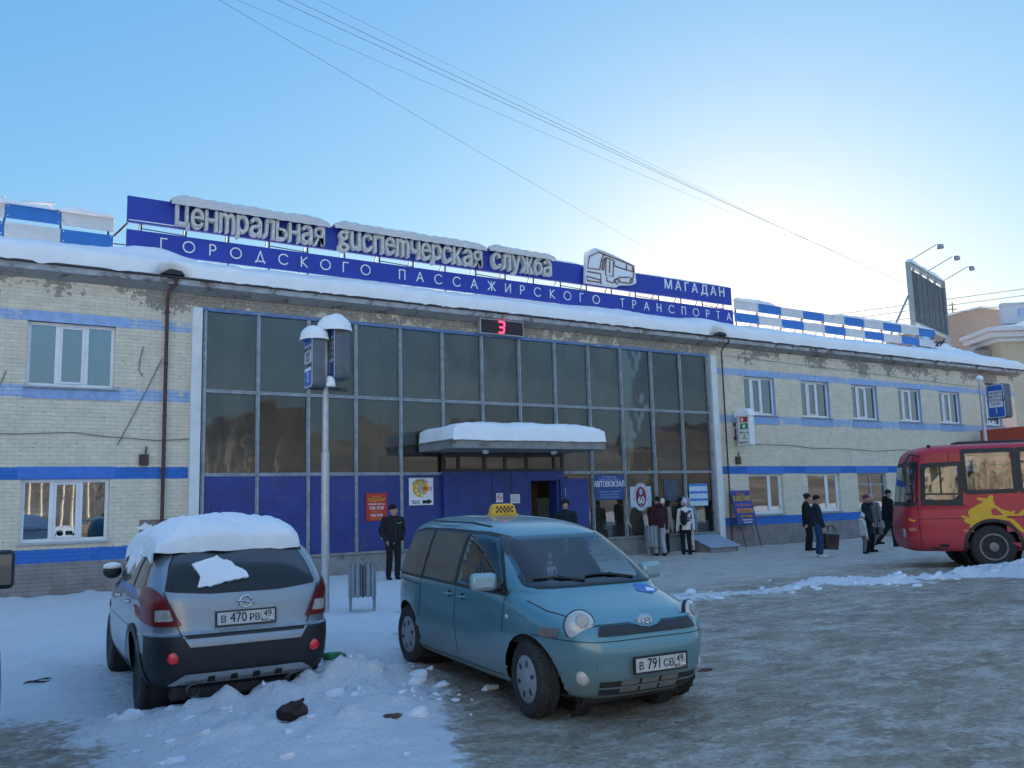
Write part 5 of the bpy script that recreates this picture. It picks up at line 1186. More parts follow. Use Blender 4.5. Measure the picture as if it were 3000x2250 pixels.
M['red_glow'] = plain('red_reflector', (.80, .010, .02), .3, var=.1, coat=1)
M['clear_lens'] = plain('clear_lens', (.42, .40, .38), .2, var=.3, vs=12, coat=1)
M['mirror_cap'] = carpaint('scuffed_teal_mirror', (.20, .33, .36), .4, .3, (.4, .43, .44), .6, 1.3, .8, .2)
M['signal_lens'] = plain('smoked_signal_lens', (.16, .12, .11), .25, var=.35, vs=16, coat=.6)
M['amber'] = plain('amber_lens', (.45, .16, .04), .3, var=.2, coat=1)
M['seat'] = plain('grey_seat_cloth', (.06, .065, .07), .9, var=.2, vs=8)
M['liner'] = plain('dark_cabin_lining', (.025, .027, .03), .9)
def numberplate(parent, loc, rz, left, right, tilt=0, frame=True):
    t = MB(); t.box(-.26, .26, -.012, 0, -.056, .056); o = t.build('number_plate', M['plate_white'], parent, bevel=.003); o.location = loc; o.rotation_euler = (tilt, 0, rz)
    t = MB()
    for (a, b_, c, d) in ((-.275, .275, -.07, -.056), (-.275, .275, .056, .07), (-.275, -.26, -.056, .056), (.26, .275, -.056, .056)): t.box(a, b_, -.014, .004, c, d)
    t.box(.135, .139, -.0135, -.012, -.05, .05); t.build('plate_frame', M['black'], o)
    put_text(left[0], o, M['ink'], (-.205, -.014, -.008), .085, .001, .95, .016); put_text(left[1], o, M['ink'], (-.07, -.014, .0), .122, .001, .82, .014); put_text(left[2], o, M['ink'], (.075, -.014, -.008), .085, .001, .95, .016)
    put_text(right, o, M['ink'], (.195, -.014, .016), .088, .001, .85, .012); put_text('RUS', o, M['ink'], (.17, -.014, -.038), .035, .001, 1, .01)
    t = MB(); t.box(.215, .252, -.0135, -.012, -.037, -.029); t.build('flag', M['paper'], o); t = MB(); t.box(.215, .252, -.0135, -.012, -.045, -.037); t.build('flag', M['blue_paint'], o); t = MB(); t.box(.215, .252, -.0135, -.012, -.053, -.045); t.build('flag', M['red'], o)
    t = MB()
    for sx in (-.245, .245): t.lathe([(.007, -.016), (.007, -.012)], 8, (sx, 0, 0), 'y')
    t.build('screw', M['light_metal'], o); return o

# ---------------------------------------------------------------- teal minivan with the taxi sign
VAN = thing('parked_minivan', 'teal rounded minivan taxi with round headlights and plate В791СВ', 'car', (5.22, 7.77, .035), (0, R(1.4), R(-94.3)))
M['teal'] = carpaint('teal_paint', (.085, .23, .275), .28, .36, (.21, .235, .235), .0, .9, .85)
vs_ = [(.19,1.80,-1.78,.72,4.4,5), (.24,1.93,-1.85,.79,4.4,5), (.40,2.02,-1.90,.83,4.6,5.5), (.58,2.04,-1.905,.845,4.8,5.5), (.70,2.01,-1.905,.848,5.0,5.5), (.78,1.97,-1.90,.845,5.0,5.5), (.86,1.83,-1.895,.84,5.0,5.5), (.94,1.58,-1.89,.835,5.0,5.5), (1.00,1.38,-1.88,.82,5.2,5.5), (1.05,1.25,-1.865,.80,6.5,5.5), (1.2,1.00,-1.83,.755,7,5.5), (1.35,.74,-1.78,.70,7,5.5), (1.47,.51,-1.71,.64,6.5,5.5), (1.545,.27,-1.58,.56,5,5), (1.595,.0,-1.38,.43,4,4.5), (1.625,-.40,-1.0,.22,3.5,4), (1.632,-.62,-.72,.03,3,3)]
vsh = Shell(vs_, nth=190, sub=6)
ARC = [(1.32, .315, .375, .45), (-1.36, .315, .375, .45)]
WS = [(-.70, 1.055), (.70, 1.055), (.615, 1.40), (.55, 1.475), (-.55, 1.475), (-.615, 1.40)]
WSi = shrink(WS, .045)
SDW = [(.95, 1.0), (.90, 1.03), (.76, 1.18), (.56, 1.37), (.44, 1.452), (.22, 1.478), (-.04, 1.48), (-.04, 1.0)]
hole = lambda c: c.x > .2 and 1.02 < c.z < 1.52 and inpoly((c.y, c.z), WSi) and vsh.hit(c.y, c.z, 'front')[0].x - c.x < .05
shole = lambda c: abs(c.y) > .5 and inpoly((c.x, c.z), shrink(SDW, .04))
vb = vsh.body('body', [M['teal']], VAN, ARC, (hole, shole))
lin = Shell([(z, xf-.07, xr+.07, max(.02, hw-.06), nf, nr) for z, xf, xr, hw, nf, nr in vs_ if z > .4 and z < 1.6], nth=60, sub=2)
lin.body('cabin_lining', [M['liner']], VAN, (), (lambda c: c.x > .0 and 1.0 < c.z < 1.53,))
def vp(name, poly, axis, mt, off=.004, parent=None, step=.05): return vsh.patch(poly, axis, off, step).build(name, mt, parent or VAN, smooth=60, fix=False)
# windscreen
ringp = MB()
n_ = len(WS); rW, rI = rounded(WS, .05), rounded(WSi, .04)
vsr = [];
for a, b_ in zip(rW, rI):
    for q, of in ((a, .004), (b_, .005)): h, n = vsh.hit(q[0], q[1], 'front'); vsr.append(h+n*of)
k_ = len(rW); ringp.add(vsr, [(2*i, (2*i+2) % (2*k_), (2*i+3) % (2*k_), 2*i+1) for i in range(k_)])
wso = vp('windscreen', rounded(WS, .05), 'front', M['glass_car'], .010)
ringp.build('windscreen_frit', M['black'], wso, smooth=60, fix=False)
p = vsh.patch([(-.62, 1.045), (.62, 1.045), (.66, 1.08), (-.66, 1.08)], 'front', .008, .03); p.build('cowl', M['black'], VAN, fix=False)
for sy, ey in ((-.12, -.60), (.42, -.08)):
    pts = [vsh.hit(sy+(ey-sy)*i/8, 1.075+.02*math.sin(i/8*3)+.03*i/8, 'front') for i in range(9)]; p = MB(); p.tube([h+n*.022 for h, n in pts], .010, 6); p.tube([pts[0][0]+pts[0][1]*.0, pts[4][0]+pts[4][1]*.035], .008, 5); p.build('wiper', M['black'], VAN, smooth=60)
# side glass on both flanks
DLO = [(.95, .985), (.90, 1.02), (.76, 1.185), (.56, 1.375), (.44, 1.462), (.22, 1.487), (-.6, 1.49), (-1.25, 1.475), (-1.46, 1.44), (-1.57, 1.27), (-1.66, 1.0), (-1.60, .985)]
for axis in ('right', 'left'):
    f = MB()
    for seg in ([(.95, .985), (.90, 1.02), (.76, 1.185), (.56, 1.375), (.44, 1.462), (.22, 1.487), (-.6, 1.49), (-1.25, 1.475), (-1.46, 1.44), (-1.57, 1.27), (-1.66, 1.0), (-1.60, .985), (.95, .985)],): vsh.strip(seg, .03, axis, .004, f)
    for xx in (-.075, -.915): vsh.strip([(xx, 1.0), (xx-.01, 1.48)], .07, axis, .004, f)
    f.build('window_gasket', M['black'], VAN, fix=False)
    for nm, poly in (('front_door_glass', SDW), ('sliding_door_glass', [(-.11, 1.0), (-.11, 1.48), (-.6, 1.482), (-.89, 1.478), (-.885, 1.0)]), ('quarter_glass', [(-.945, 1.0), (-.945, 1.475), (-1.25, 1.465), (-1.44, 1.43), (-1.545, 1.26), (-1.63, 1.0)])):
        vp(nm, shrink(poly, .008), axis, M['glass_car'] if nm == 'front_door_glass' else M['glass_dark'], .007)
    for ln in ([(-.045, .98), (-.06, .60), (-.02, .27)], [(.93, .97), (.94, .75), (.93, .66)], [(-.93, .97), (-.95, .62), (-1.02, .55)], [(.9, .27), (-.95, .26)], [(-.95, .905), (-1.72, .93)]): vsh.strip(ln, .009, axis, .003).build('door_seam', M['black'], VAN, fix=False)
    sgn = -1 if axis == 'right' else 1
    for hx in (-.18, .12) if axis == 'right' else (-.18, .12):
        h, n = vsh.hit(hx, .885, axis); d = MB(); d.tube([h+n*.0+Vector((-.075, 0, 0)), h+n*.035+Vector((-.05, 0, 0)), h+n*.035+Vector((.05, 0, 0)), h+Vector((.075, 0, 0))], .013, 8); d.build('door_handle', M['teal'], VAN, smooth=60)
        vsh.patch([(hx+.05*math.cos(q), .885+.032*math.sin(q)) for q in [2*math.pi*j/14 for j in range(14)]], axis, .003).build('handle_recess', M['liner'], VAN, fix=False)
    h, n = vsh.hit(1.0, .80, axis); d = MB(); d.ball(h, (.03, .012, .022)); d.build('side_repeater', M['clear_lens'], VAN, smooth=60)
    h, n = vsh.hit(.80, 1.03, axis); d = MB()
    c_ = h+Vector((-.02, sgn*.16, .06)); d.obox(c_, (.05, sgn*.015, 0), (-.02, sgn*.125, 0), (0, 0, .08)); mo = d.build('side_mirror', M['mirror_cap'], VAN, smooth=70, bevel=.04)
    d = MB(); d.tube([h+n*-.01, h+Vector((-.01, sgn*.09, .0))], .03, 8); d.build('mirror_foot', M['black'], mo, smooth=60)
    for ax, az, r, _ in ARC:      # lip and well of the wheel arches
        d = MB(); d.lathe([(r+.004, sgn*.36), (r+.004, sgn*(.52 if ax > 0 else .72))], 30, (ax, 0, az), 'y'); d.f = d.f[:-2]; d.m = d.m[:-2]
        d.add([(ax+(r+.004)*math.cos(2*math.pi*j/30), sgn*.36, az+(r+.004)*math.sin(2*math.pi*j/30)) for j in range(30)], [tuple(range(30))]); d.build('wheel_well', M['black_rubber'], VAN)
# front: headlamps, grille, badge, bumper openings, fog lamps
def lampdome(sh, y, z, axis, r, flat, mt, name, parent, tiltz=.25, sy=1.0):
    h, n = sh.hit(y, z, axis)
    if r > .1: h = h - Vector((.03, 0, 0))
    nn = Vector((1, (.55 if y > 0 else -.55) if abs(y) > .1 else 0, tiltz)).normalized(); a = nn.cross(Vector((0, 0, 1))).normalized(); b_ = a.cross(nn)
    d = MB(); d.lathe([(r*math.sin(math.pi/2*k/8)*1.0 or .001, flat*math.cos(math.pi/2*k/8)) for k in range(9)] + [(r*1.0, -.05)], 30)
    d.v = [tuple(h + a*x*sy + b_*y_ + nn*z_) for x, y_, z_ in d.v]; return d.build(name, mt, parent, smooth=60)
for sy in (-1, 1):
    lo = lampdome(vsh, sy*.585, .805, 'front', .128, .050, M['lens'], 'headlight', VAN)
    h, n = vsh.hit(sy*.585, .805, 'front'); h = h - Vector((.03, 0, 0)); nn = Vector((1, sy*.55, .25)).normalized(); a = nn.cross(Vector((0, 0, 1))).normalized(); b_ = a.cross(nn)
    d = MB(); d.lathe([(.128, -.03), (.134, .005), (.130, .012), (.124, .007)], 36); d.v = [tuple(h+a*x+b_*y_+nn*z_) for x, y_, z_ in d.v]; d.f = d.f[:-2]; d.m = d.m[:-2]; d.build('headlight_rim', M['black'], lo, smooth=50)
    d = MB(); d.lathe([(.001, .057), (.05, .054), (.055, .046)], 20); d.v = [tuple(h+a*(x+.02*sy)+b_*(y_+.035)+nn*(z_)) for x, y_, z_ in d.v]; d.build('reflector_bowl', M['grey_metal'], lo, smooth=50)
    sd_ = 'right' if sy < 0 else 'left'
    vp('turn_signal', rounded([(1.50, .70), (1.70, .70), (1.72, .78), (1.49, .77)], .03), sd_, M['signal_lens'], .008)
    lampdome(vsh, sy*.60, .40, 'front', .062, .02, M['clear_lens'], 'fog_lamp', VAN, .0)
    h, n = vsh.hit(sy*.60, .40, 'front')
vp('grille', rounded([(-.50, .725), (-.47, .795), (-.14, .795), (-.07, .77), (.07, .77), (.14, .795), (.47, .795), (.50, .725)], .02), 'front', plain('mesh_grille', (.02, .02, .022), .5, bs=.8, bscale=90), .012, None, .02)
s = MB(); vsh.strip([(-.5, .812), (-.16, .815), (-.09, .785), (0, .77), (.09, .785), (.16, .815), (.5, .812)], .016, 'front', .018, s); s.build('grille_trim', M['teal'], VAN, fix=False)
s = MB(); vsh.strip([(1.22, -.735), (1.5, -.70), (1.76, -.60)], .008, 'top', .003, s); vsh.strip([(1.22, .735), (1.5, .70), (1.76, .60)], .008, 'top', .003, s); s.build('bonnet_seam', M['black'], VAN, fix=False)
bd = lampdome(vsh, 0, .81, 'front', .062, .02, M['light_metal'], 'badge', VAN, .2, 1.25)
h, n = vsh.hit(0, .81, 'front'); s = MB(); nn = Vector((1, 0, .2)).normalized(); a = nn.cross(Vector((0, 0, 1))).normalized(); b_ = a.cross(nn)
s.tube([h+nn*.024+a*(.045*math.cos(q))+b_*(.035*math.sin(q)) for q in [R(k*20) for k in range(19)]], .006, 6); s.tube([h+nn*.028+a*.02+b_*.025, h+nn*.03-a*.01+b_*.008, h+nn*.03+a*.012-b_*.01, h+nn*.028-a*.02-b_*.026], .006, 6); s.build('badge_ring', M['chrome'], bd, smooth=60)
vp('lower_grille', rounded([(-.47, .255), (.47, .255), (.49, .375), (-.49, .375)], .02), 'front', M['liner'], .008, None, .025)
for k, zz in enumerate((.275, .335)):
    for xx in (-.22, -.02, .18):
        vp('radiator_slat', [(xx-.09, zz), (xx+.085, zz), (xx+.085, zz+.04), (xx-.09, zz+.04)], 'front', plain('aluminium_slat', (.24, .23, .2), .5, metal=.4, var=.2), .014, None, .03)
s = MB(); vsh.strip([(-.49, .318), (.49, .318)], .014, 'front', .012, s); vsh.strip([(-.50, .38), (.50, .38)], .012, 'front', .009, s); s.build('bumper_bar', M['teal'], VAN, fix=False)
vp('tow_cover', rounded([(-.52, .44), (-.40, .44), (-.40, .54), (-.52, .54)], .015), 'front', M['teal'], .006)
h, n = vsh.hit(.05, .485, 'front'); numberplate(VAN, h+Vector((.03, 0, 0)), R(90), ('В', '791', 'СВ'), '49')
s = MB(); vsh.strip([(-.80, .70), (-.55, .685), (0, .69), (.55, .685), (.80, .70)], .007, 'front', .004, s); s.build('bumper_seam', M['black'], VAN, fix=False)
s = MB(); s.box(1.2, 1.72, -.5, .5, .14, .20); s.box(-1.6, 1.2, -.55, .55, .15, .22); s.build('underbody', M['black'], VAN, bevel=.01)
random.seed(8); s = MB()
for k in range(34):
    y = random.uniform(-.55, .6); s.ball((1.80-.22*abs(y)**2+random.uniform(-.03, .02), y, .185+random.uniform(-.02, .02)), random.uniform(.010, .024), 7, 5)
del s
# bonnet flag-like sticker and washer jet
vsh.patch(rounded([(1.28, .36), (1.42, .30), (1.50, .42), (1.38, .58), (1.30, .50)], .03), 'top', .004).build('bonnet_sticker', M['stop_blue'], VAN, fix=False)
vsh.patch(rounded([(1.36, .44), (1.44, .40), (1.44, .50), (1.38, .52)], .02), 'top', .007).build('sticker_mark', M['paper'], VAN, fix=False)
s = MB(); h, n = vsh.hit(1.22, .12, 'top'); s.ball(h, (.014, .02, .01), 8, 6); s.build('washer_jet', M['black'], VAN)
for (x, sy, st) in ((1.32, -1, 0), (-1.36, -1, 0), (1.32, 1, 0), (-1.36, 1, 0)): wheel(VAN, x, sy*.725, .315, .185, sy, 'cap', R(-4) if x > 0 else 0)
s = MB(); vsh.strip([(.1, 1.545), (-.3, 1.57), (-1.3, 1.56)], .010, 'right', .004, s); s.build('roof_seam', M['liner'], VAN, fix=False)
# cabin
s = MB(); s.prism([(.62, .78), (1.25, .72), (1.12, 1.0), (.80, 1.03), (.62, .98)], 'y', -.66, .66); s.build('dashboard', M['liner'], VAN, bevel=.02)
for yy in (-.36, .36):
    s = MB(); s.ball((-.12, yy, .98), (.11, .24, .34), 16, 12); s.ball((-.20, yy, 1.36), (.06, .13, .10), 14, 10); s.ball((.15, yy, .66), (.30, .25, .12), 16, 10); s.build('seat', M['seat'], VAN, smooth=70)
s = MB(); s.tube([(.50+.03*math.sin(q), -.36+.17*math.cos(q), 1.0+.17*math.sin(q)) for q in [2*math.pi*k/20 for k in range(21)]], .014, 6); s.tube([(.5, -.36, 1.0), (.8, -.36, .92)], .025, 6); s.build('steering_wheel', M['black'], VAN, smooth=60)
s = MB(); s.box(.30, .33, -.11, .11, 1.38, 1.44); s.build('rear_view_mirror', M['black'], VAN, bevel=.01)
VM = VAN.matrix_basis.copy() if False else (Matrix.Translation(VAN.location) @ VAN.rotation_euler.to_matrix().to_4x4())
t = thing('hanging_charm', 'white beaded charm with a little elephant hanging behind the windscreen of the teal car', 'charm', VM @ Vector((.36, .02, 1.36)), (0, 0, R(-94.3)))
s = MB(); s.tube([(0, 0, 0), (0, 0, -.3)], .004, 5)
s.build('cord', M['paper'], t)
s = MB(); s.lathe([(.006, -.075), (.028, -.10), (.022, -.13), (.008, -.15)], 12); s.ball((0, 0, -.185), (.02, .03, .016)); s.build('bead', M['paper'], t, smooth=60)
s = MB(); s.ball((0, 0, -.25), (.018, .042, .03)); s.ball((0, .045, -.24), (.016, .024, .022)); s.tube([(0, .066, -.245), (0, .072, -.275), (0, .066, -.29)], .007, 6)
for yy in (-.026, -.01, .012, .026): s.tube([(0, yy, -.26), (0, yy, -.30)], .009, 6)
s.build('elephant', M['paper'], t, smooth=60)
t = thing('drink_cup', 'pale cup with a straw standing on the dashboard of the teal car', 'cup', VM @ Vector((.93, -.32, 1.035)), (0, 0, 0))
s = MB(); s.lathe([(.028, 0), (.038, .11), (.034, .11), (.025, .01)], 16); s.build('cup', M['clear_lens'], t, smooth=50); s = MB(); s.tube([(0, 0, .02), (-.02, .02, .18)], .004, 5); s.build('straw', M['paper'], t)
# taxi lamp
TX = thing('taxi_sign', 'small yellow checkered taxi lamp on the roof of the teal car', 'taxi sign', VM @ Vector((-.60, .0, 1.627)), (0, 0, R(-94.3)))
s = MB(); s.prism([(-.16, 0), (.16, 0), (.135, .10), (.10, .125), (-.10, .125), (-.135, .10)], 'x', -.05, .05); s.build('lamp_box', M['yellow'], TX, bevel=.015)
s = MB(); s.box(-.055, .055, -.175, .175, -.012, .012); s.build('base', plain('taxi_base', (.5, .33, .02), .5), TX, bevel=.005)
s = MB()
for r_ in range(3):
    for c_ in range(9):
        if (r_+c_) % 2 == 0: s.box(.0503, .0525, -.105+c_*.0235, -.105+(c_+1)*.0235, .028+r_*.0235, .028+(r_+1)*.0235); s.box(-.0525, -.0503, -.105+c_*.0235, -.105+(c_+1)*.0235, .028+r_*.0235, .028+(r_+1)*.0235)
s.build('checker_pattern', M['ink'], TX)

# ---------------------------------------------------------------- silver SUV under snow, seen from behind
SUV = thing('parked_suv', 'silver off-road car seen from behind with plate В470РВ and a snow-covered roof', 'car', (2.59, 10.5, -.07), R(86.5))
M['silver'] = carpaint('silver_paint', (.25, .275, .315), .5, .38, (.25, .26, .28), .2, .9, .6, .2)
ss_ = [(.30,2.05,-2.0,.78,4,4.5), (.38,2.12,-2.12,.84,4,4.5), (.52,2.17,-2.19,.875,4,4.5), (.68,2.18,-2.21,.885,4,4.5), (.78,2.16,-2.20,.885,4,4.5), (.80,2.14,-2.155,.88,4,4.5), (.90,2.06,-2.13,.88,4,4.8), (1.00,1.85,-2.115,.875,4,5), (1.08,1.35,-2.10,.87,4,5), (1.16,1.08,-2.075,.85,4,5), (1.26,.85,-2.02,.82,5,5), (1.40,.50,-1.90,.765,5,5), (1.50,.25,-1.79,.705,5,5), (1.57,.02,-1.62,.60,5,4.5), (1.61,-.3,-1.3,.40,4,4), (1.62,-.62,-.82,.03,3,3)]
ss_ = [(z, a, b, hw, nf, nr*1.25) for z, a, b, hw, nf, nr in ss_]
ssh = Shell(ss_, nth=180, sub=5)
SARC = [(1.35, .36, .42, .45), (-1.35, .36, .42, .45)]
ssh.body('body', [M['silver'], M['black']], SUV, SARC, (), lambda c: 1 if (c.z < .785 and c.x < -1.0 and not (c.x > -1.85 and c.z > .62)) or c.z < .42 else 0)
def sp_(name, poly, axis, mt, off=.004, step=.05, parent=None): return ssh.patch(poly, axis, off, step).build(name, mt, parent or SUV, smooth=60, fix=False)
RW = [(-.66, 1.18), (-.3, 1.145), (.3, 1.145), (.68, 1.18), (.63, 1.38), (.56, 1.52), (-.53, 1.52), (-.60, 1.38)]
rw = sp_('rear_window', rounded(RW, .06), 'rear', M['glass_tint'], .006)
s = MB(); ssh.strip(RW+[RW[0]], .03, 'rear', .004, s); s.build('window_gasket', M['black'], rw, fix=False)
# tailgate down to the bumper notch, its seam and chrome strip
sp_('tailgate_lip', rounded([(-.57, .79), (-.50, .685), (-.44, .675), (.44, .675), (.50, .685), (.57, .79)], .03), 'rear', M['silver'], .010)
s = MB()
for a in (-1, 1): ssh.strip([(a*.70, 1.16), (a*.63, .98), (a*.57, .80), (a*.50, .685)], .010, 'rear', .012, s)
ssh.strip([(-.5, .68), (.5, .68)], .010, 'rear', .014, s); s.build('tailgate_seam', M['black'], SUV, fix=False)
s = MB(); ssh.strip([(-.56, .795), (.56, .795)], .024, 'rear', .016, s); s.build('chrome_strip', M['light_metal'], SUV, fix=False)
sp_('plate_recess', rounded([(-.30, .835), (.30, .835), (.33, 1.0), (-.33, 1.0)], .03), 'rear', M['grey_metal'], .006)
h, n = ssh.hit(.0, .905, 'rear'); numberplate(SUV, h+Vector((-.018, 0, 0)), R(-90), ('В', '470', 'РВ'), '49', R(-6))
h, n = ssh.hit(0, 1.045, 'rear'); s = MB(); s.tube([h+Vector((-.014, .055*math.cos(q), .055*math.sin(q))) for q in [2*math.pi*k/24 for k in range(25)]], .008, 8)
s.tube([h+Vector((-.02, .085, .006)), h+Vector((-.02, -.005, .006)), h+Vector((-.02, .005, -.008)), h+Vector((-.02, -.085, -.008))], .007, 6); s.build('badge', M['chrome'], SUV, smooth=60)
for a, sd_ in ((1, 'left'), (-1, 'right')):
    L = [(a*.78, 1.20), (a*.68, 1.11), (a*.61, .97), (a*.55, .865), (a*.80, .87), (a*.872, .93), (a*.872, 1.15)]
    lo = ssh.patch(rounded(L, .03), 'rear', .012, .04); ssh.patch(rounded([(-2.02, .88), (-1.80, .90), (-1.66, 1.19), (-1.84, 1.21), (-1.97, 1.17)], .03), sd_, .012, .04, lo)
    lo = lo.build('tail_light', M['red_lens'], SUV, smooth=60, fix=False)
    sp_('reversing_lens', rounded([(a*.76, .91), (a*.625, .915), (a*.655, 1.01), (a*.76, 1.01)], .012), 'rear', M['clear_lens'], .018, .04, lo)
    h, n = ssh.hit(a*.63, .60, 'rear'); s = MB(); s.lathe([(.001, -.018), (.036, -.016), (.05, -.008), (.052, .02)], 26, h, 'x'); s.build('round_reflector', M['red_glow'], SUV, smooth=50)
    s = MB(); s.tube([(-1.95, a*.45, .30), (-2.16, a*.45, .30)], [.05, .055], 14, cap=False); s.tube([(-1.98, a*.45, .30), (-2.0, a*.45, .30)], .048, 14); s.build('exhaust_tip', M['grey_metal'], SUV, smooth=50)
    # side: windows, seams, handles, mirror, arch cladding
    f = [(-1.72, 1.22), (-1.60, 1.46), (-1.1, 1.53), (-.2, 1.54), (.1, 1.46), (.55, 1.22), (.6, 1.17), (-1.6, 1.17)]
    w_ = ssh.patch(f, sd_, .004, .05).build('side_window', M['glass_dark'], SUV, smooth=60, fix=False)
    s = MB()
    for xx in (-.32, -1.12): ssh.strip([(xx, 1.17), (xx-.04, 1.52)], .07, sd_, .008, s)
    s.build('window_pillar', M['black'], w_, fix=False)
    for ln in ([(-.30, 1.15), (-.28, .45)], [(-1.14, 1.15), (-1.12, .9), (-.95, .75)], [(.62, 1.14), (.66, .45)]): ssh.strip(ln, .009, sd_, .003).build('door_seam', M['black'], SUV, fix=False)
    for hx in (-.95, -.15):
        h, n = ssh.hit(hx, 1.02, sd_); s = MB(); s.tube([h+Vector((-.08, 0, 0)), h+n*.035+Vector((-.05, 0, 0)), h+n*.035+Vector((.05, 0, 0)), h+Vector((.08, 0, 0))], .014, 8); s.build('door_handle', M['chrome'], SUV, smooth=60)
    h, n = ssh.hit(.48, 1.17, sd_); s = MB(); s.ball(h+Vector((0, a*.11, .06)), (.06, .10, .08), 18, 12); mo = s.build('side_mirror', M['black'], SUV, smooth=70)
    s = MB(); s.ball(h+Vector((.0, a*.11, .115)), (.065, .10, .045), 14, 8); s.build('mirror_snow', M['snow'], mo, smooth=70)
    for ax, az, r, _ in SARC:
        s = MB(); ssh.strip([(ax+(r+.03)*math.cos(R(q)), az+(r+.03)*math.sin(R(q))) for q in range(-8, 190, 6)], .075, sd_, .012, s); s.build('arch_cladding', M['black'], SUV, fix=False)
        s = MB(); s.lathe([(r+.004, a*.36), (r+.004, a*.76)], 28, (ax, 0, az), 'y'); s.f = s.f[:-2]; s.m = s.m[:-2]; s.add([(ax+(r+.004)*math.cos(2*math.pi*j/28), a*.36, az+(r+.004)*math.sin(2*math.pi*j/28)) for j in range(28)], [tuple(range(28))]); s.build('wheel_well', M['black_rubber'], SUV)
        wheel(SUV, ax, a*.715, .355, .225, a, 'alloy')
sp_('skid_plate', rounded([(-.66, .36), (-.52, .455), (.52, .455), (.66, .36), (.60, .35), (.50, .395), (-.50, .395), (-.60, .35)], .02), 'rear', M['light_metal'], .014, .04)
sp_('skid_plate', rounded([(-.52, .40), (.52, .40), (.56, .355), (-.56, .355)], .01), 'rear', M['grey_metal'], .010, .04)
for xx in (-.30, -.1, .1, .3): sp_('skid_hole', rounded([(xx-.035, .375), (xx+.035, .375), (xx+.03, .425), (xx-.03, .425)], .01), 'rear', M['black'], .018)
s = MB(); s.box(-2.0, 2.0, -.62, .62, .20, .33); s.box(-1.7, -1.0, -.4, .4, .12, .22); s.build('underbody', M['black'], SUV, bevel=.02)
s = MB(); s.tube([(-.3, 0, 1.63), (-.42, 0, 1.93)], .006, 5); s.build('aerial', M['black'], SUV)
SM = Matrix.Translation(SUV.location) @ SUV.rotation_euler.to_matrix().to_4x4()
def suvsnow(u, v):
    x = -1.78 + 2.35*u; a = v*2-1; wv = .70 + .05*math.sin(u*9)*.5; hang = .0
    e = max(abs(2*u-1), abs(a)); prof = max(0, 1-abs(a)**3.6)**.42 * max(0, 1-abs(2*u-1)**9)**.45
    y = .07 + a*wv*(1+.035*nz(x*3, a*2, 1))
    hh, n = ssh.hit(min(max(x, -1.7), .5), max(-.62, min(.62, y)), 'top'); base = min(hh.z, 1.62)
    th = .25*(1+.42*fbm(x*1.3+4, y*1.3, 1, 4)+.16*fbm(x, y, 5, 4)) - .05*u
    z = base + th*prof + .03*fbm(x, y, 8, 4) - .02
    x += -.10*prof*sst(.16, 0, u)*(1+1.5*nz(y*3, 5)) if u < .2 else 0
    if abs(a) > .96: z = base - .09 - .05*abs(nz(x*4, a, 3))
    if u < .01: z = 1.50 + .02*nz(y*6, 2)
    q = SM @ Vector((x, y, z)); return (q.x, q.y, q.z)
snowcap('car_roof_snow', 'thick rough snow slab on the roof of the silver car', suvsnow, 150, 100)
def sidesnow(u, v):
    x = .55 - 1.6*u; z = 1.50-.30*v*(1-.5*u)*(1+.6*nz(x*4, 3)); hh, n = ssh.hit(x, z, 'left'); d = .05*(1-v)**.7*math.sin(math.pi*min(1, u*1.02))**.5*(1+.8*nz(x*5, z*5)) - .004
    q = SM @ (hh+n*d); return (q.x, q.y, q.z)
snowcap('car_window_snow', 'ragged snow hanging over the side windows of the silver car', sidesnow, 50, 16)
SWP = [(.43,1.32),(.2,1.38),(.16,1.35),(.14,1.34),(.1,1.34),(.05,1.29),(.02,1.27),(-.05,1.23),(-.06,1.19),(.08,1.17),(.29,1.13),(.4,1.13),(.37,1.22)]
SWP = [(y+.02, z+.06) for y, z in SWP]
rs = MB()
pl = []
for i in range(len(SWP)):
    a, b_ = Vector(SWP[i]), Vector(SWP[(i+1) % len(SWP)])
    for k in range(6):
        q = a.lerp(b_, k/6); pl.append((q.x+.008*nz(q.x*30, q.y*30, 1), q.y+.010*nz(q.x*30, q.y*30, 7)))
ssh.patch(pl, 'rear', .030, .03, rs); base = MB(); nb = len(pl)
lo_ = [ssh.hit(q[0], q[1], 'rear') for q in pl]; v0 = [h+n*.030 for h, n in lo_]; v1 = [h+n*.004 for h, n in lo_]
rs.add(v0+v1, [(i, (i+1) % nb, nb+(i+1) % nb, nb+i) for i in range(nb)])
rs.v = [tuple(SM @ Vector(q)) for q in rs.v]
tag(rs.build('rear_window_snow', M['snow'], None, fix=False), 'torn flat slab of snow stuck to the rear window of the silver car', 'snow')

# ---------------------------------------------------------------- red bus
BUS = thing('city_bus', 'red bus with a yellow kangaroo emblem standing at the stop at right', 'bus', (20.45, 11.2, 0), math.atan2(.72, -.694))
M['bus_red'] = carpaint('bus_red_paint', (.45, .010, .027), 0, .5, (.22, .10, .10), .2, 1.0, .4, 0, .2)
M['bus_red2'] = plain('faded_bus_red', (.42, .035, .03), .5, var=.1)
bs_ = [(.40,1.70,-6,1.10,6,9), (.47,1.80,-6.1,1.15,7,10), (.7,1.87,-6.15,1.17,8,10), (1.05,1.88,-6.15,1.17,8,10), (1.35,1.84,-6.15,1.17,8,10), (1.5,1.80,-6.12,1.17,9,10), (1.9,1.74,-6.1,1.165,9,10), (2.3,1.67,-6.08,1.16,9,10), (2.62,1.60,-6.05,1.155,9,10), (2.76,1.50,-6,1.12,8,10), (2.84,1.34,-5.9,1.02,7,9), (2.885,1.0,-5.7,.78,5,7), (2.90,.4,-5,.1,4,5)]
bsh = Shell(bs_, cy=-1.17, nth=200, sub=5)
BARC = [(.06, .50, .60, .6), (-4.2, .50, .60, .6)]
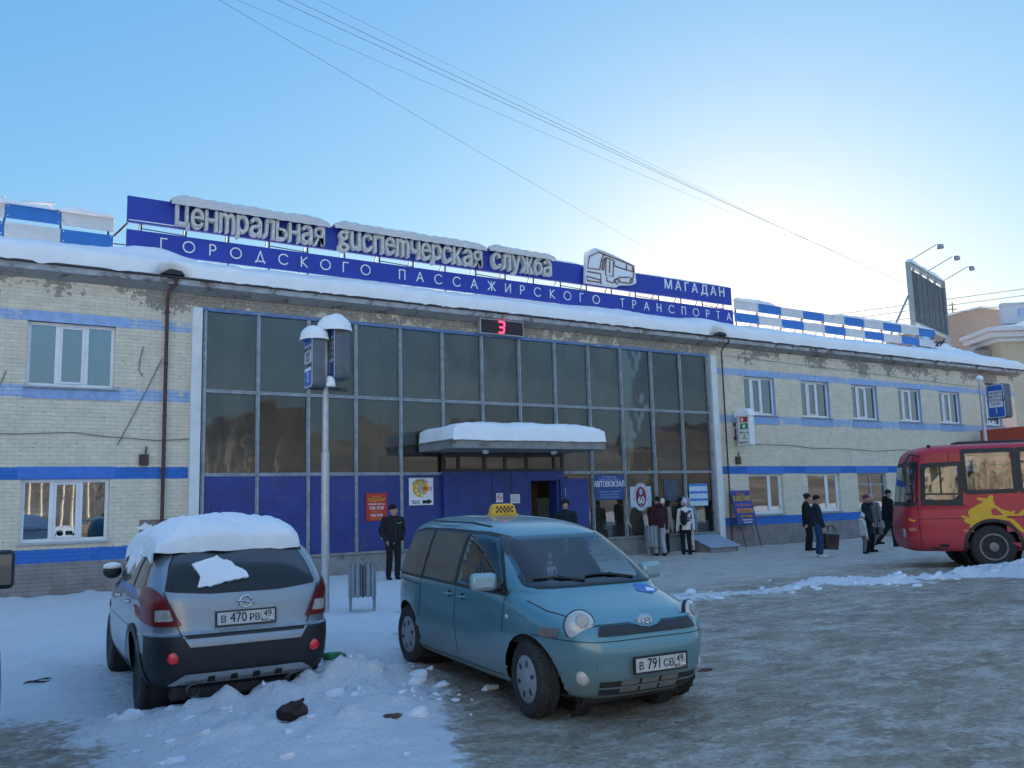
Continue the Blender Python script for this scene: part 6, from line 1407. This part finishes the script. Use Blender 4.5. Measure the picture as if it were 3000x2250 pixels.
WINS = [[(1.48, 1.54), (.68, 1.54), (.64, 2.42), (1.42, 2.40)], [(.56, 1.75), (-.50, 1.76), (-.50, 2.70), (.56, 2.70)], [(-.60, 1.75), (-1.75, 1.75), (-1.75, 2.70), (-.60, 2.70)], [(-1.85, 1.75), (-3.0, 1.75), (-3.0, 2.70), (-1.85, 2.70)], [(-3.1, 1.75), (-4.25, 1.75), (-4.25, 2.7), (-3.1, 2.7)], [(-4.35, 1.75), (-5.5, 1.75), (-5.5, 2.7), (-4.35, 2.7)]]
def bhole(c):
    return any(inpoly((c.x, c.z), shrink(w_, .02)) for w_ in WINS) and abs(c.y+1.17) > 1.0
FWS = [(-2.15, 1.50), (-.19, 1.50), (-.23, 2.45), (-2.11, 2.45)]
bh2 = lambda c: c.x > 1.45 and inpoly((c.y, c.z), shrink(FWS, .06))
bsh.body('body', [M['bus_red']], BUS, BARC, (bhole, bh2))
for axis in ('left', 'right'):
    f = MB()
    for w_ in WINS: bsh.strip(w_+[w_[0]], .10, axis, .008, f)
    bsh.strip([(1.52, 1.50), (.62, 1.47)], .06, axis, .009, f)
    f.build('window_frame', M['black'], BUS, fix=False)
    for w_ in WINS: bsh.patch(w_, axis, .002, .2).build('side_window', M['glass_bus'], BUS, fix=False)
    for ln in [[(1.48, 1.73), (.66, 1.72)], [(1.08, 1.74), (1.06, 2.41)]] + [[(w_[0][0], 2.42), (w_[1][0], 2.42)] for w_ in WINS[2:]]:
        f = MB(); bsh.strip(ln, .04, axis, .012, f); f.build('window_bar', M['black'], BUS, fix=False)
bsh.patch(FWS, 'front', .006, .1).build('windscreen', M['glass_bus'], BUS, smooth=60, fix=False)
f = MB(); bsh.strip(FWS+[FWS[0]], .10, 'front', .009, f); bsh.strip([(-1.17, 1.5), (-1.17, 2.45)], .05, 'front', .012, f); f.build('windscreen_frame', M['black'], BUS, fix=False)
bsh.patch(rounded([(1.40, 2.47), (.90, 2.48), (.88, 2.68), (1.32, 2.68)], .02), 'left', .006, .1).build('side_panel', M['bus_red2'], BUS, fix=False)
bsh.patch([(.87, 2.47), (.64, 2.47), (.63, 2.66), (.85, 2.67)], 'left', .006, .1).build('side_panel', M['bus_red2'], BUS, fix=False)
bseam = plain('bus_seam', (.06, .005, .008), .6)
for ln in ([(1.6, 1.15), (.66, 1.16), (-3, 1.17), (-6, 1.17)], [(1.58, 1.50), (1.60, 1.1), (1.56, .48)], [(1.42, 2.70), (1.50, 2.5), (1.56, 2.0), (1.58, 1.5)], [(.87, 2.70), (.87, 2.45)], [(-.75, 1.15), (-.75, .48)]): bsh.strip(ln, .014, 'left', .004).build('panel_seam', bseam, BUS, fix=False)
KAN = [(.7,1.21),(.65,1.22),(.52,1.16),(.56,1.29),(.5,1.37),(.33,1.46),(.21,1.53),(.33,1.57),(.34,1.63),(.13,1.60),(.05,1.68),(-.01,1.66),(0,1.55),(-.03,1.45),(-.15,1.35),(-.36,1.28),(-.41,1.32),(-.44,1.28),(-.4,1.23),(-.49,1.23),(-.65,1.36),(-.8,1.48),(-.89,1.45),(-.73,1.26),(-.56,1.19),(-.28,1.19),(-.21,1.16),(-.37,1.12),(-.47,1.02),(-.58,.87),(-.76,.82),(-.72,.73),(-.57,.8),(-.44,.9),(-.31,1.08),(-.11,1.11),(.15,1.11),(.27,1.08),(.44,1.01),(.51,.94),(.55,.95),(.53,1.01),(.63,1.06),(.66,1.12),(.6,1.15),(.69,1.17)]
bsh.patch(KAN, 'left', .006, .15).build('kangaroo_emblem', M['yellow'], BUS, fix=False)
bsh.patch([(.07,1.33),(-.02,1.39),(-.19,1.21),(.03,1.21)], 'left', .009, .15).build('emblem_gap', M['bus_red'], BUS, fix=False)
bsh.patch(rounded([(1.2, .50), (1.0, .50), (1.0, .57), (1.2, .57)], .02), 'left', .006).build('vent', M['black'], BUS, fix=False)
bsh.patch(rounded([(.68, .85), (.58, .85), (.58, .895), (.68, .895)], .015), 'left', .008).build('side_marker', M['amber'], BUS, fix=False)
bsh.patch(rounded([(1.80, .87), (1.66, .88), (1.66, .955), (1.80, .945)], .02), 'left', .008).build('turn_signal', M['amber'], BUS, fix=False)
bsh.patch([(1.78, 1.18), (1.66, 1.12), (1.69, 1.09), (1.79, 1.12)], 'left', .006).build('yellow_dart', M['yellow'], BUS, fix=False)
for yy in (-.50, -1.84):
    bsh.patch(rounded([(yy-.14, .72), (yy+.12, .72), (yy+.12, .92), (yy-.14, .92)], .05), 'front', .01).build('headlight', M['lens'], BUS, fix=False)
f = MB(); f.box(-1.4, .45, -1.5, -.85, 2.88, 2.97); f.build('roof_hatch', M['black'], BUS, bevel=.03)
f = MB(); f.ball((1.20, -.35, 2.86), (.05, .04, .04)); f.build('roof_marker', M['black'], BUS)
f = MB(); f.box(-5.9, 1.5, -2.2, -.14, 1.02, 1.06); f.box(-5.9, 1.4, -2.25, -.10, .45, .5); f.build('floor', M['liner'], BUS)
for k, xx in enumerate((.25, -.45, -1.2, -1.95, -2.7, -3.5, -4.3, -5.0)):
    for yy in (-.35, -.80, -1.60, -2.0):
        f = MB(); f.ball((xx, yy, 1.70), (.09, .21, .46), 14, 12); f.ball((xx-.03, yy, 2.12), (.07, .15, .13), 12, 8); f.ball((xx+.22, yy, 1.38), (.24, .21, .09), 12, 8); f.build('seat', M['bus_seat'] if 'bus_seat' in M else M['seat'], BUS, smooth=70)
f = MB(); f.grid(30, 3, lambda u, v: (.70+.76*u, -.30+.012*math.sin(u*40), 1.74+.68*v)); f.build('curtain', plain('cream_window_sheet', (.62, .50, .32), .85, var=.06), BUS, smooth=80, fix=False)  # added cream sheet, standing in for a sunlit building showing in the window
f = MB(); f.tube([(1.50, -.04, 2.62), (1.72, .08, 2.66), (1.86, .08, 2.45)], .025, 6); f.box(1.82, 1.89, .0, .16, 1.95, 2.42); f.build('side_mirror', M['black'], BUS, bevel=.02)
for ax, az, r, _ in BARC:
    for sgn, sd_ in ((1, 'left'), (-1, 'right')):
        f = MB(); bsh.strip([(ax+(r+.0)*math.cos(R(q)), az+(r+.0)*math.sin(R(q))) for q in range(-12, 194, 5)], .07, sd_, .01, f); f.build('arch_trim', M['black'], BUS, fix=False)
        f = MB(); y0, y1 = -1.17+sgn*.45, -1.17+sgn*1.10; f.lathe([(r+.004, y0), (r+.004, y1)], 28, (ax, 0, az), 'y'); f.f = f.f[:-2]; f.m = f.m[:-2]; f.add([(ax+(r+.004)*math.cos(2*math.pi*j/28), y0, az+(r+.004)*math.sin(2*math.pi*j/28)) for j in range(28)], [tuple(range(28))]); f.build('wheel_well', M['black_rubber'], BUS)
        wheel(BUS, ax, -1.17+sgn*1.0, .49, .28, sgn, 'truck')
# ---------------------------------------------------------------- dark van just outside the left edge, its mirror in view
DV = thing('dark_van', 'dark van cut off by the left picture edge with only its mirror in view', 'van', (-.60, 7.1, 0), R(92))
dvs = Shell([(.3,2.2,-2.3,.80,5,6), (.5,2.35,-2.35,.86,5,6), (.9,2.3,-2.35,.88,5,6), (1.1,1.9,-2.33,.87,5,6), (1.25,1.4,-2.3,.84,5,6), (1.7,.8,-2.25,.78,5,6), (1.9,.4,-2.1,.66,5,6), (1.95,-.5,-1.5,.1,4,4)], nth=120, sub=4)
dvs.body('body', [plain('dark_blue_van_paint', (.015, .02, .035), .3, coat=1)], DV, [(1.4, .34, .40, .45), (-1.4, .34, .40, .45)])
for sd_ in ('left', 'right'): dvs.patch([(.9, 1.25), (.5, 1.72), (-2.0, 1.75), (-2.0, 1.25)], sd_, .005, .1).build('side_window', M['glass_dark'], DV, fix=False)
dvs.patch([(-.7, 1.28), (.7, 1.28), (.62, 1.8), (-.62, 1.8)], 'front', .006, .08).build('windscreen', M['glass_dark'], DV, fix=False)
for a in (1, -1):
    s = MB(); s.box(.66, .78, a*1.05-.11, a*1.05+.11, 1.27, 1.56); mo = s.build('side_mirror', M['black'], DV, bevel=.035); s = MB(); s.tube([(.74, a*.80, 1.28), (.74, a*1.0, 1.36)], .03, 8); s.build('mirror_foot', M['black'], mo)
    s = MB(); s.box(.652, .66, a*1.05-.085, a*1.05+.085, 1.30, 1.53); s.build('mirror_glass', M['glass_dark'], mo, bevel=.003)
    for x in (1.4, -1.4): wheel(DV, x, a*.76, .34, .2, a, 'cap')
# ================================================================ PEOPLE
def rotz(v, a): c, s = math.cos(a), math.sin(a); return Vector((v.x*c-v.y*s, v.x*s+v.y*c, v.z))
class Blob:
    """union of rounded limbs and ellipsoids, fused to one continuous skin by a voxel remesh"""
    def __init__(s): s.bm = bmesh.new()
    def _hull(s, pts):
        b = bmesh.new(); vs = [b.verts.new(p) for p in pts]; bmesh.ops.convex_hull(b, input=vs)
        bmesh.ops.delete(b, geom=[v for v in b.verts if not v.link_faces], context='VERTS'); bmesh.ops.recalc_face_normals(b, faces=b.faces)
        me = bpy.data.meshes.new('t'); b.to_mesh(me); b.free(); s.bm.from_mesh(me); bpy.data.meshes.remove(me)
    def limb(s, a, b_, ra, rb, n=10):
        pts = []
        for c, r in ((Vector(a), ra), (Vector(b_), rb)):
            for i in range(7):
                ph = math.pi*i/6
                for j in range(n): th = 2*math.pi*j/n; pts.append(c + r*Vector((math.sin(ph)*math.cos(th), math.sin(ph)*math.sin(th), math.cos(ph))))
        s._hull(pts); return s
    def chain(s, pts, rs):
        for i in range(len(pts)-1): s.limb(pts[i], pts[i+1], rs[i], rs[i+1])
        return s
    def ell(s, c, r, yaw=0, pitch=0):
        pts = []; c = Vector(c); E_ = Matrix.Rotation(yaw, 3, 'Z') @ Matrix.Rotation(pitch, 3, 'Y')
        for i in range(9):
            ph = math.pi*i/8
            for j in range(14): th = 2*math.pi*j/14; pts.append(c + E_ @ Vector((r[0]*math.sin(ph)*math.cos(th), r[1]*math.sin(ph)*math.sin(th), r[2]*math.cos(ph))))
        s._hull(pts); return s
    def build(s, name, mt, parent, vox=.012, smooth=3, wrinkle=0, seed=0):
        me = bpy.data.meshes.new(name); s.bm.to_mesh(me); s.bm.free(); o = link(name, me, parent)
        r = o.modifiers.new('fuse', 'REMESH'); r.mode = 'VOXEL'; r.voxel_size = vox
        k = o.modifiers.new('soften', 'SMOOTH'); k.iterations = smooth; k.factor = .5
        m2 = obj_mesh(o); o.modifiers.clear(); o.data = m2; bpy.data.meshes.remove(me); m2.name = name
        if wrinkle:
            for v in m2.vertices:
                d = noise.noise(Vector((v.co.x*9+seed, v.co.y*9, v.co.z*16)))*.6 + noise.noise(Vector((v.co.x*22, v.co.y*22+seed, v.co.z*30)))*.4; v.co += v.normal*wrinkle*d
        m2.materials.clear(); m2.materials.append(mt); m2.polygons.foreach_set('use_smooth', [True]*len(m2.polygons)); return o
SKIN = plain('skin', (.46, .25, .18), .55, var=.12, vs=12)
CL = {}
def cloth(name, col, var=.2, bs=.3): 
    if name not in CL: CL[name] = plain(name, col, .85, var=var, vs=9, bs=bs, bscale=70, spec=.25)
    return CL[name]
def person(label, loc, yaw, H=1.74, jacket=None, trousers=None, boots=None, hat=None, hatkind='beanie', coat=.0, pose={}, gloves=None, hood=None, hair=None, fem=False, extra=None, group=None, vb=.009):
    """local frame: faces +x, left is +y, feet on z=0.  pose keys: step, armL, armR (hand points), head (yaw), lean, child"""
    t = thing('person', label, 'person', loc, yaw, group); k = H/1.74
    V = lambda x, y, z: Vector((x*k, y*k, z*k)); lean = pose.get('lean', 0)
    st = pose.get('step', (.03, -.03)); sit = pose.get('sit', False)
    hipz = .93; fw = .10
    hip = {1: V(0, .095, hipz), -1: V(0, -.095, hipz)}; ank = {1: V(st[0], fw+pose.get('spread', 0), .09), -1: V(st[1], -fw-pose.get('spread', 0), .09)}
    if 'ankz' in pose: ank[pose['ankz'][0]].z += pose['ankz'][1]*k
    knee = {}
    for s in (1, -1):
        m = (hip[s]+ank[s])/2; knee[s] = m + V(.05+.10*abs(st[0]-st[1])*(1 if True else 0), 0, .02)
        if 'ankz' in pose and pose['ankz'][0] == s: knee[s] = m + V(.13, 0, .03)
    if sit:
        for s in (1, -1): knee[s] = V(.44, s*.12, hipz+.05); ank[s] = V(.55, s*.12, hipz-.36)
    ch = V(.01+lean*.6, 0, 1.24); sh = {s: V(.0+lean, s*(.175 if fem else .20), 1.42) for s in (1, -1)}; nk = V(.015+lean, 0, 1.47); hd = V(.045+lean*1.15, 0, 1.625)
    hand = {1: pose.get('armL', (.06, .27, .80)), -1: pose.get('armR', (.06, -.27, .80))}; hand = {s: V(*h) for s, h in hand.items()}; elb = {}
    for s in (1, -1):
        m = (sh[s]+hand[s])/2; d = (hand[s]-sh[s]).length; bend = math.sqrt(max(0.0, (.285*k)**2-(d/2)**2)) if d < .57*k else .01
        elb[s] = m + Vector((-bend*.85, s*bend*.55, -bend*.25))
    hy = pose.get('head', 0)
    fdir = Vector((math.cos(hy), math.sin(hy), 0)); sdir = Vector((-math.sin(hy), math.cos(hy), 0)); up = Vector((0, 0, 1))
    P = lambda f, s, u: hd + (fdir*f + sdir*s + up*u)*k
    # --- the body: one continuous skin
    b = Blob()
    b.chain([V(-.0, 0, hipz), ch], [.12*k, .125*k]); b.limb(ch, V(lean, 0, 1.40), .125*k, .09*k); b.limb(sh[1], sh[-1], .06*k, .06*k); b.chain([nk-V(0, 0, .05), hd-V(.02, 0, .06)], [.058*k, .052*k])
    for s in (1, -1):
        b.chain([hip[s], knee[s], ank[s]], [.085*k, .058*k, .042*k]); b.limb(ank[s]+V(-.03, 0, -.05), ank[s]+V(.14, 0, -.06), .035*k, .03*k); b.chain([sh[s], elb[s], hand[s]], [.052*k, .042*k, .030*k])
        # palm, four fingers and a thumb
        d = (hand[s]-elb[s]).normalized(); side = d.cross(Vector((0, -s, 0))) ; side = (Vector((1, 0, 0)) - d*d.x).normalized(); out = d.cross(side).normalized()
        pc = hand[s]+d*.045*k; b.limb(hand[s]+d*.01*k, pc+d*.03*k, .026*k, .030*k)
        for q in range(4):
            o_ = pc + d*.035*k + side*(.030-.020*q)*k; L = (.050, .058, .054, .042)[q]*k; cur = out*(-s)*(.018+.004*q)*k
            b.limb(o_, o_+d*L*.55+cur*.2, .0105*k, .0095*k, 7); b.limb(o_+d*L*.55+cur*.2, o_+d*L+cur, .0095*k, .008*k, 7)
        tb = hand[s]+d*.03*k+side*.026*k; b.limb(tb, tb+side*.028*k+d*.028*k, .012*k, .0105*k, 7); b.limb(tb+side*.028*k+d*.028*k, tb+side*.030*k+d*.058*k, .0105*k, .009*k, 7)
    b.ell(P(-.01, 0, .025), (.098*k, .078*k, .115*k), hy); b.ell(P(.025, 0, -.05), (.065*k, .055*k, .065*k), hy); b.ell(P(.055, 0, -.09), (.028*k, .03*k, .022*k), hy)
    b.limb(P(.083, 0, .02), P(.107, 0, -.012), .011*k, .015*k, 8); b.ell(P(.075, 0, .04), (.022*k, .055*k, .012*k), hy); b.ell(P(.080, 0, -.052), (.014*k, .026*k, .009*k), hy)
    for s in (1, -1): b.ell(P(-.005, s*.079, .0), (.022*k, .010*k, .032*k), hy); b.ell(P(.06, s*.042, -.025), (.025*k, .02*k, .02*k), hy)
    body = b.build('body', SKIN, t, vb, 2)
    e = MB()
    for s in (1, -1): e.ball(tuple(P(.082, s*.032, .018)), .0095*k, 10, 8)
    e.build('eyes', M['ink'], body, smooth=70)
    # --- trousers
    if trousers:
        b = Blob(); b.ell(V(0, 0, hipz+.03), (.125*k, .165*k, .12*k))
        for s in (1, -1): b.chain([hip[s], knee[s], ank[s]+V(-.005, 0, .02)], [.105*k, .080*k, .068*k])
        b.build('trousers', trousers, t, .013, 3, .010, 1)
    for s in (1, -1):
        b = Blob(); b.limb(ank[s]+V(-.035, 0, -.045), ank[s]+V(.15, 0, -.055), .048*k, .036*k); b.limb(ank[s]+V(-.03, 0, -.055), ank[s]+V(.06, 0, -.05), .043*k, .045*k); b.limb(ank[s]+V(-.01, 0, .10 if fem else .03), ank[s]+V(-.015, 0, -.03), .055*k, .05*k)
        b.build('boot', boots or cloth('black_boots', (.015, .015, .016)), t, .012, 2)
    # --- jacket or coat with sleeves
    if jacket:
        b = Blob(); hem = hipz - .06 - coat; wd_ = .185 if not fem else .165
        for i in range(7):
            f = i/6; z = hem + (1.40-hem)*f; w_ = (wd_+.015*math.sin(f*3.1)) * (1 + (.16*(1-f) if coat > .15 else 0)); dp = .135 + (.03*(1-f) if coat > .15 else .012*math.sin(f*3)); x_ = lean*max(0, (z-hipz)/.5)
            if i: b._hull([V(px+dp*math.cos(q)*a_+0, w2*math.sin(q)*a_, z_) for (px, dp, w2, z_) in ((x_, dp, w_, z), (lx, ldp, lw, lz)) for a_ in (1.0,) for q in [2*math.pi*j/22 for j in range(22)]])
            lx, ldp, lw, lz = x_, dp, w_, z
        b.limb(sh[1]+V(0, -.01, -.02), sh[-1]+V(0, .01, -.02), .088*k, .088*k); b.limb(V(lean*.9, 0, 1.36), V(.0+lean, 0, 1.46), .12*k, .085*k)
        b.ell(V(.0+lean, 0, 1.475), (.095*k, .095*k, .055*k))
        for s in (1, -1): b.chain([sh[s]+V(0, 0, -.015), elb[s], hand[s]-(hand[s]-elb[s]).normalized()*.01], [.086*k, .072*k, .055*k])
        if hood: b.ell(V(-.07+lean, 0, 1.50), (.10*k, .13*k, .075*k))
        jo = b.build('jacket' if coat < .15 else 'coat', jacket, t, .013, 3, .013, 2)
        e = MB(); pts = [V(.155+lean*.4, .005, hem+.03), V(.165+lean*.7, .005, 1.2), V(.13+lean, .004, 1.40)]
        e.tube(pts, .006, 5); e.build('zip', M['dark_metal'], jo)
    if gloves:
        for s in (1, -1):
            d = (hand[s]-elb[s]).normalized(); b = Blob(); b.limb(hand[s]-d*.01, hand[s]+d*.05*k, .037*k, .04*k); side = (Vector((1, 0, 0)) - d*d.x).normalized()
            for q in range(4): o_ = hand[s]+d*.07*k+side*(.030-.02*q)*k; b.limb(o_, o_+d*(.05, .058, .055, .045)[q]*k, .014*k, .012*k, 7)
            b.limb(hand[s]+d*.03*k+side*.03*k, hand[s]+d*.08*k+side*.06*k, .016*k, .013*k, 7); b.build('glove', gloves, t, .009, 1)
    # --- headgear, hair
    if hat:
        b = Blob()
        if hatkind == 'beanie': b.ell(P(-.015, 0, .065), (.108*k, .090*k, .092*k), hy); b.limb(P(-.06, 0, .02), P(-.02, 0, .03), .06*k, .075*k)
        elif hatkind == 'fur':
            b.ell(P(-.01, 0, .09), (.115*k, .108*k, .075*k), hy); b.ell(P(.055, 0, .085), (.055*k, .09*k, .05*k), hy)
            for s in (1, -1): b.ell(P(-.02, s*.085, .05), (.075*k, .035*k, .065*k), hy)
        elif hatkind == 'hood':
            b.ell(P(-.045, 0, .02), (.125*k, .115*k, .14*k), hy); b.limb(P(-.05, 0, -.08), P(-.06, 0, 0), .11*k, .11*k)
        elif hatkind == 'bobble': b.ell(P(-.015, 0, .07), (.11*k, .095*k, .10*k), hy); b.ell(P(-.03, 0, .185), (.045*k, .045*k, .045*k), hy); b.limb(P(-.04, .07, -.02), P(-.03, .06, .03), .03*k, .04*k); b.limb(P(-.04, -.07, -.02), P(-.03, -.06, .03), .03*k, .04*k)
        b.build('hat' if hatkind != 'hood' else 'hood', hat, t, .011, 2, .006 if hatkind != 'fur' else .014, 4)
    if hair: b = Blob(); b.ell(P(-.025, 0, .045), (.105*k, .088*k, .10*k), hy); b.limb(P(-.07, 0, -.03), P(-.05, 0, .02), .05*k, .07*k); b.build('hair', hair, t, .011, 2, .008)
    if extra: extra(t, dict(V=V, P=P, hand=hand, sh=sh, k=k, lean=lean))
    return t
blk = cloth('black_jacket', (.016, .017, .020)); blk2 = cloth('black_trousers', (.014, .014, .016)); nav = cloth('navy_jacket', (.018, .024, .042)); jean = cloth('blue_jeans', (.025, .055, .14)); fur = plain('dark_fur', (.014, .012, .011), .95, var=.5, vs=40, bs=1, bscale=90)
toCam = lambda x, y: math.atan2(-y, -x)
# the man in black in front of the blue panels, head turned right in the picture
def emblem(t, J):
    e = MB(); c = J['V'](.165, .10, 1.33); e.tube([c+Vector((0, -.05, .02)), c+Vector((.01, 0, -.02)), c+Vector((0, .06, .03))], .008, 5); e.build('green_logo', M['lime'], t)
    for s in (1, -1):
        e = MB(); e.tube([J['V'](.02, s*.285, .98), J['V'](.05, s*.265, .98)], .03, 6); e.build('cuff_stripe', M['grey_metal'], t)
M['lime'] = plain('lime_green', (.2, .6, .08), .6)
x, y = 9.32, 19.73
person('man in black jacket and beanie standing before the blue panels, looking right', (x, y, gz(x, y)), toCam(x, y)+.35, 1.76, blk, blk2, None, cloth('black_beanie', (.012, .012, .014)), pose=dict(head=.85, step=(.02, -.05), armL=(.10, .20, .92), armR=(.10, -.20, .92)), extra=emblem)
x, y = 13.75, 18.7
person('man in black coat and fur hat seen from behind walking to the open door', (x, y, gz(x, y)), math.atan2(3, 2.2), 1.80, cloth('dark_navy_coat', (.012, .016, .026)), blk2, None, fur, 'fur', .10, dict(step=(.2, -.2), head=.1))
x, y = 19.0, 20.95
mar_ = cloth('maroon_jacket', (.045, .016, .018)); gt = cloth('light_grey_trousers', (.34, .34, .38))
def stripe(t, J):
    e = MB(); e.tube([J['V'](.0, -.20, .80), J['V'](.02, -.185, .55), J['V'](.0, -.172, .2)], .012, 5); e.build('trouser_stripe', M['letter_white'], t)
person('person in maroon hooded jacket and light grey track trousers, back turned, by the hall windows', (x, y, gz(x, y)), R(70), 1.80, mar_, gt, None, fur, 'beanie', .04, dict(step=(.05, -.12), armL=(.05, .27, .82), lean=-.02), hood=True, extra=stripe)
x, y = 19.42, 21.2
person('person in beige coat and white knitted hat half hidden behind the maroon jacket', (x, y, gz(x, y)), R(50), 1.70, cloth('beige_coat', (.34, .29, .24)), blk2, None, cloth('white_knit', (.66, .62, .56), .1, .6), 'beanie', .22, dict(head=-.2), fem=True)
x, y = 19.95, 20.75
def pattern(t, J):
    V = J['V']; k = J['k']
    rnd = random.Random(5)
    e = MB()
    for i in range(46):
        a = rnd.uniform(-1.5, 1.5)+math.pi; z = rnd.uniform(1.14, 1.40); e.ball(tuple(V(.155*math.cos(a), .195*math.sin(a), z)), (.025, .025, .028), 7, 5)
    e.build('leaf_pattern', cloth('grey_violet_print', (.10, .09, .16)), t)
    e = MB(); e.lathe([(.172, 1.06), (.182, 1.08), (.182, 1.11), (.172, 1.13)], 24); e.v = [(p[0]*.85*k, p[1]*k, p[2]*k) for p in e.v]; e.f = e.f[:-2]; e.m = e.m[:-2]; e.build('belt', cloth('violet_belt', (.07, .06, .11)), t)
wj = cloth('white_jacket', (.64, .63, .60), .08)
WJP = (x, y, gz(x, y)); WJY = R(62)
person('woman in white patterned jacket with lilac hat and black trousers, back turned, by the timetable', WJP, WJY, 1.70, wj, blk2, None, cloth('lilac_knit', (.55, .50, .66), .15, .6), 'bobble', .08, dict(head=-.3), fem=True, extra=pattern)
b = thing('backpack', 'black backpack slung on the left side of the woman in the white jacket', 'backpack', WJP, WJY)
q = Blob(); q.ell((-.19, .10, 1.13), (.085, .12, .22)); q.ell((-.25, .10, 1.06), (.05, .09, .11)); q.build('bag_body', blk, b, .012, 3, .01)
q = MB(); q.tube([(-.14, .14, 1.32), (-.02, .17, 1.46), (.12, .15, 1.36), (.15, .16, 1.15), (-.12, .17, 1.0)], .016, 6); q.build('strap', blk, b, smooth=60)
x, y = 20.65, 21.35
person('person in pale blue jacket almost hidden behind the woman in the white jacket', (x, y, gz(x, y)), R(60), 1.72, cloth('pale_blue_jacket', (.16, .24, .40)), cloth('white_trousers', (.5, .5, .52)), None, cloth('grey_knit', (.36, .34, .36), .2, .6), 'bobble', .06, dict(head=-.2), fem=True)
x, y = 23.6, 19.0
person('man in black fur hat and long dark jacket standing behind the man in jeans', (x, y, gz(x, y)), R(-60), 1.78, cloth('black_fur_jacket', (.013, .013, .016)), blk2, None, fur, 'fur', .14, dict(head=.25, armR=(.0, -.30, .84)))
x, y = 21.37, 16.87
def tricolour(t, J): pass
JP = (x, y, gz(x, y))
person('man in dark jacket, blue jeans and white shoes carrying a big bag', JP, R(-40), 1.74, nav, jean, cloth('white_shoes', (.6, .6, .62)), cloth('black_beanie', (.012, .012, .014)), 'beanie', .0, dict(head=.35, step=(.0, .04), armL=(.10, .26, .84), armR=(.14, -.20, .86)))
b = thing('shopping_bag', 'big dark brown patterned bag hanging from the hand of the man in jeans', 'bag', (21.72, 16.72, gz(21.72, 16.72)+.20), (0, R(4), R(-25)))
q = MB(); q.prism([(-.19, 0), (.19, 0), (.23, .45), (-.23, .45)], 'y', -.11, .11); q.build('bag_body', plain('brown_bag', (.05, .033, .025), .6, var=.6, vs=4), b, bevel=.03)
for s in (-1, 1):
    q = MB(); q.tube([(-.15, s*.09, .48), (-.10, s*.05, .64), (.0, 0, .70), (.10, s*.05, .64), (.15, s*.09, .48)], .012, 6); q.build('bag_handle', M['black'], b, smooth=60)
x, y = 24.0, 17.05
def furcollar(t, J):
    q = Blob(); V = J['V']
    for i in range(9): a = 2*math.pi*i/8; q.ell(V(.02+.11*math.cos(a), .13*math.sin(a), 1.47), (.055, .055, .045))
    q.build('fur_collar', fur, t, .012, 2, .012)
person('woman in raspberry hat and long dark coat with fur collar waiting near the bus', (x, y, gz(x, y)), R(-75), 1.72, cloth('dark_blue_coat', (.012, .022, .032)), blk2, None, cloth('raspberry_knit', (.22, .03, .06), .2, .6), 'beanie', .32, dict(head=.3, armR=(.16, -.16, .90), lean=-.03), fem=True, extra=furcollar)
b = thing('handbag', 'black handbag hanging at the right of the woman with the raspberry hat', 'bag', (24.38, 16.95, gz(24.38, 16.95)+.50), R(15))
q = MB(); q.prism([(-.20, 0), (.20, 0), (.16, .24), (-.16, .24)], 'y', -.06, .06); q.build('bag_body', M['black'], b, bevel=.02); q = MB(); q.tube([(-.12, 0, .22), (-.05, 0, .45), (.05, 0, .45), (.12, 0, .22)], .012, 6); q.build('bag_handle', M['black'], b)
x, y = 23.3, 16.75
person('small child in white hooded jacket and grey-brown trousers beside the woman in the long coat', (x, y, gz(x, y)), R(-35), 1.16, cloth('child_white_jacket', (.60, .58, .54), .06), cloth('taupe_trousers', (.20, .17, .16)), None, cloth('child_white_hood', (.62, .60, .57), .06, .5), 'bobble', .08, dict(head=.4, armR=(.08, -.24, .74)), hood=True, vb=.008)
x, y = 26.35, 18.0
person('man in black padded coat striding towards the front of the red bus', (x, y, gz(x, y)), R(-30), 1.84, cloth('black_padded_coat', (.011, .011, .013)), blk2, None, cloth('charcoal_beanie', (.02, .022, .028)), 'beanie', .05, dict(step=(.26, -.36), ankz=(-1, .10), lean=.06, head=.1), hood=True)
x, y = 27.3, 19.2
person('person in pinkish trousers mostly hidden behind the striding man in black', (x, y, gz(x, y)), R(200), 1.70, cloth('grey_rose_coat', (.16, .13, .14)), cloth('dusty_pink_trousers', (.22, .13, .14)), None, cloth('grey_knit', (.36, .34, .36)), 'beanie', .04, dict(step=(.15, -.15)), fem=True)
# passenger in the teal car
pp = VM @ Vector((-.02, .36, .66)) 
person('dark-clad person sitting behind the windscreen of the teal car, head turned', (pp.x, pp.y, pp.z-.93*.95), R(-94.3), 1.66, cloth('cabin_jacket', (.02, .024, .04)), blk2, None, None, pose=dict(sit=True, head=.75, armL=(.35, .20, 1.10), armR=(.35, -.16, 1.08)), hair=cloth('dark_hair', (.02, .015, .012)))
